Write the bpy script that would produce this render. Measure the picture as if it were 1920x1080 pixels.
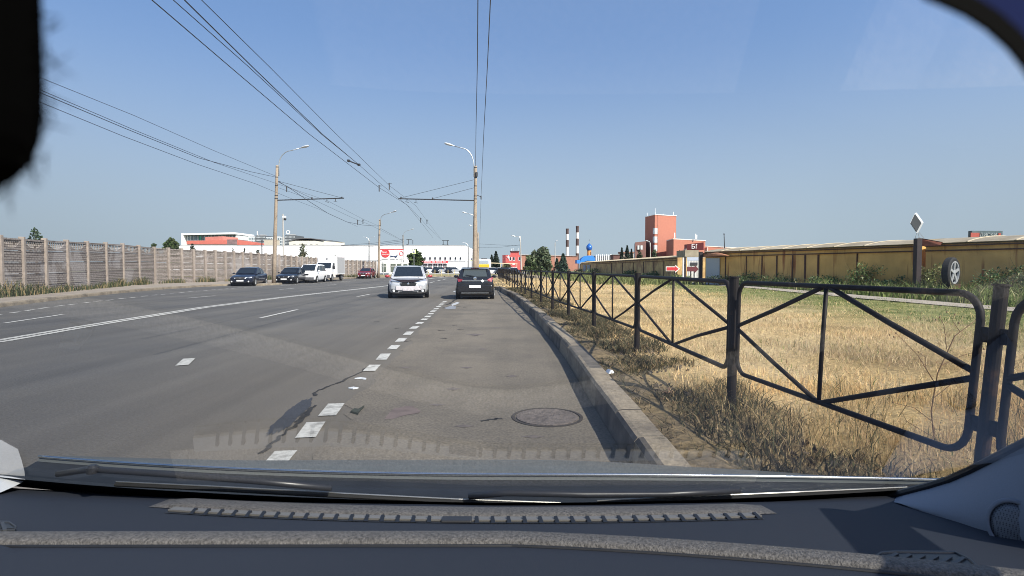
import bpy, bmesh, math, random
import numpy as np
from mathutils import Vector, Matrix, noise as mnoise

for o in list(bpy.data.objects):
    bpy.data.objects.remove(o, do_unlink=True)
scene = bpy.context.scene
COL = scene.collection
rnd = random.Random(7)
nrs = np.random.RandomState(11)
R = math.radians

# ------------------------------------------------------------------ camera
CAMZ, F, HORIZON = 1.45, 1050.0, 502.0
PITCH = math.atan((540 - HORIZON) / F)
cd = bpy.data.cameras.new('camera')
cam = bpy.data.objects.new('camera', cd); COL.objects.link(cam)
cam.location = (0, 0, CAMZ)
cam.rotation_euler = (math.pi / 2 - PITCH, 0, 0)
cd.sensor_width = 36; cd.lens = 36 * F / 1920
cd.clip_start = 0.005; cd.clip_end = 6000
cd.dof.use_dof = True; cd.dof.focus_distance = 6.0; cd.dof.aperture_fstop = 15.0
scene.camera = cam

# ------------------------------------------------------------------ light
SUN_AZ, SUN_EL = R(44), R(41)          # azimuth measured from straight behind the viewer towards the right
sv = Vector((math.sin(SUN_AZ) * math.cos(SUN_EL), -math.cos(SUN_AZ) * math.cos(SUN_EL), math.sin(SUN_EL)))
w = bpy.data.worlds.new('World'); scene.world = w; w.use_nodes = True
nt = w.node_tree; nt.nodes.clear()
sky = nt.nodes.new('ShaderNodeTexSky'); sky.sky_type = 'NISHITA'; sky.sun_disc = False
sky.sun_elevation = SUN_EL; sky.sun_rotation = math.atan2(sv.x, sv.y)
sky.air_density = 1.0; sky.dust_density = 1.0; sky.ozone_density = 3.0; sky.altitude = 200
# the low sky is sampled a little higher up and fades into pale grey summer haze at the horizon
gc_ = nt.nodes.new('ShaderNodeTexCoord'); sp_ = nt.nodes.new('ShaderNodeSeparateXYZ'); nt.links.new(gc_.outputs['Generated'], sp_.inputs[0])
zz_ = nt.nodes.new('ShaderNodeMath'); zz_.operation = 'MULTIPLY_ADD'; zz_.inputs[1].default_value = .60; zz_.inputs[2].default_value = .40; nt.links.new(sp_.outputs[2], zz_.inputs[0])
cb_ = nt.nodes.new('ShaderNodeCombineXYZ'); nt.links.new(sp_.outputs[0], cb_.inputs[0]); nt.links.new(sp_.outputs[1], cb_.inputs[1]); nt.links.new(zz_.outputs[0], cb_.inputs[2])
nm_ = nt.nodes.new('ShaderNodeVectorMath'); nm_.operation = 'NORMALIZE'; nt.links.new(cb_.outputs[0], nm_.inputs[0]); nt.links.new(nm_.outputs[0], sky.inputs['Vector'])
hr_ = nt.nodes.new('ShaderNodeValToRGB'); e_ = hr_.color_ramp.elements; e_[0].position = 0.0; e_[0].color = (1, 1, 1, 1); e_[1].position = .40; e_[1].color = (0, 0, 0, 1)
hr_.color_ramp.interpolation = 'EASE'; nt.links.new(sp_.outputs[2], hr_.inputs[0])
hm_ = nt.nodes.new('ShaderNodeMix'); hm_.data_type = 'RGBA'; nt.links.new(hr_.outputs[0], hm_.inputs[0]); nt.links.new(sky.outputs[0], hm_.inputs[6]); hm_.inputs[7].default_value = (2.14, 2.58, 2.95, 1)
bg = nt.nodes.new('ShaderNodeBackground'); bg.inputs['Strength'].default_value = 0.15
wo = nt.nodes.new('ShaderNodeOutputWorld')
nt.links.new(hm_.outputs[2], bg.inputs[0]); nt.links.new(bg.outputs[0], wo.inputs[0])
sd = bpy.data.lights.new('sun', 'SUN'); sd.energy = 5.0; sd.angle = R(0.5); sd.color = (1.0, 0.94, 0.84)
sun = bpy.data.objects.new('sun', sd); COL.objects.link(sun)
sun.rotation_euler = sv.to_track_quat('Z', 'Y').to_euler()
vs = scene.view_settings
vs.view_transform = 'Standard'; vs.look = 'None'; vs.gamma = 1.0; vs.use_curve_mapping = False
vs.exposure = 0.76
scene.cycles.use_denoising = True
scene.cycles.pixel_filter_type = 'BLACKMAN_HARRIS'; scene.cycles.filter_width = 0.95
scene.cycles.max_bounces = 6; scene.cycles.transparent_max_bounces = 16
scene.cycles.caustics_reflective = False; scene.cycles.caustics_refractive = False

# ------------------------------------------------------------------ helpers: points
SP, CP = math.sin(PITCH), math.cos(PITCH)
def ray(px, py):
    v = 540 - py
    return Vector((px - 960, F * CP + v * SP, v * CP - F * SP))
def at(px, py, Y):
    d = ray(px, py); return Vector((0, 0, CAMZ)) + d * (Y / d.y)
def G(px, py, z=0.0):
    d = ray(px, py); return Vector((0, 0, CAMZ)) + d * ((z - CAMZ) / d.z)
def lerp(a, b, t): return a + (b - a) * t
def interp(pts, y):
    if y <= pts[0][0]: return pts[0][1]
    for (a, b), (c, d) in zip(pts, pts[1:]):
        if y <= c: return b + (d - b) * (y - a) / (c - a)
    return pts[-1][1]

# ------------------------------------------------------------------ helpers: materials
def lin(c):
    return tuple(((x / 255) / 12.92 if x / 255 <= .04045 else ((x / 255 + .055) / 1.055) ** 2.4) for x in c)
MATS = {}
def mat(name, col, rough=.7, metal=0.0, var=0.0, vscale=3.0, bump=0.0, bscale=40.0, coat=0.0, spec=.5, col2=None, thr=None, attr=None, detail=6):
    """procedural principled material: colour varied by noise, optional second colour in patches, optional bump"""
    if name in MATS: return MATS[name]
    m = bpy.data.materials.new(name); m.use_nodes = True
    n = m.node_tree.nodes; l = m.node_tree.links
    p = n['Principled BSDF']
    p.inputs['Roughness'].default_value = rough; p.inputs['Metallic'].default_value = metal
    p.inputs['Coat Weight'].default_value = coat; p.inputs['Specular IOR Level'].default_value = spec
    tc = n.new('ShaderNodeTexCoord')
    c = n.new('ShaderNodeRGB'); c.outputs[0].default_value = (*col, 1); out = c.outputs[0]
    if attr:
        a = n.new('ShaderNodeVertexColor'); a.layer_name = attr; out = a.outputs[0]
    if col2 is not None:
        t = n.new('ShaderNodeTexNoise'); t.inputs['Scale'].default_value = vscale; t.inputs['Detail'].default_value = detail
        t.inputs['Roughness'].default_value = .65
        l.new(tc.outputs['Object'], t.inputs['Vector'])
        r = n.new('ShaderNodeValToRGB'); a0, a1 = thr or (.42, .6)
        r.color_ramp.elements[0].position = a0; r.color_ramp.elements[1].position = a1
        l.new(t.outputs[0], r.inputs[0])
        mx = n.new('ShaderNodeMix'); mx.data_type = 'RGBA'
        l.new(r.outputs[0], mx.inputs[0]); l.new(out, mx.inputs[6]); mx.inputs[7].default_value = (*col2, 1)
        out = mx.outputs[2]
    if var > 0:
        t = n.new('ShaderNodeTexNoise'); t.inputs['Scale'].default_value = bscale * .6; t.inputs['Detail'].default_value = 5
        l.new(tc.outputs['Object'], t.inputs['Vector'])
        mr = n.new('ShaderNodeMapRange'); mr.inputs[1].default_value = .3; mr.inputs[2].default_value = .7
        mr.inputs[3].default_value = 1 - var; mr.inputs[4].default_value = 1 + var
        l.new(t.outputs[0], mr.inputs[0])
        h = n.new('ShaderNodeHueSaturation'); l.new(mr.outputs[0], h.inputs['Value']); l.new(out, h.inputs['Color'])
        out = h.outputs[0]
    l.new(out, p.inputs['Base Color'])
    if bump > 0:
        t = n.new('ShaderNodeTexNoise'); t.inputs['Scale'].default_value = bscale; t.inputs['Detail'].default_value = 4
        l.new(tc.outputs['Object'], t.inputs['Vector'])
        b = n.new('ShaderNodeBump'); b.inputs['Strength'].default_value = bump; b.inputs['Distance'].default_value = 1.0 / bscale
        l.new(t.outputs[0], b.inputs['Height']); l.new(b.outputs[0], p.inputs['Normal'])
    MATS[name] = m
    return m

# ------------------------------------------------------------------ helpers: meshes
BASE = {}
class MB:
    def __init__(s): s.v = []; s.f = []
    def add(s, vs, fs):
        k = len(s.v); s.v += [tuple(x) for x in vs]; s.f += [tuple(i + k for i in f) for f in fs]
    def box(s, c, size, rot=0.0, M=None):
        x, y, z = (a / 2 for a in size)
        vs = [Vector((i * x, j * y, k * z)) for k in (-1, 1) for j in (-1, 1) for i in (-1, 1)]
        if rot: vs = [Matrix.Rotation(rot, 3, 'Z') @ q for q in vs]
        if M: vs = [M @ q for q in vs]
        c = Vector(c)
        s.add([q + c for q in vs], [(0, 2, 3, 1), (4, 5, 7, 6), (0, 1, 5, 4), (2, 6, 7, 3), (0, 4, 6, 2), (1, 3, 7, 5)])
    def bar(s, a, b, wd, ht, up=(0, 0, 1)):
        a, b = Vector(a), Vector(b); d = (b - a)
        if d.length < 1e-6: return
        t = d.normalized(); u = Vector(up)
        sd_ = t.cross(u)
        if sd_.length < 1e-4: sd_ = t.cross(Vector((1, 0, 0)))
        sd_.normalize(); u = sd_.cross(t)
        vs = [p + sd_ * (i * wd / 2) + u * (j * ht / 2) for p in (a, b) for j in (-1, 1) for i in (-1, 1)]
        s.add(vs, [(0, 2, 3, 1), (4, 5, 7, 6), (0, 1, 5, 4), (2, 6, 7, 3), (0, 4, 6, 2), (1, 3, 7, 5)])
    def tube(s, pts, r, n=8, cap=True):
        pts = [Vector(p) for p in pts]
        rs = r if isinstance(r, (list, tuple)) else [r] * len(pts)
        prev = None; base = len(s.v); rings = []
        for i, p in enumerate(pts):
            t = (pts[min(i + 1, len(pts) - 1)] - pts[max(i - 1, 0)]).normalized()
            if prev is None:
                u = t.cross(Vector((0, 0, 1)))
                if u.length < .05: u = t.cross(Vector((1, 0, 0)))
            else:
                u = prev - t * prev.dot(t)
            u.normalize(); v = t.cross(u); prev = u
            s.v += [tuple(p + (u * math.cos(2 * math.pi * k / n) + v * math.sin(2 * math.pi * k / n)) * rs[i]) for k in range(n)]
            rings.append(base + i * n)
        for a, b in zip(rings, rings[1:]):
            for k in range(n):
                s.f.append((a + k, a + (k + 1) % n, b + (k + 1) % n, b + k))
        if cap:
            s.f.append(tuple(rings[0] + k for k in reversed(range(n))))
            s.f.append(tuple(rings[-1] + k for k in range(n)))
    def prism(s, plan, z0, z1):
        """plan: list of (x,y); z1 may be a list per point"""
        k = len(plan); zt = z1 if isinstance(z1, (list, tuple)) else [z1] * k
        zb = z0 if isinstance(z0, (list, tuple)) else [z0] * k
        area = sum(plan[i][0] * plan[(i + 1) % k][1] - plan[(i + 1) % k][0] * plan[i][1] for i in range(k))
        idx = list(range(k)) if area > 0 else list(reversed(range(k)))
        vs = [(plan[i][0], plan[i][1], zb[i]) for i in idx] + [(plan[i][0], plan[i][1], zt[i]) for i in idx]
        fs = [tuple(reversed(range(k))), tuple(range(k, 2 * k))] + [(i, (i + 1) % k, k + (i + 1) % k, k + i) for i in range(k)]
        s.add(vs, fs)
    def slab(s, poly, nrm, th):
        """closed 3D polygon extruded along nrm by th"""
        poly = [Vector(p) for p in poly]; k = len(poly); nrm = Vector(nrm).normalized() * th
        s.add(poly + [p + nrm for p in poly], [tuple(reversed(range(k))), tuple(range(k, 2 * k))] + [(i, (i + 1) % k, k + (i + 1) % k, k + i) for i in range(k)])
    def lathe(s, prof, c=(0, 0, 0), n=16, M=None, cap=True):
        c = Vector(c); base = len(s.v)
        for (r, z) in prof:
            for k in range(n):
                p = Vector((r * math.cos(2 * math.pi * k / n), r * math.sin(2 * math.pi * k / n), z))
                if M: p = M @ p
                s.v.append(tuple(p + c))
        for i in range(len(prof) - 1):
            for k in range(n):
                a = base + i * n; b = a + n
                s.f.append((a + k, a + (k + 1) % n, b + (k + 1) % n, b + k))
        if cap:
            s.f.append(tuple(base + k for k in reversed(range(n))))
            s.f.append(tuple(base + (len(prof) - 1) * n + k for k in range(n)))
    def grid(s, rows):
        nr, nc = len(rows), len(rows[0]); base = len(s.v)
        for r_ in rows: s.v += [tuple(p) for p in r_]
        for i in range(nr - 1):
            for j in range(nc - 1):
                a = base + i * nc + j
                s.f.append((a, a + 1, a + nc + 1, a + nc))
    def build(s, name, m, parent=None, smooth=False, world=True, bevel=0.0, subsurf=0, fixn=True):
        me = bpy.data.meshes.new(name)
        off = Vector(BASE[parent.name]) if (parent is not None and world and parent.name in BASE) else Vector((0, 0, 0))
        me.from_pydata([tuple(Vector(v) - off) for v in s.v], [], s.f)
        if fixn:
            b = bmesh.new(); b.from_mesh(me); bmesh.ops.recalc_face_normals(b, faces=b.faces); b.to_mesh(me); b.free()
        me.update()
        if smooth: me.polygons.foreach_set('use_smooth', [True] * len(me.polygons))
        o = bpy.data.objects.new(name, me); COL.objects.link(o)
        me.materials.append(m)
        if parent is not None:
            o.parent = parent
            if world and parent.name in BASE: BASE[o.name] = BASE[parent.name]
        if bevel > 0:
            mo = o.modifiers.new('bevel', 'BEVEL'); mo.width = bevel; mo.segments = 2; mo.limit_method = 'ANGLE'; mo.angle_limit = R(35)
        if subsurf:
            mo = o.modifiers.new('sub', 'SUBSURF'); mo.levels = subsurf; mo.render_levels = subsurf
        return o

def tag(o, label=None, cat=None, group=None, kind=None):
    if label: o['label'] = label
    if cat: o['category'] = cat
    if group: o['group'] = group
    if kind: o['kind'] = kind
    return o
def thing(name, loc, label, cat, group=None, rz=0.0, world=True):
    o = bpy.data.objects.new(name, None); COL.objects.link(o)
    o.location = loc; o.rotation_euler = (0, 0, rz); o.empty_display_size = .2
    if world and rz == 0: BASE[o.name] = tuple(loc)
    return tag(o, label, cat, group)
def copy_tree(o, parent=None):
    c = o.copy(); COL.objects.link(c)
    if parent is not None: c.parent = parent
    for ch in list(o.children): copy_tree(ch, c)
    return c
def text_mesh(body, size, extrude=.004):
    """letters as (verts, faces) in the xz plane, centred"""
    cu = bpy.data.curves.new('letters', 'FONT'); cu.body = body; cu.size = size; cu.extrude = extrude
    cu.align_x = 'CENTER'; cu.align_y = 'CENTER'
    ob = bpy.data.objects.new('letters', cu); COL.objects.link(ob)
    dg = bpy.context.evaluated_depsgraph_get(); me = bpy.data.meshes.new_from_object(ob.evaluated_get(dg))
    vs = [Vector((v.co.x, -v.co.z, v.co.y)) for v in me.vertices]; fs = [tuple(p.vertices) for p in me.polygons]
    bpy.data.objects.remove(ob, do_unlink=True); bpy.data.curves.remove(cu); bpy.data.meshes.remove(me)
    return vs, fs
def add_text(mb, body, size, pos, rz=0.0, extrude=.004, sx=1.0):
    vs, fs = text_mesh(body, size, extrude); M = Matrix.Rotation(rz, 3, 'Z')
    mb.add([M @ Vector((v.x * sx, v.y, v.z)) + Vector(pos) for v in vs], fs)

def cards(centers, size, cols, name, m, parent=None, upbias=0.3, tri=False, aspect=1.0):
    """many leaf-sized quads (numpy): centers (n,3), size (n,), cols (n,3)"""
    n = len(centers)
    a = nrs.normal(size=(n, 3)); a[:, 2] *= (1 - upbias); a /= np.linalg.norm(a, axis=1)[:, None]
    b = nrs.normal(size=(n, 3)); b -= a * (a * b).sum(1)[:, None]; b /= np.linalg.norm(b, axis=1)[:, None]
    s = size[:, None]
    if tri: P = np.stack([centers - a * s, centers + b * s * aspect, centers + a * s], 1); k = 3
    else: P = np.stack([centers - a * s, centers - b * s * aspect, centers + a * s, centers + b * s * aspect], 1); k = 4
    return mesh_np(P, k, np.repeat(cols, k, 0), name, m, parent)
def mesh_np(P, k, vcols, name, m, parent=None):
    n = P.shape[0]
    me = bpy.data.meshes.new(name)
    off = np.array(BASE[parent.name]) if (parent is not None and parent.name in BASE) else np.zeros(3)
    V = (P - off).reshape(-1, 3)
    me.vertices.add(len(V)); me.vertices.foreach_set('co', V.astype(np.float32).ravel())
    me.loops.add(n * k); me.loops.foreach_set('vertex_index', np.arange(n * k, dtype=np.int32))
    me.polygons.add(n); me.polygons.foreach_set('loop_start', (np.arange(n) * k).astype(np.int32))
    try: me.polygons.foreach_set('loop_total', np.full(n, k, dtype=np.int32))
    except Exception: pass
    ca = me.color_attributes.new('tint', 'FLOAT_COLOR', 'POINT')
    ca.data.foreach_set('color', np.concatenate([vcols, np.ones((len(vcols), 1))], 1).astype(np.float32).ravel())
    me.update(calc_edges=True)
    me.materials.append(m)
    o = bpy.data.objects.new(name, me); COL.objects.link(o)
    if parent is not None: o.parent = parent
    return o

def leaf_mat(name, rough=.6, trans=.25):
    if name in MATS: return MATS[name]
    m = bpy.data.materials.new(name); m.use_nodes = True; n = m.node_tree.nodes; l = m.node_tree.links
    p = n['Principled BSDF']; p.inputs['Roughness'].default_value = rough; p.inputs['Specular IOR Level'].default_value = .3
    a = n.new('ShaderNodeVertexColor'); a.layer_name = 'tint'; l.new(a.outputs[0], p.inputs['Base Color'])
    t = n.new('ShaderNodeBsdfTranslucent'); l.new(a.outputs[0], t.inputs[0])
    mx = n.new('ShaderNodeMixShader'); mx.inputs[0].default_value = trans
    l.new(p.outputs[0], mx.inputs[1]); l.new(t.outputs[0], mx.inputs[2]); l.new(mx.outputs[0], n['Material Output'].inputs[0])
    MATS[name] = m; return m
LEAF = leaf_mat('leaves')

# palette
M_asph = mat('asphalt', (.094, .090, .085), .9, var=.34, bump=.4, bscale=70, col2=(.128, .118, .104), vscale=.28, thr=(.4, .68))
M_dusty = mat('dusty_asphalt', (.165, .141, .110), .95, var=.3, bump=.4, bscale=70, col2=(.120, .104, .084), vscale=.7, thr=(.42, .66))
M_paint = mat('road_paint', (.52, .51, .475), .8, var=.2, bscale=30, col2=(.24, .23, .21), vscale=6, thr=(.52, .70))
M_kerb = mat('kerb_concrete', (.285, .235, .17), .9, var=.2, bump=.4, bscale=35, col2=(.17, .14, .105), vscale=1.6)
M_pave = mat('pavement', (.34, .29, .235), .95, var=.14, bump=.2, bscale=30, col2=(.27, .23, .19), vscale=.8)
M_conc = mat('pole_concrete', (.33, .265, .20), .9, var=.14, bump=.2, bscale=22, col2=(.25, .195, .145), vscale=2.2)
M_white = mat('white_wall', (.84, .84, .84), .7, var=.03, bscale=3)
M_black = mat('black_plastic', (.012, .012, .013), .45, var=.1)
M_rubber = mat('rubber', (.018, .018, .018), .85, var=.1)
M_glass = mat('dark_glass', (.015, .02, .026), .06, spec=.9, var=.05)
M_chrome = mat('bright_metal', (.72, .73, .74), .2, 1.0, var=.05)
M_galv = mat('galvanised', (.55, .57, .58), .4, .7, var=.1, bscale=10)
M_dkmetal = mat('dark_metal', (.05, .05, .055), .55, .4, var=.2, bscale=12)
M_wire = mat('wire', (.035, .04, .06), .6, var=.1)
M_plate = mat('plate_white', (.78, .78, .78), .5, var=.02)
M_redlens = mat('red_lens', (.30, .045, .06), .3, coat=.5, var=.05)
M_lens = mat('lamp_lens', (.75, .77, .80), .12, coat=.8, var=.03)
def streaks(m, amt):
    n = m.node_tree.nodes; l = m.node_tree.links; p = n['Principled BSDF']; src = p.inputs['Base Color'].links[0].from_socket
    tc = n.new('ShaderNodeTexCoord'); mp = n.new('ShaderNodeMapping'); mp.inputs['Scale'].default_value = (1.1, .045, 1); l.new(tc.outputs['Object'], mp.inputs[0])
    t = n.new('ShaderNodeTexNoise'); t.inputs['Scale'].default_value = 1.0; t.inputs['Detail'].default_value = 6; t.inputs['Roughness'].default_value = .6; l.new(mp.outputs[0], t.inputs['Vector'])
    mr = n.new('ShaderNodeMapRange'); mr.inputs[1].default_value = .35; mr.inputs[2].default_value = .65; mr.inputs[3].default_value = 1 - amt; mr.inputs[4].default_value = 1 + amt; l.new(t.outputs[0], mr.inputs[0])
    h = n.new('ShaderNodeHueSaturation'); l.new(mr.outputs[0], h.inputs['Value']); l.new(src, h.inputs['Color']); l.new(h.outputs[0], p.inputs['Base Color'])
def dust_drift(m):
    n = m.node_tree.nodes; l = m.node_tree.links; p = n['Principled BSDF']; src = p.inputs['Base Color'].links[0].from_socket
    tc = n.new('ShaderNodeTexCoord'); sx = n.new('ShaderNodeSeparateXYZ'); l.new(tc.outputs['Object'], sx.inputs[0])
    t = n.new('ShaderNodeTexNoise'); t.inputs['Scale'].default_value = .5; t.inputs['Detail'].default_value = 6; l.new(tc.outputs['Object'], t.inputs['Vector'])
    ad = n.new('ShaderNodeMath'); ad.operation = 'MULTIPLY_ADD'; l.new(t.outputs[0], ad.inputs[0]); ad.inputs[1].default_value = 3.5; l.new(sx.outputs[0], ad.inputs[2])
    mr = n.new('ShaderNodeMapRange'); mr.inputs[1].default_value = -4.2; mr.inputs[2].default_value = .8; mr.inputs[4].default_value = .85; l.new(ad.outputs[0], mr.inputs[0])
    mx = n.new('ShaderNodeMix'); mx.data_type = 'RGBA'; l.new(mr.outputs[0], mx.inputs[0]); l.new(src, mx.inputs[6]); mx.inputs[7].default_value = (.150, .128, .100, 1); l.new(mx.outputs[2], p.inputs['Base Color'])
dust_drift(M_asph)
streaks(M_asph, .16); streaks(M_dusty, .10)

# ------------------------------------------------------------------ the ground, road, kerbs
def xs_(pts): return pts
KERB = [(-8, .72), (3, .84), (4.1, .86), (6.1, .85), (8.85, .85), (12, .75), (16, .62), (22, .30), (27, -.03), (33, -.62), (36.5, -1.0), (38.2, -3.5), (40, -3.75), (62, -4.7), (72, -3.0), (80, 2.0), (85, 12), (88, 40)]
def smooth_poly(pts, n=4):
    out = []
    for i in range(len(pts) - 1):
        p0 = pts[max(i - 1, 0)]; p1 = pts[i]; p2 = pts[i + 1]; p3 = pts[min(i + 2, len(pts) - 1)]
        for k in range(n):
            t = k / n
            out.append(tuple(.5 * ((2 * b) + (-a + c) * t + (2 * a - 5 * b + 4 * c - d) * t * t + (-a + 3 * b - 3 * c + d) * t ** 3) for a, b, c, d in zip(p0, p1, p2, p3)))
    out.append(pts[-1]); return out
kerb_right = [Vector((x, y, 0)) for (y, x) in KERB]
kerb_left = [Vector(p + (0,)) for p in [(-12.5, -8), (-15.2, 8), (-17.2, 16), (-18.7, 20.4), (-20.6, 25.8), (-22.1, 31), (-23.3, 37), (-23.4, 42), (-23.0, 44.6), (-20.2, 45.6), (-19.9, 48.6), (-21.8, 49.8), (-21.9, 60), (-21.5, 75), (-19.5, 83), (-13, 88), (-6, 93), (4, 99), (16, 106), (40, 116)]]

g = MB(); S = 4000
g.add([(-S, -S, -.12), (S, -S, -.12), (S, S, -.12), (-S, S, -.12)], [(0, 1, 2, 3)])
tag(g.build('ground', mat('far_ground', (.20, .17, .11), .95, var=.2, bscale=.5, col2=(.11, .13, .06), vscale=.02)), kind='structure')

def ribbon(A, B, z, name, m, kind='structure'):
    b = MB(); n = min(len(A), len(B)); b.add([(a.x, a.y, z) for a in A] + [(c.x, c.y, z) for c in B], [])
    b.f = []
    return b
road = MB()
poly = [(p.x, p.y) for p in kerb_left] + [(p.x, p.y) for p in reversed(kerb_right)]
road.prism(poly, -.3, 0.0)
o = road.build('road', M_asph); tag(o, kind='structure')

# parking lane along the right kerb, dusty
EDGE = [(-8, -1.62), (4.3, -1.66), (5.7, -1.77), (8, -1.96), (11.1, -2.12), (13.6, -2.25), (20, -2.6), (26, -2.82), (36.5, -3.35), (38, -3.45)]
lane = MB(); ys = np.linspace(-6, 37.4, 220)
lane.grid([[(interp(EDGE, y) + .12 + .22 * mnoise.noise(Vector((y * .9, 3, 0))) + .10 * mnoise.noise(Vector((y * 4.3, 7, 0))), y, .004) for y in ys], [(lerp(interp(EDGE, y), interp(KERB, y), .5), y, .004) for y in ys], [(interp(KERB, y), y, .004) for y in ys]])
tag(lane.build('parking_lane', M_dusty), kind='structure')

def offset_poly(P, d):
    out = []
    for i, p in enumerate(P):
        a = P[max(i - 1, 0)]; b = P[min(i + 1, len(P) - 1)]
        t = (b - a); t.z = 0; t.normalize(); out.append(p + Vector((t.y, -t.x, 0)) * d)
    return out
def resample(P, step):
    out = [P[0].copy()]; acc = 0
    for a, b in zip(P, P[1:]):
        L = (b - a).length; pos = step - acc
        while pos <= L:
            out.append(a.lerp(b, pos / L)); pos += step
        acc = (acc + L) % step
    return out
def kerb(P, name, side, h, wd):
    b = MB(); pts = resample(P, 1.0)
    for a, c in zip(pts, pts[1:]):
        t = (c - a).normalized(); n_ = Vector((t.y, -t.x, 0)) * side
        jit = rnd.uniform(-.004, .004); jh = rnd.uniform(-.005, .005)
        a2, c2 = a + t * .003, c - t * .003
        lo = .05
        prof = [(0.0 + jit, -.05), (lo * .6 + jit, h - .035 + jh), (lo * .8 + .015 + jit, h - .008 + jh), (lo + .04 + jit, h + jh), (wd + jit, h + jh), (wd + jit, -.05)]
        vs = [p + n_ * o_ + Vector((0, 0, z)) for p in (a2, c2) for (o_, z) in prof]; k = len(prof)
        b.add(vs, [(i, i + 1, k + i + 1, k + i) for i in range(k - 1)] + [tuple(range(k)), tuple(reversed(range(k, 2 * k)))])
    o = b.build(name, M_kerb, fixn=False)
    bm_ = bmesh.new(); bm_.from_mesh(o.data); bmesh.ops.recalc_face_normals(bm_, faces=bm_.faces); bm_.to_mesh(o.data); bm_.free()
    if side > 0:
        o.data.materials.append(mat('kerb_face_shade', (.085, .075, .064), .95, var=.25, bscale=9, col2=(.14, .12, .10), vscale=2.5))  # shade on the road-side kerb face, painted as a darker mottled colour
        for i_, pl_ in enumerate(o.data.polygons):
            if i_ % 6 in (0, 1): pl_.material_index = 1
    return tag(o, kind='structure')
kr = [Vector((x, y, 0)) for (x, y) in smooth_poly([(p.x, p.y) for p in kerb_right], 4)]
KH = .235
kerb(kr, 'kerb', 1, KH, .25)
kl = [Vector((x, y, 0)) for (x, y) in smooth_poly([(p.x, p.y) for p in kerb_left], 3)]
kerb(kl, 'kerb', -1, .15, .22)

# ---- verge and field on the right, path, left pavement
def field_z(x, y):
    return .15 + .03 * mnoise.noise(Vector((x * .5, y * .5, 0))) + .02 * mnoise.noise(Vector((x * 1.7, y * 1.7, 3)))
xsR = [.25, .45, .7, 1.0, 1.4, 1.9, 2.5, 3.2, 4, 5, 6.5, 8, 10, 12, 14, 16, 18, 20, 23, 27, 32, 40, 60, 120]
ysR = list(np.concatenate([np.arange(-6, 12, .4), np.arange(12, 40, 1.0), np.arange(40, 72, 2.0)]))
fld = MB(); rows = []
for y in ysR:
    kx = interp(KERB, y)
    rows.append([(kx + dx, y, (field_z(kx + dx, y) if dx > .5 else KH - .012 - (0.03 if dx < .3 else 0))) for dx in xsR])
fld.grid(rows)
def field_mat():
    m = bpy.data.materials.new('dry_field'); m.use_nodes = True; n = m.node_tree.nodes; l = m.node_tree.links
    p = n['Principled BSDF']; p.inputs['Roughness'].default_value = .95; p.inputs['Specular IOR Level'].default_value = .15
    tc = n.new('ShaderNodeTexCoord')
    def noise_(s, d=6):
        t = n.new('ShaderNodeTexNoise'); t.inputs['Scale'].default_value = s; t.inputs['Detail'].default_value = d; l.new(tc.outputs['Object'], t.inputs['Vector']); return t.outputs[0]
    def ramp(i, stops):
        r = n.new('ShaderNodeValToRGB'); e = r.color_ramp.elements
        while len(e) < len(stops): e.new(.5)
        for k, (pos, c) in enumerate(stops): e[k].position = pos; e[k].color = (*c, 1)
        l.new(i, r.inputs[0]); return r.outputs[0]
    def mixc(fac, a, b):
        mx = n.new('ShaderNodeMix'); mx.data_type = 'RGBA'; l.new(fac, mx.inputs[0]); l.new(a, mx.inputs[6]); l.new(b, mx.inputs[7]); return mx.outputs[2]
    straw = ramp(noise_(.45), [(.32, (.34, .24, .11)), (.5, (.56, .41, .20)), (.7, (.66, .50, .28))])
    fine = ramp(noise_(22), [(.3, (.45, .45, .45)), (.7, (1.15, 1.15, 1.15))])
    mm = n.new('ShaderNodeMix'); mm.data_type = 'RGBA'; mm.blend_type = 'MULTIPLY'; mm.inputs[0].default_value = 1
    l.new(straw, mm.inputs[6]); l.new(fine, mm.inputs[7]); straw = mm.outputs[2]
    soil = ramp(noise_(9), [(.35, (.045, .036, .026)), (.62, (.17, .13, .085))])
    green = ramp(noise_(3), [(.35, (.10, .13, .035)), (.65, (.30, .28, .11))])
    sx = n.new('ShaderNodeSeparateXYZ'); l.new(tc.outputs['Object'], sx.inputs[0])
    # green growth towards the path and beyond it
    ad = n.new('ShaderNodeMath'); ad.operation = 'MULTIPLY_ADD'; l.new(noise_(.6), ad.inputs[0]); ad.inputs[1].default_value = 6.0; l.new(sx.outputs[0], ad.inputs[2])
    mr = n.new('ShaderNodeMapRange'); mr.inputs[1].default_value = 10.0; mr.inputs[2].default_value = 14.5; l.new(ad.outputs[0], mr.inputs[0])
    c = mixc(mr.outputs[0], straw, green)
    # bare soil strip along the kerb
    at_ = n.new('ShaderNodeAttribute'); at_.attribute_name = 'soil'
    nz = n.new('ShaderNodeMath'); nz.operation = 'MULTIPLY_ADD'; l.new(noise_(2.2), nz.inputs[0]); nz.inputs[1].default_value = 1.3; nz.inputs[2].default_value = -.65
    s2 = n.new('ShaderNodeMath'); s2.operation = 'ADD'; s2.use_clamp = True; l.new(at_.outputs['Fac'], s2.inputs[0]); l.new(nz.outputs[0], s2.inputs[1])
    c = mixc(s2.outputs[0], c, soil)
    l.new(c, p.inputs['Base Color'])
    b = n.new('ShaderNodeBump'); b.inputs['Strength'].default_value = .6; b.inputs['Distance'].default_value = .05; l.new(noise_(14), b.inputs['Height']); l.new(b.outputs[0], p.inputs['Normal'])
    return m
o = fld.build('field', field_mat(), smooth=True); tag(o, kind='structure')
fa = o.data.attributes.new('soil', 'FLOAT', 'POINT')
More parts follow.
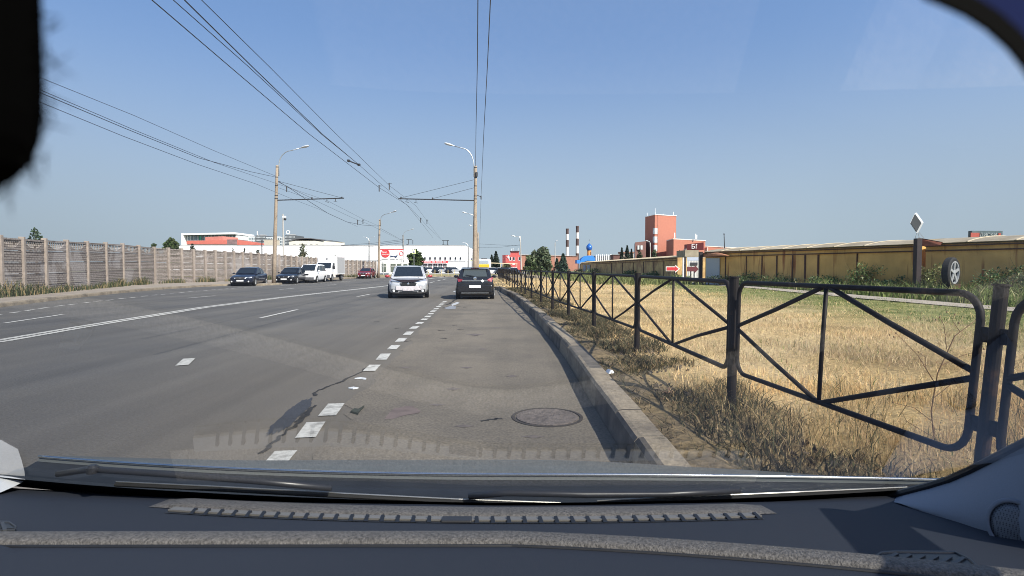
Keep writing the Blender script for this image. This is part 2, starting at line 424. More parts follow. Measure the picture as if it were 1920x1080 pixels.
fa.data.foreach_set('value', [max(0.0, min(1.0, (1.25 - xsR[i % len(xsR)]) / .7)) * (.85 if i // len(xsR) < 90 else .6) for i in range(len(o.data.vertices))])

pth = MB(); py_ = list(range(6, 60, 2))
pth.grid([[(14.75 + .25 * math.sin(y * .21) - max(0, y - 42) * .02, y, field_z(15.3, y) + .035) for y in py_], [(16.25 + .2 * math.sin(y * .21 + .3) - max(0, y - 42) * .02, y, field_z(16.3, y) + .035) for y in py_]])
tag(pth.build('path', mat('trodden_path', (.36, .31, .25), .95, var=.15, bscale=8)), kind='structure')

lp = MB()
wall_far = [(-16, 8), (-20.8, 17), (-23.8, 27.3), (-28.7, 41.4), (-29.9, 47), (-27.8, 54.6), (-26.0, 68), (-20.1, 83), (-14, 86)]
pv_in = [p for p in offset_poly(kl, -.2)]
outer = [Vector((-18, -8, 0)), Vector((-19, 8, 0))] + [Vector((x - .6, y + .2, 0)) for x, y in wall_far[1:8]]
pl = [(p.x, p.y) for p in pv_in if p.y < 84] + [(p.x, p.y) for p in reversed(outer)]
lp.prism(pl, -.2, .135)
tag(lp.build('pavement', M_pave), kind='structure')
# dry grass lot beyond the bend
lot = MB(); lot.prism([(p.x - .2, p.y + .35) for p in kl if p.y > 83] + [(60, 200), (-120, 200), (-120, 110), (-24, 92)], -.2, .10)
tag(lot.build('grass_lot', mat('lot_grass', (.33, .26, .12), .95, var=.25, bscale=3, col2=(.17, .17, .07), vscale=.4)), kind='structure')
yard = MB(); yard.prism([(-140, 118), (20, 118), (20, 180), (-140, 180)], 0, .125)
tag(yard.build('car_park_ground', mat('yard', (.36, .35, .33), .95, var=.1, bscale=2)), kind='structure')

# ---- road markings: each stripe is a thin sheet
mk = MB(); Z1 = .010
def stripe(a, b, wd, jag=0.0):
    a, b = Vector(a), Vector(b); t = (b - a).normalized(); n_ = Vector((t.y, -t.x, 0)) * (wd / 2)
    mk.add([a - n_, a + n_, b + n_, b - n_], [(0, 1, 2, 3)])
def gp(px, py): p = G(px, py); p.z = Z1; return p
# short wide dashes along the parking lane
for (x0, y0, x1, y1) in [(505, 869, 549, 847), (560, 822, 605, 793), (602, 781, 642, 758), (684, 697, 711, 685), (709, 675.5, 729, 664), (729, 656, 747.5, 648), (744, 641.5, 760.5, 634.5), (758, 628.5, 774, 622.5), (769, 617, 785, 612.5), (781, 608, 793, 604.5), (790, 601, 801, 598), (797, 595.5, 807, 592.5), (803, 590, 812, 587.5), (808, 585, 817, 582.6), (813, 580.5, 822, 578.4), (818, 576.5, 826, 574.6), (823, 573, 830, 571.3), (826, 569.5, 834, 568), (830, 566.4, 838, 565)]:
    a, b = gp(x0, y0), gp(x1, y1); ca, cb = gp((x0 * .72 + x1 * .28), y0), gp((x0 * .28 + x1 * .72), y1)
    stripe(ca, cb, .17)
stripe(gp(341, 686), gp(355, 673), .17)
stripe(gp(489, 596.5), gp(557, 581), .13)
stripe(gp(670, 556.4), gp(693, 552), .13)
stripe(gp(10, 606), gp(118, 590), .13); stripe(gp(352, 559.3), gp(404, 554.8), .13)
stripe(gp(524, 543.2), gp(551, 540.6), .13); stripe(gp(615, 535), gp(630, 533.6), .14)
# double line
dbl = [(-90, 652), (0, 640), (75, 627), (150, 614), (230, 601), (300, 590), (380, 577), (450, 568), (520, 559), (600, 550), (665, 543), (727, 536), (768, 530), (800, 523.5), (815, 521.5), (840, 519.3)]
pts = [gp(*p) for p in dbl]
for s_ in (-.12, .12):
    q = offset_poly(pts, s_)
    for a, b in zip(q, q[1:]): stripe(a, b, .17)
# left bay dashes
DL = []
for (x, y) in [(-3, 590.4), (29, 586), (56, 582), (82, 578), (111, 574), (136, 571), (161, 568), (184, 565), (206, 563), (229, 560), (250, 558), (271, 555.5), (290, 553.5), (307, 552), (324, 550), (341, 548.8), (357, 547), (372, 546), (386, 544.8), (400, 543.6), (413, 542.6), (425, 541.7), (437, 540.8), (449, 540), (461, 539.2), (473, 538.5), (484, 537.9), (532, 535.2), (543, 534.6), (554, 534), (565, 533.4), (576, 532.8), (590, 532), (604, 531.2), (620, 530.3)]:
    DL.append(gp(x, y))
for i_, c in enumerate(DL):
    n2_ = DL[min(i_ + 1, len(DL) - 1)] - DL[max(i_ - 1, 0)]; sp2 = min(n2_.length / 2, 1.9); d = n2_.normalized(); stripe(c - d * sp2 * .27, c + d * sp2 * .27, .15)
stripe(gp(640, 528.6), gp(668, 526.4), .14); stripe(gp(700, 524), gp(722, 522.8), .14)
stripe(gp(806, 530.6), gp(814, 528.4), .16); stripe(gp(820, 527), gp(826, 525.5), .16); stripe(gp(831, 524.4), gp(837, 523), .16)
tag(mk.build('road_marking', M_paint), kind='structure')

# ---- cracks, patches, stains
ck = MB()
def crack(pix, wd, jag=.03):
    P = []
    for (a, b) in zip(pix, pix[1:]):
        for k in range(5):
            t = k / 5; q = G(lerp(a[0], b[0], t), lerp(a[1], b[1], t)); P.append(q + Vector((rnd.uniform(-jag, jag), rnd.uniform(-jag, jag), .007)))
    for a, b in zip(P, P[1:]):
        t = (b - a); t.normalize(); n_ = Vector((t.y, -t.x, 0)) * (wd * rnd.uniform(.3, .7))
        ck.add([a - n_, a + n_, b + n_, b - n_], [(0, 1, 2, 3)])
crack([(688, 690), (660, 707), (625, 722), (598, 732), (585, 746)], .03)
crack([(575, 772), (560, 792), (540, 808), (510, 836), (478, 858)], .035)
crack([(588, 760), (578, 776), (556, 795)], .04)
crack([(700, 604), (716, 603)], .05); crack([(742, 616), (752, 615)], .05); crack([(822, 620), (835, 620)], .05); crack([(825, 635.5), (843, 635.5)], .05)
crack([(849, 611), (857, 610)], .05); crack([(860, 618), (869, 618)], .05); crack([(888, 631), (896, 629.5)], .04); crack([(888, 587), (898, 586.6)], .06)
crack([(838, 572), (846, 568), (856, 560)], .12, .06); crack([(832, 578), (845, 574), (858, 575), (876, 577)], .10, .06); crack([(760, 537), (790, 538), (848, 540)], .07, .06)
crack([(905, 790), (930, 786), (948, 787)], .03)
tag(ck.build('road_crack', mat('crack_dark', (.03, .028, .026), .95, var=.1)), kind='structure')
def blob(pix, z, name, m):
    b = MB(); P = [G(*p) for p in pix]; c = sum(P, Vector()) / len(P); Q = []
    for a, d in zip(P, P[1:] + P[:1]):
        for k in range(6):
            q = a.lerp(d, k / 6); Q.append(q + (q - c) * rnd.uniform(-.09, .09))
    b.add([(q.x, q.y, z) for q in Q] + [(c.x, c.y, z)], [(i, (i + 1) % len(Q), len(Q)) for i in range(len(Q))])
    return tag(b.build(name, m), kind='structure')
blob([(584, 748), (586, 760), (572, 772), (557, 785), (543, 800), (523, 810), (500, 818), (506, 802), (525, 784), (545, 766), (566, 752)], .006, 'asphalt_patch', mat('fresh_patch', (.045, .048, .056), .85, var=.25, bump=.5, bscale=60))
M_pale = mat('pale_patch', (.40, .41, .42), .85, var=.2, bscale=10)
blob([(846, 571), (858, 566.5), (862, 568.5), (853, 572.5), (848, 574)], .012, 'asphalt_patch', M_pale)
blob([(832, 578), (846, 573.5), (856, 575.5), (853, 580), (840, 580.5)], .011, 'asphalt_patch', mat('grey_patch', (.22, .23, .25), .85, var=.2, bscale=10))
blob([(849, 547), (858, 544), (866, 545), (856, 549)], .012, 'asphalt_patch', M_pale)
M_stain = mat('road_stain', (.125, .105, .095), .95, var=.25, bscale=20)
blob([(722, 787), (728, 775), (742, 766), (768, 762), (790, 770), (784, 776), (758, 780), (735, 787)], .007, 'road_stain', mat('rusty_stain', (.15, .115, .105), .95, var=.35, bscale=9))
for c_ in [(850, 730, 14, 3), (890, 628, 18, 2), (960, 706, 14, 2), (760, 690, 10, 1.5), (905, 655, 9, 1.5), (820, 760, 16, 2), (870, 800, 20, 3), (1000, 820, 22, 3), (760, 640, 8, 1), (930, 615, 8, 1), (875, 690, 12, 2)]:
    blob([(c_[0] - c_[2], c_[1]), (c_[0], c_[1] - c_[3]), (c_[0] + c_[2], c_[1]), (c_[0], c_[1] + c_[3])], .007, 'road_stain', M_stain)

# manhole cover in the parking lane
c = G(1026, 783)
t = thing('manhole_cover', (c.x, c.y, 0), 'round rusty iron manhole cover set in the dusty lane beside the kerb', 'manhole')
b = MB(); b.lathe([(.30, 0), (.30, .012), (.27, .016), (.0, .016)], c, 32); b.build('lid', mat('iron', (.15, .125, .11), .8, .2, var=.3, bscale=25, bump=.6), t)
b = MB(); b.lathe([(.345, 0), (.345, .010), (.315, .011), (.315, 0)], c, 32); b.build('rim', mat('iron_rim', (.045, .038, .033), .9, var=.2, bscale=25), t)

# ------------------------------------------------------------------ black tubular railing along the verge
M_rail = mat('railing_paint', (.014, .011, .010), .6, .0, spec=.22, var=.35, bscale=14, col2=(.06, .035, .022), vscale=9, thr=(.58, .7))
GZ = .15
fpts = [(2.50, .35), (2.36, 2.70), (2.02, 5.09), (1.93, 8.60), (1.70, 11.6), (1.43, 14.1), (1.22, 16.7), (1.02, 19.7), (.78, 22.4), (.60, 25.0)]
d_ = (-.155, 2.85)
while fpts[-1][1] < 66: fpts.append((fpts[-1][0] + d_[0] + rnd.uniform(-.02, .02), fpts[-1][1] + d_[1]))
fence = thing('pedestrian_railing', (2.02, 5.09, GZ), 'black tubular steel railing with diamond braces along the dry verge', 'railing')
FH = 1.19
lean = [rnd.uniform(-.012, .012) for _ in fpts]; lean[0] = -.10; lean[1] = -.105; lean[2] = -.012; lean[3] = -.005
leanv = [Vector((l_, rnd.uniform(-.01, .01), 0)) for l_ in lean]
def fp(i, z, along=0.0, j=None):
    """point on the axis of post i at height z above the verge"""
    p = Vector((fpts[i][0], fpts[i][1], GZ + z)) - leanv[i] * ((FH - z) / FH) * -1.0
    return Vector((fpts[i][0], fpts[i][1], GZ + z)) + leanv[i] * ((FH - z) / FH)
for i in range(len(fpts)):
    b = MB(); far = fpts[i][1] > 20
    b.tube([fp(i, -.1), fp(i, FH + .02)], .030 if i < 2 else .042, 6 if far else 14)
    if not far:
        b.tube([fp(i, FH + .021), fp(i, FH + .031)], .038 if i < 2 else .050, 14)
    b.build('post', M_rail, fence, smooth=False, bevel=0)
for i in range(len(fpts) - 1):
    far = fpts[i][1] > 20; b = MB(); n = 5 if far else 10
    T = (fp(i + 1, .7) - fp(i, .7)); T.z = 0; L = T.length; T.normalize()
    def Q(u, z):
        """u in metres from post i"""
        t = u / L; a, c = fp(i, z), fp(i + 1, z); q = a.lerp(c, t); return q
    u0, u1, zb, zt, r_ = .085, L - .085, .36, FH - .02, .13
    path = []
    def arc(cu, cz, a0, a1, k=5):
        for s_ in range(k + 1):
            a = R(lerp(a0, a1, s_ / k)); path.append(Q(cu + r_ * math.cos(a), cz + r_ * math.sin(a)))
    arc(u1 - r_, zt - r_, 0, 90); arc(u0 + r_, zt - r_, 90, 180); arc(u0 + r_, zb + r_, 180, 270); arc(u1 - r_, zb + r_, 270, 360)
    path.append(path[0])
    b.tube(path, .0185 if i < 2 else .0225, n, cap=False)
    um, zm = L / 2, (zb + zt) / 2
    for (pa, pb) in ((Q(u0, zm + .015), Q(um - .02, zt)), (Q(u1, zm + .015), Q(um + .02, zt)), (Q(u0, zm - .015), Q(um - .02, zb)), (Q(u1, zm - .015), Q(um + .02, zb))):
        mid = pa.lerp(pb, .5) + Vector((rnd.uniform(-.008, .008), 0, rnd.uniform(-.02, .02)))
        b.tube([pa, mid, pb], .017, n)
    b.tube([Q(um, zb), Q(um + .004, (zb + zt) / 2), Q(um, zt)], .0145, n)
    # flat lugs to the posts
    for zz in (zb + .17, zt - .20):
        for (ua, ub) in ((0.0, u0 + .01), (u1 - .01, L)):
            b.bar(Q(ua, zz), Q(ub, zz), .012, .075)
    b.build('panel', M_rail, fence, smooth=True)

# ------------------------------------------------------------------ pale concrete panel wall on the left
def wall_mats():
    m = bpy.data.materials.new('wall_panel_concrete'); m.use_nodes = True; n = m.node_tree.nodes; l = m.node_tree.links
    p = n['Principled BSDF']; p.inputs['Roughness'].default_value = .95; p.inputs['Specular IOR Level'].default_value = .2
    tc = n.new('ShaderNodeTexCoord'); uv = n.new('ShaderNodeUVMap'); uv.uv_map = 'panel'
    br = n.new('ShaderNodeTexBrick'); br.inputs['Scale'].default_value = 1.0
    br.inputs['Brick Width'].default_value = .34; br.inputs['Row Height'].default_value = .115; br.inputs['Mortar Size'].default_value = .014; br.inputs['Mortar Smooth'].default_value = .3
    br.inputs['Color1'].default_value = (.31, .275, .25, 1); br.inputs['Color2'].default_value = (.265, .23, .205, 1); br.inputs['Mortar'].default_value = (.10, .08, .07, 1)
    l.new(uv.outputs[0], br.inputs['Vector'])
    t = n.new('ShaderNodeTexNoise'); t.inputs['Scale'].default_value = .42; t.inputs['Detail'].default_value = 3; l.new(tc.outputs['Object'], t.inputs['Vector'])
    r = n.new('ShaderNodeValToRGB'); r.color_ramp.elements[0].position = .57; r.color_ramp.elements[1].position = .60; l.new(t.outputs[0], r.inputs[0])
    t2 = n.new('ShaderNodeTexNoise'); t2.inputs['Scale'].default_value = 9; t2.inputs['Detail'].default_value = 4; l.new(tc.outputs['Object'], t2.inputs['Vector'])
    mu = n.new('ShaderNodeMath'); mu.operation = 'MULTIPLY'; l.new(r.outputs[0], mu.inputs[0]); mu.inputs[1].default_value = .32
    mx = n.new('ShaderNodeMix'); mx.data_type = 'RGBA'; l.new(mu.outputs[0], mx.inputs[0]); l.new(br.outputs[0], mx.inputs[6]); mx.inputs[7].default_value = (.52, .49, .48, 1)
    h = n.new('ShaderNodeHueSaturation'); mr = n.new('ShaderNodeMapRange'); mr.inputs[1].default_value = .3; mr.inputs[2].default_value = .7; mr.inputs[3].default_value = .78; mr.inputs[4].default_value = 1.2
    l.new(t2.outputs[0], mr.inputs[0]); l.new(mr.outputs[0], h.inputs['Value']); l.new(mx.outputs[2], h.inputs['Color']); l.new(h.outputs[0], p.inputs['Base Color'])
    b = n.new('ShaderNodeBump'); b.inputs['Strength'].default_value = .8; b.inputs['Distance'].default_value = .02; b.invert = True; l.new(br.outputs['Fac'], b.inputs['Height']); l.new(b.outputs[0], p.inputs['Normal'])
    return m
M_wallp = wall_mats()
M_wallpost = mat('wall_post_concrete', (.32, .27, .23), .95, var=.18, bscale=9)
WP = [(-20.8, 17, 2.8), (-23.8, 27.3, 2.85), (-28.7, 41.4, 3.15), (-29.9, 47, 3.1), (-27.8, 54.6, 3.0), (-27.2, 62, 2.95), (-26.0, 68, 2.77), (-23.4, 78, 2.5), (-20.1, 83, 2.3)]
wall = thing('panel_wall', (-23.8, 27.3, .1), 'long pale brick-patterned concrete panel wall with scalloped top beside the left pavement', 'wall')
def wall_hit(px):
    s_ = (px - 960) / F; best = None
    for (a, b) in zip(WP, WP[1:]):
        # x = s*y
        da, db = a[0] - s_ * a[1], b[0] - s_ * b[1]
        if da * db <= 0 and da != db:
            t = da / (da - db); q = tuple(lerp(u, v, t) for u, v in zip(a, b))
            if best is None or q[1] < best[1]: best = q
    return best
wposts = [(-20.8, 17, 2.8)]
for k in range(4): wposts.append(tuple(lerp(a, b, (k + 1) / 5) for a, b in zip((-20.8, 17, 2.8), wall_hit(1))))
wposts += [wall_hit(p) for p in (1, 43, 85, 126, 164, 199, 231, 261, 290, 316, 340.5, 363, 385, 404, 422.5, 439, 455, 471, 486, 499, 511, 523.5, 535, 546, 556, 566, 575, 584, 593, 602, 611, 620, 629, 637, 645, 653, 661, 669, 677, 685, 693, 700, 704.5)]
wposts = [q for q in wposts if q]
def uvs(o, origin, tdir):
    me = o.data; u = me.uv_layers.new(name='panel'); base = Vector(BASE[o.parent.name])
    for lp_ in me.loops:
        co = me.vertices[lp_.vertex_index].co + base
        u.data[lp_.index].uv = ((co - origin).dot(tdir), co.z)
for i, (x, y, h) in enumerate(wposts):
    b = MB(); nx = wposts[min(i + 1, len(wposts) - 1)]; pv = wposts[max(i - 1, 0)]
    ang = math.atan2(nx[1] - pv[1], nx[0] - pv[0])
    b.box((x, y, (h + .05) / 2 + .05), (.20, .24, h + .05), rot=ang); b.build('post', M_wallpost, wall, bevel=.02 if y < 45 else 0)
for i in range(len(wposts) - 1):
    a, c = Vector((wposts[i][0], wposts[i][1], 0)), Vector((wposts[i + 1][0], wposts[i + 1][1], 0)); ha, hc = wposts[i][2], wposts[i + 1][2]
    T = c - a; L = T.length
    if L < .2: continue
    T.normalize(); N = Vector((T.y, -T.x, 0)); N = N if N.x > 0 or N.y < 0 else -N
    P0 = a + T * .09; W = L - .18
    def W3(u, z, d=0.0): return P0 + T * u + N * d + Vector((0, 0, z + (hc - ha) * u / max(W, .1) * (z / ha)))
    b = MB(); h = ha
    zs_ = [.05, .05 + (h - .62) / 4, .05 + 2 * (h - .62) / 4, .05 + 3 * (h - .62) / 4, h - .57]
    for k in range(4):
        b.slab([W3(0, zs_[k] + .012, -.05), W3(W, zs_[k] + .012, -.05), W3(W, zs_[k + 1] - .012, -.05), W3(0, zs_[k + 1] - .012, -.05)], N, .07)
        b.slab([W3(0, zs_[k + 1] - .06, .02), W3(W, zs_[k + 1] - .06, .02), W3(W, zs_[k + 1] - .012, .02), W3(0, zs_[k + 1] - .012, .02)], N, .015)
    # scalloped top: body below a hanging arc
    na = 10; arc_ = [W3(W * .04 + W * .92 * k / na, (h - .10) - .38 * math.sin(math.pi * k / na) ** .8, -.05) for k in range(na + 1)]
    zb_ = h - .56
    for k in range(na):
        p, q = arc_[k], arc_[k + 1]
        b.slab([W3(W * .04 + W * .92 * k / na, zb_, -.05), W3(W * .04 + W * .92 * (k + 1) / na, zb_, -.05), q, p], N, .07)
    b.slab([W3(0, zb_, -.05), W3(W * .04, zb_, -.05), W3(W * .04, h - .1, -.05), W3(0, h - .1, -.05)], N, .07)
    b.slab([W3(W * .96, zb_, -.05), W3(W, zb_, -.05), W3(W, h - .1, -.05), W3(W * .96, h - .1, -.05)], N, .07)
    b.tube([p + N * .045 for p in arc_], .03, 5)
    b.slab([W3(0, h - .10, -.06), W3(W, h - .10, -.06), W3(W, h, -.06), W3(0, h, -.06)], N, .09)
    nb = 9
    for k in range(1, nb + 1):
        u = W * .04 + W * .92 * k / (nb + 1); zz = (h - .10) - .38 * math.sin(math.pi * k / (nb + 1)) ** .8
        b.bar(W3(u, zz, -.02), W3(u, h - .1, -.02), .05, .05, up=N)
    o = b.build('panel', M_wallp, wall); uvs(o, a, T)

# ------------------------------------------------------------------ poles, lamps, contact wires
def lamp_head(b, p, d, s=1.0):
    """cobra head luminaire along d"""
    d = Vector(d).normalized(); sd_ = d.cross(Vector((0, 0, 1))).normalized(); up = sd_.cross(d)
    prof = [(0, .05), (.12, .07), (.3, .13), (.55, .16), (.75, .13), (.84, .05)]
    rows_ = []
    for (u, r) in prof:
        u *= s; r *= s
        rows_.append([Vector(p) + d * u + sd_ * (r * math.cos(2 * math.pi * k / 10)) + up * (r * .62 * math.sin(2 * math.pi * k / 10)) for k in range(11)])
    b.grid(rows_)
def street_pole(base, top, label, r0=.17, r1=.10, lamp=None, arm=None, group=None, island=False, name='street_lamp', m=None, bands=True, arm_r=.04):
    base, top = Vector(base), Vector(top)
    t = thing(name, tuple(base), label, 'street lamp', group)
    b = MB(); n_ = 6; b.tube([base.lerp(top, k / n_) + Vector((0, 0, -.1 if k == 0 else 0)) for k in range(n_ + 1)], [lerp(r0, r1, k / n_) for k in range(n_ + 1)], 12); b.build('pole', m or M_conc, t, smooth=True)
    if bands:
        for f_ in (.985, .9, .83, .745, .72):
            b = MB(); q = base.lerp(top, f_); rr = lerp(r0, r1, f_) + .012; b.tube([q - Vector((0, 0, .03)), q + Vector((0, 0, .03))], rr, 12)
            b.build('clamp_band', M_dkmetal, t)
    if lamp is not None:
        tip = Vector(lamp); d = tip - top; d.z = 0; dd = d.normalized(); H_ = tip.z - top.z
        st = top - Vector((0, 0, .9)) + dd * (r1 + .04)
        P = [st, top + dd * (r1 + .05)]
        rad = min(abs(H_) * .8 + .1, d.length * .45)
        zc = tip.z - d.length * .12
        for k in range(1, 7):
            a = math.pi / 2 * k / 6
            P.append(Vector((top.x, top.y, 0)) + dd * (r1 + .05 + d.length * .42 * (1 - math.cos(a))) + Vector((0, 0, top.z + (zc - top.z) * math.sin(a) * .97 + 0)))
        hd = (tip - P[-1]).normalized(); P.append(tip - hd * .7)
        b = MB(); b.tube(P, arm_r, 8); b.build('lamp_arm', M_galv, t, smooth=True)
        b = MB(); lamp_head(b, tip - hd * .72, hd); b.build('lamp_head', mat('lamp_housing', (.62, .64, .66), .35, .3, var=.05), t, smooth=True)
    return t
YL = 47.0; YR = 46.0
lb = G(513.5, 531, .15); ltop = at(519.5, 310, lb.y); YL = lb.y
pl_ = street_pole(lb, ltop, 'tall concrete lamp post on the kerb island beside the parked dark sedans', .18, .10, lamp=at(577, 273.5, YL - .2), name='street_lamp')
rb = Vector((at(889, 500, YR).x, YR, .15)); rtop = at(892, 311, YR)
pr_ = street_pole(rb, rtop, 'tall concrete lamp post rising behind the black hatchback', .19, .10, lamp=at(836, 269, YR - .2), name='street_lamp')
def cross_arm(t, pole_p, tip, stays, ins):
    b = MB(); b.tube([pole_p, tip], .045, 8); b.build('cross_arm', M_dkmetal, t)
    for (a, c) in stays:
        b = MB(); b.tube([a, c], .014, 5); b.tube([c - Vector((0, 0, .05)), c + Vector((0, 0, .09))], .06, 6); b.build('stay_wire', M_dkmetal, t)
    for q in ins:
        b = MB(); q = Vector(q); b.tube([q, q - Vector((0, 0, .22))], .025, 6); b.bar(q - Vector((.16, 0, .22)), q - Vector((-.16, 0, .30)), .03, .03); b.build('wire_hanger', M_dkmetal, t)
cross_arm(pl_, at(517, 375.5, YL), at(645, 371.5, YL), [(at(519, 339, YL), at(641, 371, YL)), (at(521, 341, YL), at(585, 372, YL))], [at(613, 373, YL), at(629, 372, YL)])
cross_arm(pr_, at(891, 376, YR), at(747, 372.5, YR), [(at(891, 336.5, YR), at(752, 371, YR)), (at(891, 351.5, YR), at(811, 372.5, YR))], [at(763, 373, YR), at(780, 374, YR)])
b = MB(); q = at(892, 365, YR); b.bar(q, at(902, 369, YR), .05, .05); b.tube([at(902, 367, YR), at(902, 374, YR)], .05, 6); b.build('side_bracket', M_dkmetal, pr_)
b = MB(); b.lathe([(.10, 0), (.10, .34), (.04, .36)], at(893.5, 331, YR - .14), 8); b.build('junction_box', M_dkmetal, pr_)
# concrete island for the left pole and the right build-out
isl = MB(); isl.prism([(-23.2, 44.9), (-20.35, 45.75), (-20.05, 48.5), (-21.9, 49.7), (-23.2, 49.7)], 0, .145); tag(isl.build('kerb_island', M_pave), kind='structure')

# far lamp posts
p = G(709.5, 520, .12)
street_pole(p, at(712, 411.5, p.y), 'leaning concrete lamp post at the far end of the panel wall', .19, .11, lamp=at(742, 395.5, p.y - 1))
p = at(757, 512, 118); p.z = .1
street_pole(p, at(755.5, 441, 118), 'grey lamp post in front of the round red sign, single curved arm', .22, .12, lamp=at(775, 429, 117), m=mat('pole_dark_grey', (.20, .20, .20), .7, var=.08))
def twin(px, row, Y, label):
    p = at(px, 511, Y); p.z = .1; top = at(px, row, Y)
    t = thing('street_lamp', tuple(p), label, 'street lamp')
    b = MB(); b.tube([p, top - Vector((0, 0, .9))], [.2, .12], 8); b.build('pole', MATS['pole_dark_grey'], t)
    for s_ in (-1, 1):
        b = MB(); P = [top + Vector((0, 0, -.9)), top + Vector((s_ * .25, 0, -.35)), top + Vector((s_ * .65, 0, -.08)), top + Vector((s_ * 1.0, 0, 0))]
        b.tube(P, .055, 6); b.build('lamp_arm', M_galv, t)
        b = MB(); lamp_head(b, top + Vector((s_ * .95, 0, 0)), (s_, 0, .1), .6); b.build('lamp_head', MATS['lamp_housing'], t, smooth=True)
twin(692, 444.5, 135, 'twin-armed grey lamp post before the long white store, left of the round red sign')
twin(878, 455, 135, 'twin-armed grey lamp post at the right end of the white store')
for (px, row, Y, lx, ly, lab) in ((893.5, 413, 84, 868, 397.5, 'second lamp post of the right-hand row, mostly behind the tall concrete one'), (896.5, 436, 118, 880, 422, 'farthest lamp post of the row lined up behind the tall right concrete one')):
    p = at(px, 511, Y); p.z = .1; street_pole(p, at(px, row, Y), lab, .19, .11, lamp=at(lx, ly, Y - .5), bands=False)
p = at(977.5, 511, 100); p.z = .1
street_pole(p, at(975.5, 443, 100), 'slim lamp post with curved arm beside the small red building', .14, .08, lamp=at(959.5, 441.5, 100), bands=False, m=mat('pole_grey', (.42, .40, .37), .7, var=.08))
p = at(1041, 511, 140); p.z = .1
street_pole(p, at(1040.5, 455, 140), 'thin pale lamp post between the broad tree and the dark spruce', .12, .07, lamp=at(1045.5, 450.5, 140), bands=False, m=MATS['pole_grey'])
p = at(1219.5, 490, 120); p.z = 1.0
street_pole(p, at(1219.5, 455, 120), 'small lamp post in front of the brick-red tower', .12, .07, lamp=at(1211, 451, 120), bands=False, m=MATS['pole_grey'])
p = at(531.5, 485, 74); p.z = .1
t = thing('camera_pole', tuple(p), 'thin pole with white surveillance camera rising behind the panel wall', 'pole')
b = MB(); b.tube([p, at(530.5, 401, 74)], [.13, .08], 8); b.build('pole', MATS['pole_grey'], t)
b = MB(); b.box(at(533, 406.5, 74), (.42, .2, .22)); b.build('camera_housing', M_white, t)
b = MB(); b.lathe([(.05, -.2), (.14, -.13), (.18, 0), (.16, .08), (.1, .1)], at(534.5, 410.5, 74), 10); b.build('camera_dome', M_dkmetal, t, smooth=True)
p = at(491, 490, 118); p.z = .1
t = thing('utility_pole', tuple(p), 'thin dark pole standing before the white store wall left of the tall lamp post', 'pole'); b = MB(); b.tube([p, at(491, 450, 118)], [.14, .1], 8); b.build('shaft', M_dkmetal, t); b = MB(); b.bar(at(489.5, 452, 118), at(492.5, 452, 118), .1, .1); b.build('bracket', M_dkmetal, t)
p = at(1361, 482, 75); p.z = .1
t = thing('utility_pole', tuple(p), 'thin leaning dark pole sticking up over the yellow garage roofs', 'pole'); b = MB(); b.tube([p, at(1357.5, 437, 75)], [.08, .05], 6); b.build('shaft', M_dkmetal, t); b = MB(); b.bar(at(1356.5, 440, 75), at(1358.8, 440, 75), .06, .06); b.build('bracket', M_dkmetal, t)
p = at(1089, 500, 160); p.z = .1

def wire(pts, r, label, group, name='overhead_wire', sag=0.0, seg=10, m=None):
    P = []
    for a, c in zip(pts, pts[1:]):
        a, c = Vector(a), Vector(c)
        for k in range(seg):
            t_ = k / seg; q = a.lerp(c, t_); q.z -= sag * 4 * t_ * (1 - t_); P.append(q)
    P.append(Vector(pts[-1]))
    b = MB(); b.tube(P, r, 5); o = b.build(name, m or M_wire, None)
    return tag(o, label, 'wire', group)
GRP = 'overhead trolleybus wires'
def zpt(px, py, Z):
    d = ray(px, py); return Vector((0, 0, CAMZ)) + d * ((Z - CAMZ) / d.z)
ZW = 6.9
A_ = [zpt(285, 0, ZW), zpt(431, 125, ZW), zpt(578, 250, ZW), zpt(711, 352, ZW), at(763, 384, YR + 0.5), at(788, 415, 66), at(812, 446, 95)]
B_ = [zpt(325, 0, ZW), zpt(466, 125, ZW), zpt(603, 252, ZW), zpt(672, 308, ZW), zpt(709, 341, ZW), at(770, 390, 50), at(802, 425, 70), at(828, 450, 98)]
B2 = [zpt(346, 0, ZW), zpt(480, 132, ZW), zpt(605, 252, ZW), zpt(673, 309, ZW)]
C_ = [zpt(378, 0, ZW), zpt(505, 125, ZW), zpt(629, 250, ZW), zpt(730, 348, ZW), at(780, 386, YR + .5), at(801, 415, 70), at(826, 447, 98)]
A_.insert(0, A_[0] + (A_[0] - A_[1]) * 1.6); B_.insert(0, B_[0] + (B_[0] - B_[1]) * 1.6); B2.insert(0, B2[0] + (B2[0] - B2[1]) * 1.6); C_.insert(0, C_[0] + (C_[0] - C_[1]) * 1.6)
wire(A_, .012, 'lowest left of the black wires slanting from the top edge to the right cross arm', GRP)
wire(B_, .010, 'middle thin wire slanting from the top edge past the left cross arm tip', GRP)
wire(B2, .014, 'short heavier wire merging with the middle slanting wire above the road', GRP)
wire(C_, .009, 'thin upper right wire of the bundle slanting to the right-hand cross arm', GRP)
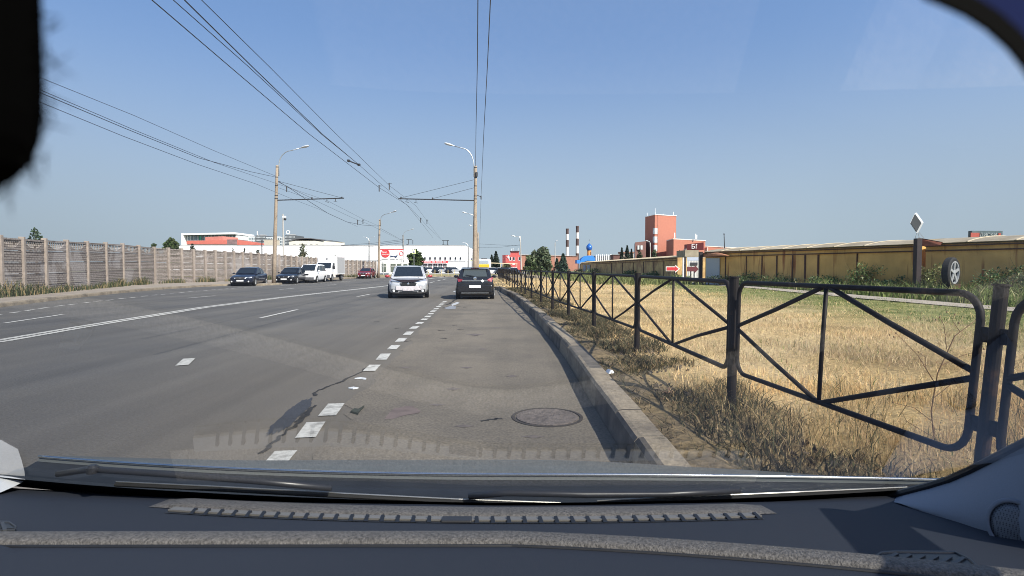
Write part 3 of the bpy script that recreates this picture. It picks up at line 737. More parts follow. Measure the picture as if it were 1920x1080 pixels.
for (P0, lab, sc_) in ((A_[4], 'small dark hanger on the slanting wires, left of the nearer pair', 1), (C_[4], 'small dark hanger on the slanting wires, right of the nearer pair', 1), (at(788.5, 412, 66), 'tiny dark hanger on the slanting wires, left of the farther pair', 1.3), (at(800.5, 415, 70), 'tiny dark hanger on the slanting wires, right of the farther pair', 1.3), (at(670.5, 416, 66), 'small dark hanger on the left wires just before the leaning post, left one', 1.3), (at(680.5, 415, 68), 'small dark hanger on the left wires just before the leaning post, right one', 1.3), (at(537.5, 353, 48), 'small dark hanger on the left wires beside the left lamp post', 1.2)):
    b = MB(); b.tube([P0 + Vector((0, 0, .18 * sc_)), P0 - Vector((0, 0, .26 * sc_))], .036 * sc_, 6); b.tube([P0 + Vector((-.08, 0, .12)), P0 + Vector((.16, 0, .12))], .02, 6); tag(b.build('wire_spacer', M_dkmetal), lab, 'insulator')
b = MB(); q = B2[4]; b.box(q, (.12, .2, .1)); b.bar(q, q + Vector((-.25, -1.0, .02)), .05, .05); b.box(q + Vector((-.25, -1.0, .02)), (.12, .2, .1)); tag(b.build('wire_clamp', M_dkmetal), 'dark clamp where two slanting wires join above the road', 'insulator')
# left-hand wires
GL = 'wires along the left side'
pL = at(519, 331, YL)
def lpt(px, py, X): d = ray(px, py); return Vector((0, 0, CAMZ)) + d * (X / d.x)
def ext(P, k=1.4): P = list(P); P.insert(0, P[0] + (P[0] - P[1]) * k); return P
wire(ext([lpt(105, 157.5, -20.3), lpt(250, 216, -20.4), lpt(400, 282, -20.6), pL]), .013, 'topmost long wire on the left, running to the head of the left lamp post', GL)
wire(ext([lpt(107, 182, -15.6), lpt(250, 243, -15.6), lpt(400, 304, -15.8), at(521, 345, YL), at(613, 376, YL + 1), at(683, 412, 68), at(711, 424, 80)]), .011, 'upper of the three left wires below the topmost one', GL)
wire(ext([lpt(107, 187, -16.6), lpt(240, 243, -16.6), lpt(372, 296, -16.8), lpt(470, 322, -17.6), at(517, 332, YL)]), .015, 'thick left wire bending up to the left lamp post', GL)
wire(ext([lpt(103, 203, -15.1), lpt(230, 255, -15.1), lpt(370, 308, -15.2), lpt(480, 345, -15.5), at(545, 372, 49), at(600, 393, 56), at(670, 425, 70)]), .011, 'lowest long wire on the left, passing under the left cross arm', GL)
wire([at(522, 340, YL), at(548, 356, 50), at(580, 378, 55), at(615, 400, 61), at(650, 416, 69), at(680, 422, 76), at(710, 424, G(709.5, 520, .12).y)], .022, 'thick cable sagging from the left lamp post to the leaning post', GL)
wire([at(522, 352, YL), at(600, 380, 56), at(660, 408, 68), at(690, 420, 78), at(745, 447, 110)], .012, 'thin wire crossing under the sagging cable towards the leaning post', GL)
wire([at(713, 428, 86), at(735, 440, 100), at(756, 452, 118)], .02, 'cable from the leaning lamp post to the grey one by the round sign', GL)
for k, (r0, r1) in enumerate(((452, 449), (456, 451.5), (460, 455))):
    wire([at(640, 460 + k * .5, 120), at(700, r0 + 4 - k, 119), at(755, r1, 118)], .03, ['upper', 'middle', 'lowest'][k] + ' of three dark cables running along the top of the white store wall', 'cables above the white store')
b = MB()
for (x0, x1, y0, y1) in ((762, 772, 449, 449), (774, 774, 450, 458), (766, 766, 449, 458), (762, 766, 458, 459)): b.bar(at(x0, y0, 118), at(x1, y1, 118) if (x0, y0) != (x1, y1) else at(x1 + 1, y1, 118), .1, .1)
tag(b.build('wire_junction', M_dkmetal), 'dark bracket frame with hangers beside the grey lamp post head', 'bracket')
b = MB()
for (x0, x1, y0, y1) in ((829, 842, 451, 451), (831, 831, 451, 459), (839, 839, 451, 459), (829, 842, 459, 459.5)): b.bar(at(x0, y0, 100), at(x1, y1, 100), .09, .09)
tag(b.build('wire_junction', M_dkmetal), 'dark frame hanging from the wires above the white store roof', 'bracket')
# right-hand pair running up over the viewer
GR = 'cables along the right kerb'
wire(ext([zpt(896, 0, 9.2), zpt(895, 120, 9.2), zpt(892.5, 240, 9.2), at(891.5, 311, YR), ], 2.5), .016, 'thick straight cable rising from the right lamp post head to the top edge', GR)
wire(ext([zpt(919.5, 0, 7.6), zpt(914, 120, 7.6), zpt(907, 250, 7.5), at(902, 368, YR), at(900, 440, 84), at(899, 470, 118)], 2.5), .013, 'slightly slanting cable right of the straight one, held by the side bracket', GR)
wire([at(893, 457, 118), at(930, 459, 108), at(975, 461, 100)], .02, 'thin faint wire crossing to the slim lamp post by the red building', GR)
wire([at(893, 464, 118), at(940, 463.5, 108), at(975, 459, 100)], .02, 'lower faint wire crossing to the slim lamp post by the red building', GR)
# ------------------------------------------------------------------ vehicles
def paint(name, col, metal=.25, rough=.3):
    return mat(name, col, rough, metal, var=.03, bscale=6, coat=.7)
def make_car(name, label, loc, rz, P, m_body, group=None):
    """car with its front towards -y in local space"""
    t = thing(name, loc, label, P.get('cat', 'car'), group, rz, world=False)
    L, W, H = P['L'], P['W'] / 2, P['H']; hf, bl, th = P['hood'], P['belt'], P['trunk']; yA, yB, yC, yD = P['yA'], P['yB'], P['yC'], P['yD']
    gc = P.get('clear', .19)
    st = [(-L / 2, .80, gc + .10, hf - .16), (-L / 2 + .10, .90, gc + .02, hf - .06), (-L / 2 + .55, .985, gc, hf + .02), (yA, 1.0, gc, bl), ((yA + yD) / 2, 1.0, gc, bl + .01), (yD, 1.0, gc, bl + .02), (L / 2 - .35, .985, gc + .01, max(th, .2)), (L / 2 - .08, .93, gc + .05, th - .05), (L / 2, .82, gc + .12, th - .14)]
    st = sorted(st, key=lambda s_: s_[0])
    b = MB(); rows_ = []
    for (y, wf, zb, zs) in st:
        w_ = W * wf; half = [(0, zb), (w_ * .86, zb), (w_ * .97, zb + .10), (w_, lerp(zb, zs, .45)), (w_ * .985, lerp(zb, zs, .78)), (w_ * .93, zs - .03), (w_ * .78, zs + .01), (0, zs + .035)]
        rows_.append([Vector((x, y, z)) for (x, z) in half] + [Vector((-x, y, z)) for (x, z) in reversed(half[1:-1])])
    for r_ in rows_: r_.append(r_[0])
    b.grid(rows_)
    k = len(rows_[0]); b.f.append(tuple(range(k - 1))); b.f.append(tuple((len(rows_) - 1) * k + i for i in reversed(range(k - 1))))
    me_o = b.build('body', m_body, t, smooth=True, world=False)
    bm_ = bmesh.new(); bm_.from_mesh(me_o.data); bmesh.ops.remove_doubles(bm_, verts=bm_.verts, dist=1e-4); bmesh.ops.recalc_face_normals(bm_, faces=bm_.faces); bm_.to_mesh(me_o.data); bm_.free()
    me_o.data.polygons.foreach_set('use_smooth', [True] * len(me_o.data.polygons))
    mo = me_o.modifiers.new('sub', 'SUBSURF'); mo.levels = 2; mo.render_levels = 2
    # greenhouse
    wb, wt = W * .90, W * P.get('tumble', .74)
    rh = H
    def half(y, zt, wtop, wbot): return [Vector((wbot, y, bl - .02)), Vector((lerp(wbot, wtop, .96), y, lerp(bl, zt, .90))), Vector((wtop * .90, y, zt - .012)), Vector((0, y, zt + .012))]
    secs = [(yA, bl + .015, wb * .97, wb), (yB, rh - .045, wt, wb), ((yB + yC) / 2, rh, wt * 1.01, wb * 1.01), (yC, rh - .05, wt * .97, wb), (yD, bl + .03, wb * .93, wb * .97)]
    rows_ = []
    for (y, zt, a, c) in secs:
        h_ = half(y, zt, a, c); rows_.append(h_ + [Vector((-p.x, p.y, p.z)) for p in reversed(h_[:-1])])
    b = MB(); b.grid(rows_); b.f.append(tuple(range(7))); b.f.append(tuple(4 * 7 + i for i in range(7)))
    b.build('cabin', m_body, t, world=False, bevel=.035)
    def face(quad, u0, u1, v0, v1, nm, m, off=.012, n=4):
        A, B, C_, D = quad; bb = MB(); rs = []
        nrm = (B - A).cross(D - A).normalized()
        for i in range(n + 1):
            v = lerp(v0, v1, i / n); rs.append([(A.lerp(B, lerp(u0, u1, j / n))).lerp(D.lerp(C_, lerp(u0, u1, j / n)), v) + nrm * off for j in range(n + 1)])
        bb.grid(rs); bb.grid([[p - nrm * .05 for p in r_] for r_ in rs])
        return bb.build(nm, m, t, world=False)
    s0, s1, s2, s3, s4 = secs
    def C4(s_, sg, top): return Vector((sg * (s_[2] * .90 if top else s_[3] * .92), s_[0], (s_[1] - .012) if top else bl + .01))
    # windscreen A(low) B(top)
    face([C4(s0, -1, 0), C4(s0, 1, 0), C4(s1, 1, 1), C4(s1, -1, 1)], .05, .95, .06, .93, 'windscreen', M_glass, .036)
    face([C4(s4, 1, 0), C4(s4, -1, 0), C4(s3, -1, 1), C4(s3, 1, 1)], .09, .91, .12, .90, 'rear_window', P.get('rglass', M_glass), .036)
    for sg in (-1, 1):
        def sp(y, f_):
            a = interp([(s_[0], s_[3]) for s_ in secs], y); c = interp([(s_[0], s_[2]) for s_ in secs], y); zt = interp([(s_[0], s_[1]) for s_ in secs], y)
            return Vector((sg * (lerp(a, lerp(a, c, .96), f_ / .9) + .012), y, lerp(bl, zt, f_)))
        nS = P.get('nside', 2); ya, yd = yA + .22, yD - P.get('cpil', .25); cuts = [lerp(ya, yd, k / nS) for k in range(nS + 1)]
        for a, c in zip(cuts, cuts[1:]):
            bb = MB(); a2, c2 = a + .035, c - .035; n = 6
            lo = [sp(lerp(a2, c2, j / n), .07) for j in range(n + 1)]; hi = [sp(lerp(a2, c2, j / n), .82) for j in range(n + 1)]
            bb.grid([lo, hi]); bb.grid([[q - Vector((sg * .02, 0, 0)) for q in r_] for r_ in (lo, hi)]); bb.build('side_window', M_glass, t, world=False)
        # mirrors
        bb = MB(); c_ = Vector((sg * (W + .09), yA + .32, bl + .06)); bb.lathe([(.03, -.1), (.10, -.07), (.12, 0), (.10, .06), (.03, .09)], c_, 10, M=Matrix.Diagonal((1.0, .7, .75))); bb.bar(Vector((sg * (W * .9), yA + .34, bl)), c_, .05, .04)
        bb.build('wing_mirror', P.get('mirror', m_body), t, smooth=True, world=False)
    # wheels
    wr = P.get('wr', .31)
    for sg in (-1, 1):
        for y in (-L / 2 + P.get('fo', .85), L / 2 - P.get('ro', .75)):
            bb = MB(); M = Matrix.Rotation(math.pi / 2, 3, 'Y')
            xo = sg * (W - .085)
            bb.lathe([(wr * .6, -.10), (wr * .96, -.10), (wr, -.07), (wr, .07), (wr * .96, .10), (wr * .6, .10)], (xo, y, wr), 20, M=M); wh = bb.build('wheel', M_rubber, t, world=False)
            bb = MB(); bb.lathe([(wr * .66, -.108), (wr * .62, -.104), (.07, -.112), (.05, -.118)], (xo, y, wr), 16, M=M) if sg < 0 else bb.lathe([(wr * .66, .108), (wr * .62, .104), (.07, .112), (.05, .118)], (xo, y, wr), 16, M=M)
            for k in range(6):
                a = k * math.pi / 3; bb.bar(Vector((sg * (W + .03), y, wr)), Vector((sg * (W + .03), y + wr * .6 * math.cos(a), wr + wr * .6 * math.sin(a))), .012, .05)
            bb.build('rim', mat('alloy', (.45, .46, .47), .35, .6, var=.05), wh, world=False)
            bb = MB(); n = 14; ar = [Vector((sg * (W + .004), y + (wr + .055) * math.cos(R(-20 + 220 * k / n)), wr + .02 + (wr + .055) * math.sin(R(-20 + 220 * k / n)))) for k in range(n + 1)]
            bb.slab(ar, (sg * -1, 0, 0), .16); bb.build('wheel_arch', M_black, t, world=False)
    fy = -L / 2
    # front: lamps, grille, plate, lower intake
    for sg in (-1, 1):
        bb = MB(); z = hf - .17; hl = P.get('hl', (.40, .15))
        q = [Vector((sg * (W * .80 - hl[0] * .95), fy + .015, z - hl[1] * .35)), Vector((sg * W * .86, fy + .14, z - hl[1] * .45)), Vector((sg * W * .915, fy + .34, z + hl[1] * .62)), Vector((sg * W * .80, fy + .14, z + hl[1] * .66)), Vector((sg * (W * .80 - hl[0]), fy + .02, z + hl[1] * .25))]
        bb.slab(q, (0, -1, .1), .03); bb.build('headlight', M_lens, t, world=False, bevel=.01)
        bb = MB(); bb.slab([Vector((sg * W * .48, fy - .002, gc + .13)), Vector((sg * W * .80, fy + .05, gc + .11)), Vector((sg * W * .83, fy + .05, gc + .25)), Vector((sg * W * .55, fy, gc + .23))], (0, -1, 0), .025)
        fl = bb.build('fog_light_recess', M_black, t, world=False)
        bb = MB(); bb.lathe([(.055, 0), (.06, .02), (.03, .03)], (sg * W * .70, fy + .005, gc + .175), 10, M=Matrix.Rotation(math.pi / 2, 3, 'X')); bb.build('fog_light', M_lens, fl, world=False)
    bb = MB(); gz = hf - .20; bb.slab([Vector((-W * .42, fy - .004, gz + .07)), Vector((W * .42, fy - .004, gz + .07)), Vector((W * .34, fy - .008, gz - .07)), Vector((-W * .34, fy - .008, gz - .07))], (0, -1, 0), .02); gr = bb.build('grille', M_black, t, world=False)
    if P.get('chromegrille', True):
        bb = MB(); bb.bar(Vector((-W * .43, fy - .028, gz + .078)), Vector((W * .43, fy - .028, gz + .078)), .02, .03); bb.bar(Vector((-W * .38, fy - .03, gz)), Vector((W * .38, fy - .03, gz)), .012, .018); bb.build('chrome_bar', M_chrome, gr, world=False)
    bb = MB(); bb.lathe([(.055, 0), (.05, .02), (.02, .024)], (0, fy - .02, gz + .03), 12, M=Matrix.Rotation(math.pi / 2, 3, 'X')); bb.build('badge', M_chrome, t, world=False)
    bb = MB(); bb.box((P.get('plx', 0), fy - .035, gc + .24), (.52, .015, .115)); bb.build('number_plate', P.get('platem', M_plate), t, world=False, bevel=.004)
    bb = MB(); bb.slab([Vector((-W * .42, fy - .004, gc + .15)), Vector((W * .42, fy - .004, gc + .15)), Vector((W * .46, fy, gc + .05)), Vector((-W * .46, fy, gc + .05))], (0, -1, 0), .02); bb.build('lower_intake', M_black, t, world=False)
    # rear lamps, plate
    ry = L / 2
    for sg in (-1, 1):
        bb = MB(); z0, z1 = th - .24, th - .05
        if P.get('hatch'): z0, z1 = th - .17, th + .03
        bb.slab([Vector((sg * W * .60, ry - .03, z0 + .04)), Vector((sg * W * .88, ry - .06, z0)), Vector((sg * W * .95, ry - .26, z1 + .01)), Vector((sg * W * .86, ry - .10, z1)), Vector((sg * W * .66, ry - .03, z1 - .08))], (0, 1, 0), .035); bb.build('tail_light', M_redlens, t, world=False, bevel=.01)
    bb = MB(); bb.box((0, ry + .015, P.get('rpz', gc + .42)), (.52, .015, .115)); bb.build('number_plate', M_plate, t, world=False)
    bb = MB(); bb.box((0, 0, gc - .02), (W * 1.6, L * .86, .12)); bb.build('underbody', M_black, t, world=False)
    return t
# silver car driving towards the viewer
Ysil = G(767, 560).y
sil = paint('silver_paint', (.52, .53, .55), .35, .32)
PS = dict(L=4.35, W=1.90, H=1.56, hood=.86, belt=.98, trunk=1.0, yA=-1.15, yB=-.35, yC=1.45, yD=2.02, hatch=True, nside=3, cpil=.15, mirror=paint('red_mirror', (.42, .05, .05), .1), hl=(.46, .20), chromegrille=False, platem=mat('dirty_plate', (.55, .51, .53), .6, var=.25, bscale=12))
tS = make_car('silver_car', 'silver car with red wing mirrors and dented bonnet driving towards the viewer', (at(767, 540, Ysil + 2.18).x, Ysil + 2.18, 0), R(9.5), PS, sil)
W_ = .90; fy = -4.35 / 2
bb = MB(); bb.slab([Vector((-W_ * .92, fy + .30, .92)), Vector((-W_ * .5, fy + .10, .885)), Vector((0, fy + .05, .88)), Vector((W_ * .5, fy + .10, .885)), Vector((W_ * .92, fy + .30, .92)), Vector((W_ * .55, fy + .02, .845)), Vector((W_ * .30, fy - .03, .76)), Vector((-W_ * .30, fy - .03, .76)), Vector((-W_ * .55, fy + .02, .845))], (0, -.7, .7), .02); bb.build('bonnet_deflector', mat('deflector', (.02, .012, .012), .25, var=.1), tS, world=False)
bb = MB(); bb.box((0.02, fy - .012, .50), (1.18, .03, .20)); bb.build('bumper_centre', mat('patched_silver', (.60, .56, .58), .5, .1, var=.12, bscale=9, col2=(.33, .31, .32), vscale=7, thr=(.56, .62)), tS, world=False, bevel=.02)
bb = MB(); bb.bar(Vector((-.26, fy + 1.16, 1.0)), Vector((.50, fy + 1.04, .985)), .03, .02); bb.bar(Vector((-.75, fy + 1.16, 1.0)), Vector((-.1, fy + 1.05, .985)), .03, .02); bb.build('wiper', M_black, tS, world=False)
for sg in (-1, 1):
    bb = MB()
    for k in range(5): z = lerp(1.05, 1.36, k / 4); bb.box((sg * lerp(.80, .685, k / 4), lerp(-1.06, -.5, k / 4), z), (.035, .03, .035))
    bb.build('pillar_trim', mat('white_tape', (.75, .75, .75), .5, var=.05), tS, world=False)
# driver's outline behind the glass is not readable in the photograph; the glass is dark
# black hatchback seen from behind
Yb = G(890, 562).y
blk = paint('black_paint', (.018, .019, .023), .3, .25)
PB = dict(L=4.25, W=1.74, H=1.46, hood=.84, belt=.96, trunk=.98, yA=-1.05, yB=-.2, yC=1.55, yD=1.98, hatch=True, tumble=.76, rpz=.60, rglass=mat('rear_glass_reflection', (.055, .066, .07), .12, var=.08))  # rear glass colour lightened to imitate a grey reflection
tB = make_car('black_hatchback', 'black hatchback parked against the right kerb, seen from behind', (at(889.5, 540, Yb).x * 1.06, Yb + 2.12, 0), R(180 + 3.5), PB, blk)
W_ = .87; ry = 2.125
bb = MB(); bb.bar(Vector((-.58, ry + .012, .86)), Vector((.58, ry + .012, .86)), .03, .05); bb.build('chrome_strip', M_chrome, tB, world=False)
bb = MB(); bb.slab([Vector((-.34 - .085, ry + .025, .855)), Vector((-.34, ry + .025, .785)), Vector((-.34 + .085, ry + .025, .855)), Vector((-.34, ry + .025, .925))], (0, 1, 0), .01); bb.build('sticker', mat('white_sticker', (.82, .82, .82), .6, var=.02), tB, world=False)
bb = MB(); bb.lathe([(.075, 0), (.078, .015), (.03, .02)], (0, ry - .02, .965), 14, M=Matrix.Rotation(-math.pi / 2, 3, 'X')); bb.build('badge', M_chrome, tB, world=False)
bb = MB(); bb.box((0, 1.60, 1.415), (.36, .05, .035)); bb.build('brake_light', M_redlens, tB, world=False)
bb = MB(); bb.slab([Vector((-.60, 1.50, 1.452)), Vector((.60, 1.50, 1.452)), Vector((.56, 1.70, 1.435)), Vector((-.56, 1.70, 1.435))], (0, 0, 1), .02); bb.build('roof_spoiler', blk, tB, world=False, bevel=.008)
bb = MB(); bb.bar(Vector((0, 2.0, 1.06)), Vector((.42, 1.93, 1.12)), .02, .03); bb.build('rear_wiper', M_black, tB, world=False)
bb = MB(); bb.bar(Vector((-.62, ry + .02, .31)), Vector((.62, ry + .02, .31)), .02, .035); bb.build('bumper_strip', M_chrome, tB, world=False)
bb = MB(); bb.box((0, ry - .02, .50), (1.55, .08, .30)); bb.build('rear_bumper', blk, tB, world=False, bevel=.03)
bb = MB(); bb.tube([Vector((0, 1.42, 1.46)), Vector((.0, 1.62, 1.60))], .008, 5); bb.build('aerial', M_black, tB, world=False)
# parked row on the left
navy = paint('navy_paint', (.018, .024, .045), .35, .25); dark = paint('dark_paint', (.014, .016, .022), .3, .25)
PSed = dict(L=4.5, W=1.79, H=1.50, hood=.80, belt=.93, trunk=1.0, yA=-.95, yB=-.15, yC=1.05, yD=1.75, cpil=.3)
def place(px, row, yaw, P, fn, *a):
    q = G(px, row); return q
q = G(446, 536.6); t1 = make_car('dark_sedan', 'dark navy sedan parked nearest at the left kerb, in front of the lamp post island', (q.x - .12, q.y + 2.2, 0), R(8), PSed, navy)
q = G(536, 532.4); t2 = make_car('dark_sedan', 'black sedan with chrome grille parked behind the left lamp post, ahead of the white van', (q.x - .28, q.y + 2.2, 0), R(3), dict(PSed, W=1.82), dark)
PV = dict(L=4.35, W=1.82, H=1.80, hood=1.02, belt=1.10, trunk=1.15, yA=-1.35, yB=-.55, yC=1.85, yD=2.08, hatch=True, nside=3, cpil=.15, tumble=.82, cat='van', hl=(.36, .2), chromegrille=False)
wht = paint('white_paint', (.82, .82, .83), 0, .35)
q = G(580, 530.5); t3 = make_car('white_van', 'small white panel van parked between the black sedan and the box truck', (q.x - .5, q.y + 2.1, 0), R(3), PV, wht)
bb = MB(); bb.box((0, -4.35 / 2 + .0, .42), (1.66, .10, .26)); bb.build('front_bumper', mat('grey_bumper', (.11, .11, .12), .6, var=.1), t3, world=False, bevel=.03)
red_ = paint('red_paint', (.20, .02, .025), .3, .3)
q = G(683, 522.6); t5 = make_car('red_car', 'dark red hatchback parked alone past the white box truck', (q.x - .2, q.y + 2.0, 0), R(2), dict(PB, H=1.43, L=4.1), red_)
# box truck
q = G(613, 528.0)
t4 = thing('box_truck', (q.x - .75, q.y + 3.0, 0), 'white box truck parked behind the small white van at the left wall', 'truck', None, R(3), world=False)
bb = MB()
prof = [(-3.0, .38), (-3.02, .95), (-2.90, 1.12), (-2.25, 1.30), (-1.62, 2.02), (-1.2, 2.10), (-.75, 2.10), (-.75, .38)]
bb.add([Vector((s_ * (.93 if z < 1.3 else .84), y, z)) for s_ in (-1, 1) for (y, z) in prof], [tuple(range(8)), tuple(reversed(range(8, 16)))] + [(i, (i + 1) % 8, 8 + (i + 1) % 8, 8 + i) for i in range(8)])
bb.build('cab', wht, t4, world=False, bevel=.06)
bb = MB(); bb.slab([Vector((-.78, -2.20, 1.37)), Vector((.78, -2.20, 1.37)), Vector((.70, -1.68, 1.96)), Vector((-.70, -1.68, 1.96))], (0, -.75, .66), .02); bb.build('windscreen', M_glass, t4, world=False)
for s_ in (-1, 1):
    bb = MB(); bb.slab([Vector((s_ * .90, -1.95, 1.33)), Vector((s_ * .90, -.95, 1.33)), Vector((s_ * .86, -.95, 1.95)), Vector((s_ * .86, -1.52, 1.95))], (s_, 0, 0), .02); bb.build('side_window', M_glass, t4, world=False)
    bb = MB(); bb.slab([Vector((s_ * .45, -3.0, .84)), Vector((s_ * .90, -2.94, .84)), Vector((s_ * .88, -2.86, 1.10)), Vector((s_ * .60, -2.94, 1.06))], (0, -1, .1), .03); bb.build('headlight', M_lens, t4, world=False)
    bb = MB(); bb.box((s_ * 1.06, -1.95, 1.45), (.16, .08, .34)); bb.bar((s_ * .9, -1.9, 1.5), (s_ * 1.06, -1.95, 1.5), .04, .04); bb.build('wing_mirror', M_black, t4, world=False, bevel=.02)
    for y in (-2.2, 1.7):
        bb = MB(); M = Matrix.Rotation(math.pi / 2, 3, 'Y'); bb.lathe([(.2, -.11), (.34, -.11), (.36, -.07), (.36, .07), (.34, .11), (.2, .11)], (s_ * .86, y, .36), 18, M=M); wh = bb.build('wheel', M_rubber, t4, world=False)
        bb = MB(); bb.lathe([(.2, -.118), (.05, -.12)] if s_ < 0 else [(.2, .118), (.05, .12)], (s_ * .86, y, .36), 14, M=M); bb.build('rim', MATS['alloy'], wh, world=False)
        bb = MB(); bb.slab([Vector((s_ * (.935), y + .42 * math.cos(R(-10 + 200 * k / 12)), .38 + .42 * math.sin(R(-10 + 200 * k / 12)))) for k in range(13)], (-s_, 0, 0), .2); bb.build('wheel_arch', M_black, t4, world=False)
bb = MB(); bb.box((0, 1.05, 1.72), (2.1, 3.5, 2.02)); bx = bb.build('cargo_box', wht, t4, world=False, bevel=.03)
bb = MB(); bb.slab([Vector((-1.0, -.71, 2.02)), Vector((1.0, -.71, 2.02)), Vector((.95, -.72, 2.60)), Vector((-.95, -.72, 2.60))], (0, -1, 0), .05)
bb.build('front_panel', wht, bx, world=False)
bb = MB(); bb.slab([Vector((-.14, -.775, 2.40)), Vector((0, -.775, 2.30)), Vector((.14, -.775, 2.40)), Vector((0, -.775, 2.50))], (0, -1, 0), .008); bb.build('badge', M_dkmetal, t4, world=False)
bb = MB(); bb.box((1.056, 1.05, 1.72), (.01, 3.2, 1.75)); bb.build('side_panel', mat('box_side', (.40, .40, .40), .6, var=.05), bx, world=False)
bb = MB(); bb.box((0, -2.98, .55), (1.80, .16, .36)); bb.build('front_bumper', MATS['grey_bumper'], t4, world=False, bevel=.04)
bb = MB(); bb.box((0, -2.95, .95), (.8, .06, .16)); bb.build('grille', M_black, t4, world=False)
bb = MB(); bb.box((0, -3.07, .56), (.52, .012, .115)); bb.build('number_plate', M_plate, t4, world=False)
bb = MB(); bb.box((0, .9, .52), (1.5, 3.9, .2)); bb.box((0, 2.3, .48), (1.9, .6, .25)); bb.build('chassis', M_black, t4, world=False)
# bus seen from behind, far down the road
p = at(907.5, 512, 128)
t = thing('bus', (p.x, 128, 0), 'white and yellow bus seen from behind far down the road past the right lamp post', 'bus', None, R(0), world=False)
bb = MB(); bb.box((0, 5, 1.92), (2.5, 10, 3.1)); bb.build('body', mat('bus_white', (.70, .72, .74), .5, var=.04), t, world=False, bevel=.15)
bb = MB(); bb.box((0, -.02, 1.75), (2.42, .06, 1.0)); bb.build('yellow_panel', mat('bus_yellow', (.75, .45, .02), .5, var=.05), t, world=False, bevel=.02)
bb = MB(); bb.box((0, -.02, 2.75), (2.1, .05, .7)); bb.build('rear_window', mat('bus_glass', (.36, .40, .44), .15, var=.05), t, world=False)
bb = MB(); bb.box((0, 1.2, 3.55), (1.3, 1.5, .18)); bb.build('roof_unit', M_dkmetal, t, world=False)
bb = MB(); bb.box((0, -.03, .5), (2.3, .06, .2)); bb.build('bumper', M_black, t, world=False)
for s_ in (-1, 1):
    bb = MB(); bb.box((s_ * 1.08, -.05, 1.0), (.16, .04, .4)); bb.build('tail_light', M_redlens, t, world=False)
    bb = MB(); bb.lathe([(.3, -.15), (.48, -.15), (.48, .15), (.3, .15)], (s_ * 1.1, 2.5, .48), 14, M=Matrix.Rotation(math.pi / 2, 3, 'Y')); bb.build('wheel', M_rubber, t, world=False)
# far parked cars: a small pattern car with body, cabin, wheels, copied
def small_car(loc, rz, m_, label, group, name='parked_car'):
    t = thing(name, loc, label, 'car', group, rz, world=False)
    bb = MB()
    pr = [(-2.1, .25), (-2.15, .6), (-1.95, .75), (-1.1, .9), (2.0, .95), (2.1, .7), (2.1, .3)]
    bb.add([Vector((s_ * .85, y, z)) for s_ in (-1, 1) for (y, z) in pr], [tuple(range(7)), tuple(reversed(range(7, 14)))] + [(i, (i + 1) % 7, 7 + (i + 1) % 7, 7 + i) for i in range(7)]); bb.build('body', m_, t, world=False, bevel=.06)
    bb = MB(); bb.add([Vector((s_ * .80, -1.0, .9)) for s_ in (-1, 1)] + [Vector((s_ * .62, -.3, 1.42)) for s_ in (-1, 1)] + [Vector((s_ * .62, 1.1, 1.44)) for s_ in (-1, 1)] + [Vector((s_ * .78, 1.85, .93)) for s_ in (-1, 1)], [(0, 2, 3, 1), (2, 4, 5, 3), (4, 6, 7, 5), (0, 6, 4, 2), (1, 3, 5, 7), (0, 1, 7, 6)]); bb.build('window_band', M_glass, t, world=False, bevel=.03)
    bb = MB(); bb.box((0, .4, 1.45), (1.2, 1.4, .04)); bb.build('roof', m_, t, world=False, bevel=.015)
    for s_ in (-1, 1):
        for y in (-1.3, 1.3):
            bb = MB(); bb.lathe([(.2, -.1), (.31, -.1), (.31, .1), (.2, .1)], (s_ * .8, y, .31), 12, M=Matrix.Rotation(math.pi / 2, 3, 'Y')); bb.build('wheel', M_rubber, t, world=False)
    return t
lots = [(796, 'dark'), (806, 'white'), (818, 'dark'), (829, 'silver'), (842, 'dark'), (853, 'silver')]
for k, (px, c_) in enumerate(lots):
    p = at(px, 508, 138); small_car((p.x, 138, .13), R(90 if k % 2 else 0), {'dark': dark, 'white': wht, 'silver': sil}[c_], ['first %s parked car from the left under the store windows', 'second car, %s, under the store windows', 'third car, %s, under the store windows', 'fourth car, %s, under the right store windows', 'fifth car, %s, near the right store corner', 'last %s parked car at the right store corner'][k] % c_, 'cars parked before the white store')
for k, (px, Y, c_, lab) in enumerate(((926, 119, 'white', 'pale car just right of the black hatchback roof, far down the kerb'), (938, 117, 'silver', 'silver car over the railing tops right of the bus'), (950, 114, 'dark', 'dark car over the railing tops under the pipe'), (963, 116, 'silver', 'grey car by the foot of the slim lamp post'), (1022, 122, 'white', 'white car glimpsed under the broad tree'))):
    p = at(px, 510, Y); small_car((p.x, Y, .05), R((80, 10, 85, 15, 5)[k]), {'dark': dark, 'white': wht, 'silver': sil}[c_], lab, 'cars parked beyond the railing')
# ------------------------------------------------------------------ buildings
def wall_box(t, name, plan, z0, z1, m, **k):
    b = MB(); b.prism(plan, z0, z1); return b.build(name, m, t, **k)
def quad_on(a, b_, z0, z1, out, th=.06):
    """slab standing on plan segment a-b between heights, offset outward"""
    a, b_ = Vector((a[0], a[1], 0)), Vector((b_[0], b_[1], 0)); t = (b_ - a).normalized(); n = Vector((t.y, -t.x, 0))
    if n.y > 0: n = -n
    return [a + n * out + Vector((0, 0, z0)), b_ + n * out + Vector((0, 0, z0)), b_ + n * out + Vector((0, 0, z1)), a + n * out + Vector((0, 0, z1))], n, th
def X_(px, Y): return at(px, 502, Y).x
def Z_(row, Y): return at(960, row, Y).z
M_red = mat('red_sign', (.62, .05, .06), .5, var=.05)
M_win = mat('window_dark', (.02, .025, .03), .15, var=.2, bscale=2)
M_grey = mat('grey_trim', (.42, .42, .42), .7, var=.08)
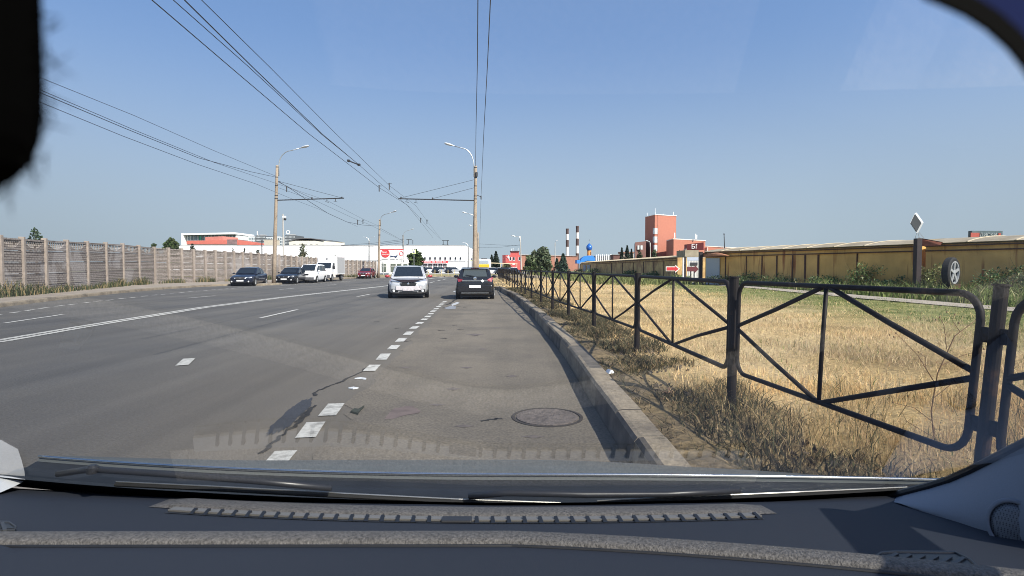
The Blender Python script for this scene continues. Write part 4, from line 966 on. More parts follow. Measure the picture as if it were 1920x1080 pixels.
# long white store
YW = 150
t = thing('store_building', (X_(600, YW), YW, 0), 'long white windowless store with red banner and small square windows at its right end', 'building')
b = MB(); xl, xr = X_(318, YW), X_(872.5, YW); zt = Z_(460.3, YW)
b.prism([(xl, YW), (xr, YW), (xr, YW + 40), (xl, YW + 40)], 0, [Z_(461.6, YW), zt, zt, Z_(461.6, YW)]); b.build('wall', M_white, t)
b = MB(); b.box(((xl + xr) / 2, YW - .06, zt + .02), (xr - xl, .2, .16)); b.build('parapet', M_grey, t)
b = MB(); b.box((lerp(X_(790, YW), xr, .5), YW - .05, Z_(490, YW)), (xr - X_(772, YW), .12, .10)); b.build('ledge', M_grey, t)
for px in (797, 806.5, 816, 825.5, 835, 844.6, 854.2, 863.6):
    b = MB(); b.box((X_(px, YW), YW - .03, Z_(484.4, YW)), (.40, .12, .62)); w_ = b.build('window', M_win, t)
    b = MB(); b.box((X_(px, YW), YW - .07, Z_(487.3, YW)), (.5, .14, .06)); b.build('sill', M_grey, w_)
for px in (797, 806.5, 816, 825.5, 834.5):
    b = MB(); b.box((X_(px, YW), YW - .03, Z_(499, YW)), (.92, .12, 1.15)); w_ = b.build('window', M_win, t)
    b = MB(); b.box((X_(px, YW), YW - .1, Z_(499, YW)), (.96, .06, .09)); b.box((X_(px, YW), YW - .1, Z_(499, YW)), (.07, .06, 1.15)); b.build('frame', M_white, w_)
b = MB(); b.box((X_(815, YW), YW - .6, Z_(491.2, YW)), (X_(840, YW) - X_(789, YW), .12, .55)); bn = b.build('banner', M_red, t)
b = MB(); x_ = X_(792, YW)
while x_ < X_(838, YW):
    w2 = rnd.uniform(.16, .30)
    if rnd.random() > .14: b.box((x_ + w2 / 2, YW - .68, Z_(491.2, YW)), (w2 * .72, .03, rnd.uniform(.22, .27)))
    x_ += w2
b.build('banner_lettering', M_white, bn)
b = MB(); b.box((X_(815, YW), YW - .05, Z_(506, YW)), (X_(838, YW) - X_(797, YW), .08, .15)); b.build('red_stripe', mat('faded_red', (.5, .25, .25), .7, var=.1), t)
b = MB(); b.prism([(X_(640, YW), YW - .2), (X_(716, YW), YW - .2), (X_(716, YW), YW), (X_(640, YW), YW)], Z_(488.6, YW), Z_(487.8, YW)); b.build('trim_strip', M_grey, t)
# entrance block at the left of the oncoming car
Y2 = 112
t = thing('entrance_block', (X_(730, Y2), Y2, 0), 'low white entrance block with narrow windows under the round red sign', 'building')
wall_box(t, 'wall', [(X_(713, Y2), Y2), (X_(770, Y2), Y2), (X_(770, Y2), Y2 + 6), (X_(713, Y2), Y2 + 6)], 0, Z_(492, Y2), mat('offwhite', (.70, .70, .69), .8, var=.05))
for (a, c_) in ((716.5, 724), (733, 742), (745, 753), (757, 764)):
    b = MB(); b.box((X_((a + c_) / 2, Y2), Y2 - .03, Z_(502, Y2)), (X_(c_, Y2) - X_(a, Y2), .1, 1.55)); w_ = b.build('window', mat('window_green', (.12, .14, .12), .2, var=.5, bscale=1.5), t)
    b = MB(); b.box((X_((a + c_) / 2, Y2), Y2 - .1, Z_(499, Y2)), (X_(c_, Y2) - X_(a, Y2), .06, .1)); b.build('frame', M_white, w_)
# billboard with the round red sign
Y3 = 108
t = thing('billboard', (X_(736, Y3), Y3, 0), 'white billboard with round red sign and dark blue swoosh above the entrance block', 'sign')
b = MB(); b.box((X_(735, Y3), Y3, Z_(478, Y3)), (X_(757, Y3) - X_(714, Y3), .2, Z_(468, Y3) - Z_(488, Y3))); b.build('panel', mat('board_white', (.80, .80, .79), .6, var=.03), t)
b = MB(); b.box((X_(735, Y3), Y3 - .03, Z_(467.6, Y3)), (X_(757, Y3) - X_(713.5, Y3), .3, .12)); b.build('frame', M_red, t)
MX = Matrix.Rotation(math.pi / 2, 3, 'X')
b = MB(); b.lathe([(.82, 0), (.82, .05)], (X_(723, Y3), Y3 - .1, Z_(475, Y3)), 24, M=MX); ds = b.build('disc', M_red, t)
b = MB(); add_text(b, 'Твой', .42, (X_(721, Y3), Y3 - .17, Z_(473, Y3)), extrude=.015); add_text(b, 'квартал', .36, (X_(723, Y3), Y3 - .17, Z_(477, Y3)), extrude=.015); b.build('lettering', M_white, ds)
b = MB()
for (pp) in ([(732, 479), (732, 482.5), (739, 481), (739, 480)], [(739, 480), (739, 481), (741.5, 484), (744, 482), (746.5, 476.5), (742, 480)]): b.slab([at(x, y, Y3 - .12) for (x, y) in pp], (0, -1, 0), .03)
b.build('swoosh', mat('dark_blue', (.03, .05, .12), .6, var=.05), t)
b = MB(); c_ = at(752.5, 475.5, Y3 - .12); b.tube([c_ + Vector((.34 * math.cos(a), 0, .42 * math.sin(a))) for a in [k * math.pi / 8 for k in range(17)]], .06, 5, cap=False); b.build('ring', M_red, t)
b = MB()
for (x0, x1, yy) in ((716, 727, 486), (731, 740, 486), (743, 747, 486), (749, 755, 485.5)): b.bar(at(x0, yy, Y3 - .12), at(x1, yy, Y3 - .12), .03, .16)
b.build('small_print', mat('print_grey', (.30, .31, .33), .7, var=.3, bscale=4), t)
for px in (718, 752):
    b = MB(); b.tube([at(px, 488, Y3 + .2), Vector((X_(px, Y3), Y3 + .2, 0))], .09, 6); b.build('leg', M_galv, t)
def cross_sign(px, row, Y, label):
    p = at(px, row, Y); t = thing('crossing_sign', (p.x, Y, .1), label, 'sign')
    b = MB(); b.tube([(p.x, Y + .06, .1), (p.x, Y + .06, p.z + .3)], .04, 6); b.build('post', M_galv, t)
    b = MB(); b.box(p, (.62, .04, .62)); b.build('plate', mat('sign_yellow', (.72, .78, .35), .5, var=.03), t)
    b = MB(); b.box(p - Vector((0, .03, 0)), (.42, .02, .42)); b.build('field', M_white, t)
    b = MB(); b.slab([p + Vector((-.12, -.045, -.17)), p + Vector((.12, -.045, -.17)), p + Vector((0, -.045, .17))], (0, -1, 0), .01); b.build('pictogram', mat('sign_dark', (.05, .05, .10), .6, var=.02), t)
cross_sign(776, 472, 88, 'square pedestrian crossing sign in front of the leafy tree beside the white store')
cross_sign(884, 485, 90, 'square pedestrian crossing sign half hidden by the tall right lamp post')

# office quarter behind the wall on the left
YO = 330
t = thing('office_building', (X_(400, YO), YO, 0), 'white framed modern office block with green panel, far behind the panel wall', 'building')
b = MB(); fx = [(341, 346), (436, 441)]
b.prism([(X_(341, YO), YO), (X_(344.5, YO), YO), (X_(344.5, YO), YO + 25), (X_(341, YO), YO + 25)], 0, Z_(437.5, YO))
b.prism([(X_(344.5, YO), YO), (X_(441, YO), YO), (X_(441, YO), YO + 25), (X_(344.5, YO), YO + 25)], [Z_(440.5, YO), Z_(439, YO), Z_(439, YO), Z_(440.5, YO)], [Z_(437.8, YO), Z_(435.6, YO), Z_(435.6, YO), Z_(437.8, YO)]); b.build('frame', M_white, t)
b = MB(); b.prism([(X_(346, YO), YO + 3), (X_(445, YO), YO + 3), (X_(445, YO), YO + 22), (X_(346, YO), YO + 22)], 0, Z_(441, YO)); b.build('wall', mat('office_wall', (.66, .70, .68), .6, var=.05), t)
b = MB(); b.box((X_(371.5, YO), YO + 2.8, Z_(446, YO)), (1.3, .5, 2.6)); b.build('green_panel', mat('green_panel', (.08, .42, .28), .6, var=.05), t)
for k in range(14):
    px = 350 + k * 6.6
    b = MB(); b.box((X_(px, YO), YO + 2.8, Z_(448, YO)), (.55 + .5 * (k % 3), .5, 4.5)); b.build('window', mat('office_glass', (.16, .20, .22), .2, var=.4, bscale=1), t)
YO2 = 345
def office(px0, px1, row, label, dark_=False, n=8):
    t = thing('office_building', (X_(px0, YO2), YO2, 0), label, 'building')
    b = MB(); b.prism([(X_(px0, YO2), YO2), (X_(px1, YO2), YO2), (X_(px1, YO2), YO2 + 15), (X_(px0, YO2), YO2 + 15)], 0, Z_(row, YO2)); b.build('wall', mat('office_grey', (.10, .11, .12), .6, var=.1) if dark_ else mat('office_pale', (.55, .58, .60), .6, var=.08), t)
    nr = 3
    for r_ in range(nr):
        for k in range(n):
            b = MB(); px = lerp(px0, px1, (k + .5) / n); b.box((X_(px, YO2), YO2 - .05, Z_(row + 3.5 + r_ * 5.5, YO2)), ((X_(px1, YO2) - X_(px0, YO2)) / n * .55, .2, .8 if dark_ else 1.1)); b.build('window', mat('office_pane', (.45, .48, .5), .3, var=.2) if dark_ else MATS['office_glass'], t)
    b = MB(); b.box((X_((px0 + px1) / 2, YO2), YO2 + 4, Z_(row, YO2) + .3), (3, 3, .8)); b.build('roof_unit', M_grey, t)
    return t
office(440, 452, 440, 'low pale office stub at the right foot of the white framed block')
office(455, 479, 444, 'pale glazed office block left of the dark one with the white letter')
tt = office(480, 498, 441.5, 'dark gridded office block carrying a white L-shaped letter', True)
b = MB(); z_ = Z_(441.5, YO2); b.bar((X_(483.5, YO2), YO2, z_), (X_(483.5, YO2), YO2, z_ + 2.6), .35, .3, up=(0, 1, 0)); b.bar((X_(483.2, YO2), YO2, z_ + .2), (X_(486, YO2), YO2, z_ + .2), .3, .35); b.build('roof_letter', M_white, tt)
office(499, 534, 444.5, 'pale glazed office block behind the tall left lamp post')
tt = office(535, 554, 441, 'dark gridded office block carrying a white ring letter', True)
b = MB(); c_ = at(540, 435.5, YO2); b.tube([c_ + Vector((1.05 * math.cos(a), 0, 1.05 * math.sin(a))) for a in [k * math.pi / 10 for k in range(21)]], .26, 6, cap=False); b.bar((c_.x, YO2, c_.z - 1.7), (c_.x, YO2, c_.z - 1.0), .2, .2, up=(0, 1, 0)); b.build('roof_letter', M_white, tt)
YD = 215
t = thing('hall', (X_(585, YD), YD, 0), 'pale hall with low dark curved roof showing above the white store', 'building')
b = MB(); b.prism([(X_(543, YD), YD), (X_(608, YD), YD), (X_(626, YD), YD + 14), (X_(560, YD), YD + 14)], 0, Z_(451.5, YD)); b.build('wall', mat('cream_wall', (.72, .68, .58), .8, var=.04), t)
b = MB(); rows_ = []
for k in range(9):
    u = k / 8; px = lerp(542, 609, u); zz = Z_(452, YD) + 1.15 * math.sin(math.pi * (.08 + .84 * u)); rows_.append([Vector((X_(px, YD), YD - .4, zz - .28)), Vector((X_(px, YD), YD - .4, zz)), Vector((X_(px, YD) + 3.6, YD + 14, zz + (.1 - u * .4))), Vector((X_(px, YD) + 3.6, YD + 14, zz - .28))])
b.grid(rows_); b.build('roof', mat('roof_dark', (.10, .095, .095), .8, var=.1), t)
for k in range(5): 
    b = MB(); b.box((X_(553 + k * 10.5, YD), YD - .03, Z_(457.6, YD)), (.9, .1, .3)); b.build('window', M_grey, t)
YR2 = 240
t = thing('red_roofed_building', (X_(410, YR2), YR2, 0), 'low building with long coral red roof in front of the white framed office block', 'building')
M_coral = mat('coral_roof', (.58, .16, .12), .7, var=.1, bscale=2)
b = MB(); b.prism([(X_(352, YR2), YR2), (X_(470, YR2), YR2), (X_(470, YR2), YR2 + 12), (X_(352, YR2), YR2 + 12)], 0, Z_(458, YR2)); b.build('wall', M_white, t)
b = MB(); b.prism([(X_(352, YR2), YR2 - .5), (X_(427, YR2), YR2 - .5), (X_(427, YR2), YR2 + 12), (X_(352, YR2), YR2 + 12)], Z_(458, YR2), [Z_(451.5, YR2), Z_(450.5, YR2), Z_(450.5, YR2), Z_(451.5, YR2)]); b.build('roof', M_coral, t)
b = MB(); b.prism([(X_(381, YR2), YR2 + 2), (X_(414, YR2), YR2 + 2), (X_(428, YR2), YR2 + 9), (X_(381, YR2), YR2 + 9)], Z_(452, YR2), [Z_(444, YR2), Z_(442.5, YR2), Z_(443.5, YR2), Z_(444, YR2)]); b.build('upper_storey', mat('coral_wall', (.50, .20, .16), .8, var=.1, bscale=2), t)
b = MB(); b.prism([(X_(427, YR2), YR2 - .3), (X_(446, YR2), YR2 - .3), (X_(446, YR2), YR2 + 10), (X_(427, YR2), YR2 + 10)], Z_(458, YR2), Z_(449, YR2)); b.build('grey_gable', mat('maroon_grey', (.22, .15, .15), .7, var=.3, bscale=1.2), t)
b = MB(); b.prism([(X_(446, YR2), YR2 - .4), (X_(480, YR2), YR2 - .4), (X_(480, YR2), YR2 + 10), (X_(446, YR2), YR2 + 10)], Z_(459, YR2), [Z_(450, YR2), Z_(455, YR2), Z_(455, YR2), Z_(450, YR2)]); b.build('end_roof', M_coral, t)
t = thing('plant_box', (X_(505, 200), 200, 0), 'small sand-coloured roof block left of the tall lamp post, above the store', 'building')
wall_box(t, 'wall', [(X_(496, 200), 200), (X_(512, 200), 200), (X_(512, 200), 206), (X_(496, 200), 206)], 0, Z_(449, 200), mat('sand_block', (.50, .45, .36), .8, var=.05)); b = MB(); b.box((X_(504, 200), 203, Z_(449, 200) + .05), (3.2, 6.4, .12)); b.build('cap', M_grey, t)

# ---- right-hand side: brick-red complex with tower
M_terra = mat('terracotta_wall', (.40, .155, .105), .85, var=.05, bscale=4)
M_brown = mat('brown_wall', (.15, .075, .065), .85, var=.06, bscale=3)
t = thing('red_tower_building', (X_(1240, 155), 155, 0), 'brick-red industrial building with square tower and low wings behind the garages', 'building')
def corner(px, Y): return (X_(px, Y), Y)
c0, c1, c2 = corner(1227, 155), corner(1267, 158.5), corner(1209, 162); c3 = (c1[0] + c2[0] - c0[0], c1[1] + c2[1] - c0[1])
b = MB(); zt = Z_(403.5, 156); b.prism([c0, c1, c3, c2], 0, zt); b.build('tower', M_terra, t)
b = MB(); b.prism([(c0[0], c0[1] - .12), (c1[0] + .12, c1[1] - .1), (c3[0] + .1, c3[1] + .1), (c2[0] - .12, c2[1])], zt, zt + .16); b.build('tower_coping', M_white, t)
b = MB()
for (px, Y, h_) in ((1213, 160, 1.1), (1262, 158.5, 1.2), (1228, 156, 1.9), (1244, 157, .5), (1219, 158, .3)): b.tube([(X_(px, Y), Y + .3, zt), (X_(px, Y), Y + .3, zt + h_)], .07, 5)
b.build('roof_antenna', M_white, t)
ddx, ddy = c1[0] - c0[0], c1[1] - c0[1]; ln = math.hypot(ddx, ddy); ux, uy = ddx / ln, ddy / ln
for (r0, r1) in ((427.5, 438.5), (443.5, 455), (459.5, 471)):
    z0, z1 = Z_(r1, 155), Z_(r0, 155); b = MB(); b.prism([(c0[0] + ux * .0 - .05, c0[1] + uy * .0 - .14), (c0[0] + ux * .92, c0[1] + uy * .92 - .14), (c0[0] + ux * .92, c0[1] + uy * .92), (c0[0] - .05, c0[1])], z0, z1)
    vx, vy = c2[0] - c0[0], c2[1] - c0[1]; lv = math.hypot(vx, vy); vx /= lv; vy /= lv
    b.prism([(c0[0] - .16, c0[1] - .02), (c0[0] - .16 + vx * .9, c0[1] + vy * .9), (c0[0] + vx * .9, c0[1] + vy * .9), (c0[0], c0[1])], z0, z1); wv = b.build('corner_window', mat('pale_glazing', (.62, .66, .66), .3, var=.25, bscale=1.5), t)
    b = MB(); b.prism([(c0[0] + ux * .42, c0[1] + uy * .42 - .18), (c0[0] + ux * .52, c0[1] + uy * .52 - .18), (c0[0] + ux * .52, c0[1] + uy * .52), (c0[0] + ux * .42, c0[1] + uy * .42)], z0, z1); b.build('mullion', M_grey, wv)
b = MB(); b.prism([(c0[0] + ux * 1.0, c0[1] + uy * 1.0 - .05), (c0[0] + ux * 1.06, c0[1] + uy * 1.06 - .05), (c0[0] + ux * 1.06, c0[1] + uy * 1.06), (c0[0] + ux * 1.0, c0[1] + uy * 1.0)], 0, zt); b.build('wall_joint', M_brown, t)
w0, w1, w2 = corner(1262.5, 142), corner(1322, 150), corner(1249, 152); w3 = (w1[0] + w2[0] - w0[0], w1[1] + w2[1] - w0[1])
b = MB(); za, zb_ = Z_(448.5, 142), Z_(452, 150); b.prism([w0, w1, w3, w2], 0, [za, zb_, zb_, za]); b.build('wing', M_terra, t)
b = MB(); b.prism([(w0[0] - .1, w0[1] - .1), (w1[0] + .1, w1[1] - .1), (w3[0], w3[1]), (w2[0], w2[1])], [za, zb_, zb_, za], [za + .2, zb_ + .2, zb_ + .2, za + .2]); b.build('wing_coping', mat('coping', (.74, .62, .56), .8, var=.05), t)
b = MB(); f0, f1 = corner(1312, 160), corner(1420, 168); z0, z1 = Z_(461.5, 160), Z_(467.5, 168); b.prism([f0, f1, (f1[0] + 4, f1[1] + 15), (f0[0] + 4, f0[1] + 15)], 0, [z0, z1, z1, z0]); b.build('low_wing', M_terra, t)
b = MB(); b.prism([(f0[0], f0[1] - .15), (f1[0], f1[1] - .15), (f1[0] + 4, f1[1] + 15), (f0[0] + 4, f0[1] + 15)], [z0, z1, z1, z0], [z0 + .18, z1 + .18, z1 + .18, z0 + .18]); b.build('low_wing_coping', MATS['coping'], t)
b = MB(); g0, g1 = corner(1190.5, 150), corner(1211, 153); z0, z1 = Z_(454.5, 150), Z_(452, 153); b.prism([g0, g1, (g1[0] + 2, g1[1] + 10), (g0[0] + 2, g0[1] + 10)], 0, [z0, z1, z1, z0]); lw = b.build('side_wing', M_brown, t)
for px in (1197, 1203):
    b = MB(); b.box((X_(px, 150), 150.6, Z_(464, 150)), (.5, 1.0, 1.1)); b.build('window', MATS['pale_glazing'], lw)
for (px, row, h_) in ((1266.5, 445, 9), (1306, 447, 9), (1308, 447, 7)):
    b = MB(); b.box((X_(px, 145), 146, Z_(row - h_ / 2, 145)), (.22, .15, h_ * .138)); b.build('aerial_panel', M_white, t)
# portal sign
YP = 66
t = thing('portal_sign', (X_(1303, YP), YP, 0), 'dark red portal with white letters over the gate between the garage rows', 'sign')
b = MB(); b.prism([corner(1287.5, YP), corner(1318.5, YP - 1.2), (X_(1318.5, YP) , YP - .2), (X_(1287.5, YP), YP + 1)], [Z_(470, YP), Z_(469, YP), Z_(469, YP), Z_(470, YP)], [Z_(458, YP), Z_(455.2, YP), Z_(455.2, YP), Z_(458, YP)]); b.build('beam', mat('portal_red', (.27, .055, .05), .7, var=.08), t)
for px in (1287, 1320):
    b = MB(); b.box((X_(px, YP), YP - (1.2 if px > 1300 else 0) + .5, 1.9), (.12, .9, 3.8 if px > 1300 else 3.6)); b.build('leg', mat('portal_lit_edge', (.70, .50, .44), .7, var=.06), t)  # pale leg colour paints in the sunlit edge of the portal
b = MB(); add_text(b, 'БПІ', .72, (X_(1302.5, YP), YP - .72, Z_(463, YP)), rz=-.14, extrude=.03); b.build('lettering', M_white, t)
# garages
M_must = bpy.data.materials.new('mustard_sheet'); M_must.use_nodes = True
def must(m):
    n = m.node_tree.nodes; l = m.node_tree.links; p = n['Principled BSDF']; p.inputs['Roughness'].default_value = .6; p.inputs['Specular IOR Level'].default_value = .3
    tc = n.new('ShaderNodeTexCoord')
    uv = n.new('ShaderNodeUVMap'); uv.uv_map = 'panel'
    mp = n.new('ShaderNodeMapping'); mp.inputs['Scale'].default_value = (2.6, .22, 1); l.new(uv.outputs[0], mp.inputs[0])
    t = n.new('ShaderNodeTexNoise'); t.inputs['Scale'].default_value = 1.0; t.inputs['Detail'].default_value = 5; l.new(mp.outputs[0], t.inputs['Vector'])
    r = n.new('ShaderNodeValToRGB'); e = r.color_ramp.elements; e[0].position = .33; e[0].color = (.30, .11, .035, 1); e[1].position = .44; e[1].color = (.76, .46, .15, 1)
    q = e.new(.72); q.color = (.70, .42, .135, 1); l.new(t.outputs[0], r.inputs[0])
    t2 = n.new('ShaderNodeTexNoise'); t2.inputs['Scale'].default_value = .8; t2.inputs['Detail'].default_value = 6; l.new(tc.outputs['Object'], t2.inputs['Vector'])
    mr = n.new('ShaderNodeMapRange'); mr.inputs[1].default_value = .3; mr.inputs[2].default_value = .7; mr.inputs[3].default_value = .8; mr.inputs[4].default_value = 1.15; l.new(t2.outputs[0], mr.inputs[0])
    h = n.new('ShaderNodeHueSaturation'); l.new(mr.outputs[0], h.inputs['Value']); l.new(r.outputs[0], h.inputs['Color']); l.new(h.outputs[0], p.inputs['Base Color'])
must(M_must)
M_must2 = mat('brown_sheet', (.62, .42, .17), .8, var=.1, bscale=3, col2=(.38, .22, .10), vscale=.8)
M_groof = mat('garage_roof', (.27, .225, .155), .85, var=.12, bscale=2, col2=(.36, .31, .23), vscale=.3)
M_rust = mat('rust_strip', (.10, .05, .03), .85, var=.3, bscale=6)
def garage_row(A, B_, h, label, mwall, seams, depth=6.0, rise=.40, zb=.1):
    A, B_ = Vector((*A, 0)), Vector((*B_, 0)); T = (B_ - A); L = T.length; T.normalize(); N = Vector((T.y, -T.x, 0))
    if N.dot(-A) < 0: N = -N
    t = thing('garage_row', tuple(A), label, 'garage')
    b = MB(); b.slab([A + Vector((0, 0, zb)), B_ + Vector((0, 0, zb)), B_ + Vector((0, 0, h)), A + Vector((0, 0, h))], -N, depth); o = b.build('wall', mwall, t)
    u = o.data.uv_layers.new(name='panel'); base = Vector(BASE[t.name])
    for lp_ in o.data.loops:
        co = o.data.vertices[lp_.vertex_index].co + base; u.data[lp_.index].uv = ((co - A).dot(T), co.z)
    b = MB(); rows_ = []; n = 10
    for k in range(n + 1):
        s_ = k / n; d = -.18 + s_ * (depth + .36); zz = h + .02 + rise * math.sin(math.pi * (s_ * .96 + .02)) ** .75
        rows_.append([A - N * d + Vector((0, 0, zz)), B_ - N * d + Vector((0, 0, zz))])
    rows_.append([A - N * (depth) + Vector((0, 0, h)), B_ - N * (depth) + Vector((0, 0, h))]); rows_.append([A + Vector((0, 0, h)), B_ + Vector((0, 0, h))]); rows_.append(rows_[0])
    b.grid(rows_); k = len(rows_) - 1; b.f.append(tuple(2 * i for i in range(k))); b.f.append(tuple(2 * i + 1 for i in range(k)))
    rf = b.build('roof', M_groof, t)
    b = MB(); b.slab([A + N * .02 + Vector((0, 0, h - .34)), B_ + N * .02 + Vector((0, 0, h - .34)), B_ + N * .02 + Vector((0, 0, h - .28)), A + N * .02 + Vector((0, 0, h - .28))], N, .05); b.slab([A + N * .02 + Vector((0, 0, h - .10)), B_ + N * .02 + Vector((0, 0, h - .10)), B_ + N * .02 + Vector((0, 0, h - .04)), A + N * .02 + Vector((0, 0, h - .04))], N, .1); b.build('eave', M_rust, t)
    for s_ in seams:
        q = A + T * (L * s_[0]); b = MB(); b.box(q + N * .03 + Vector((0, 0, (h - .36 + zb) / 2)), (s_[1], .06, h - .36 - zb), rot=math.atan2(T.y, T.x)); b.build('seam_strip', M_rust, t)
    for k in range(1, int(L / 1.9)):
        q0 = A + T * (k * 1.9); b = MB(); P = []
        for j in range(7):
            s_ = j / 6 * .6; d = -.18 + s_ * (depth + .36); zz = h + .04 + rise * math.sin(math.pi * (s_ * .96 + .02)) ** .75; P.append(q0 - N * d + Vector((0, 0, zz)))
        for a, c_ in zip(P, P[1:]): b.bar(a, c_, .07, .03)
        b.build('roof_lap', mat('roof_lap', (.55, .47, .34), .85, var=.05), rf)
    return t
gA, gB = (15.25, 44.2), (21.05, 29.3)
t = garage_row(gA, gB, 2.62, 'mustard garage row with rust streaks, left of the black sign pole', M_must, [(.14, .06), (.27, .05), (.36, .05), (.44, .08), (.52, .05), (.58, .09), (.64, .10), (.80, .05)])
p0, p1 = Vector((15.3, 44.0, 0)), Vector((15.75, 42.9, 0))
b = MB(); quad, nn, th = quad_on((15.3, 44.05), (15.85, 42.64), .15, 2.2, .03, .05); b.slab(quad, (-.93, -.37, 0), .06); b.build('door', mat('door_blue', (.42, .47, .53), .5, .2, var=.05), t)
t = garage_row((21.25, 28.8), (27.6, 15.0), 2.62, 'mustard garage row with the big wheel standing before it, at the right edge', M_must, [(.28, .05), (.29, .09), (.62, .06)])
t = garage_row((17.0, 138), (18.9, 64), 2.6, 'long brown garage row running away behind the arrow signs', M_must2, [(.3, .3), (.5, .5), (.62, .3), (.72, .25), (.80, .3), (.87, .2), (.93, .2)], depth=7)
for k, u_ in enumerate((.08, .16)):
    q = Vector((17.0, 138, 0)).lerp(Vector((18.9, 64, 0)), u_); b = MB(); b.box((q.x - .05, q.y, 1.35), (.12, 4.5, 1.5)); b.build('garage_door', mat('garage_blue', (.10, .16, .22), .6, var=.1), t)
t = thing('brick_gable', (21.9, 29.6, 0), 'small red brick gable showing above the mustard garages by the sign pole', 'wall')
b = MB(); b.slab([at(1723, 462, 28.4), at(1764, 460, 27.7), at(1766, 455, 27.7), at(1723, 447, 28.4)], (.3, 1, 0), .2); b.build('brickwork', mat('brick', (.34, .12, .07), .9, var=.25, bscale=9), t)
b = MB(); b.bar(at(1723, 446.6, 28.5), at(1767, 454.6, 27.8), .26, .05); b.build('coping', M_rust, t)
t = thing('brick_parapet', (16.2, 44.6, 0), 'broken orange brick parapet on the left end of the mustard garages', 'wall')
b = MB(); b.slab([at(1316, 482, 44.6), at(1362, 479, 41), at(1345, 473.5, 42.6), at(1317, 474, 44.6)], (.9, .4, 0), .3); b.build('brickwork', mat('brick_orange', (.45, .20, .10), .9, var=.25, bscale=9), t)
# sign pole with diamond light box
p = at(1719, 530, 27.6)
t = thing('sign_pole', (p.x, p.y, .1), 'black square sign pole carrying a tilted grey diamond light box', 'sign')
b = MB(); b.box((p.x, p.y, (Z_(447, 27.6) + .1) / 2), (.26, .26, Z_(447, 27.6) - .1)); b.build('pole', mat('pole_black', (.03, .02, .02), .6, var=.2, bscale=8), t, bevel=.015)
b = MB(); D = [(1706, 418.5), (1715.3, 399.5), (1728.5, 418.0), (1718.5, 437)]
fr = [at(x, y, 27.5) for x, y in D]; b.slab(fr, (.95, .34, .22), .13); bx = b.build('light_box', mat('box_metal', (.60, .62, .64), .35, .3, var=.05), t)
c_ = sum(fr, Vector()) / 4; b = MB(); b.slab([c_ + (q - c_) * .88 - Vector((0, .012, 0)) for q in fr], (0, -1, 0), .012); b.build('face', mat('box_face_shaded', (.07, .075, .08), .5, spec=.1, var=.15, bscale=3), bx)  # face colour darkened to carry the shade on this side of the box
b = MB()
for q in ((1724, 447), (1733, 447), (1716, 447)): b.tube([at(1720, 432, 27.7), at(q[0], q[1], 28.6)], .008, 5)
b.build('guy_wire', M_galv, t)
# big display wheel in front of the garage
p = at(1782, 538, 25.5)
t = thing('display_wheel', (p.x, p.y, .3), 'giant tyre with silver alloy rim on a stand before the mustard garage', 'wheel')
Rw = .69; zc = Z_(511, 25.5); ctr = Vector((p.x, p.y, zc)); ax = Vector((-.42, -.91, 0)).normalized(); Mw = ax.to_track_quat('Z', 'Y').to_matrix()
ax = Vector((.55, -.83, .0)).normalized(); Mw = ax.to_track_quat('Z', 'Y').to_matrix()
b = MB(); b.lathe([(.50, -.14), (.63, -.155), (Rw, -.11), (Rw, .11), (.63, .155), (.52, .15), (.51, .07), (.51, -.07)], ctr, 36, M=Mw); b.build('tyre', M_rubber, t, smooth=False)
b = MB(); b.lathe([(.51, .08), (.515, .16), (.465, .16), (.455, .08), (.51, .08)], ctr, 36, M=Mw, cap=False)
for k in range(5):
    a = R(90 + 72 * k); u_ = Mw @ Vector((math.cos(a), math.sin(a), 0)); b.bar(ctr + ax * .12, ctr + u_ * .48 + ax * .13, .12, .05, up=ax)
b.lathe([(.11, .10), (.11, .155), (.05, .17)], ctr, 16, M=Mw); b.build('rim', mat('wheel_silver', (.50, .52, .54), .4, .4, var=.1), t)
b = MB(); b.lathe([(.50, .02), (.50, .04)], ctr, 24, M=Mw); b.build('rim_back', mat('wheel_dark', (.10, .105, .11), .6, var=.2), t)
b = MB(); b.box((p.x + .1, p.y + .1, .25), (.5, .5, .9)); b.build('stand', M_rust, t)
# roof sign
YS = 34
t = thing('roof_sign', (X_(1847, YS), YS, 2.6), 'red and dark grey advertising board on legs above the garage roof', 'sign')
b = MB(); c_ = at(1847.5, 440, YS); b.box(c_, (X_(1878, YS) - X_(1817, YS), .25, Z_(432.5, YS) - Z_(446.5, YS)), rot=R(4)); b.build('board', mat('board_dark', (.07, .10, .11), .5, var=.3, bscale=4), t)
b = MB(); c2_ = at(1828, 441, YS - .18); b.box(c2_, (.55, .03, .30), rot=R(4)); b.build('red_field', mat('board_red', (.36, .07, .05), .6, var=.15), t)
b = MB(); add_text(b, 'ДИСКИ', .30, at(1853, 440.5, YS - .17), rz=R(4), extrude=.01); b.build('lettering', mat('letter_grey', (.32, .36, .37), .6, var=.1), t)
b = MB(); c_ = at(1874, 439.5, YS - .16); b.box(c_, (.14, .03, .16)); b.build('red_mark', MATS['board_red'], t)
for px in (1822, 1872):
    b = MB(); q = at(px, 446, YS); b.tube([q, q - Vector((0, 0, .9))], .05, 6); b.build('leg', M_dkmetal, t)
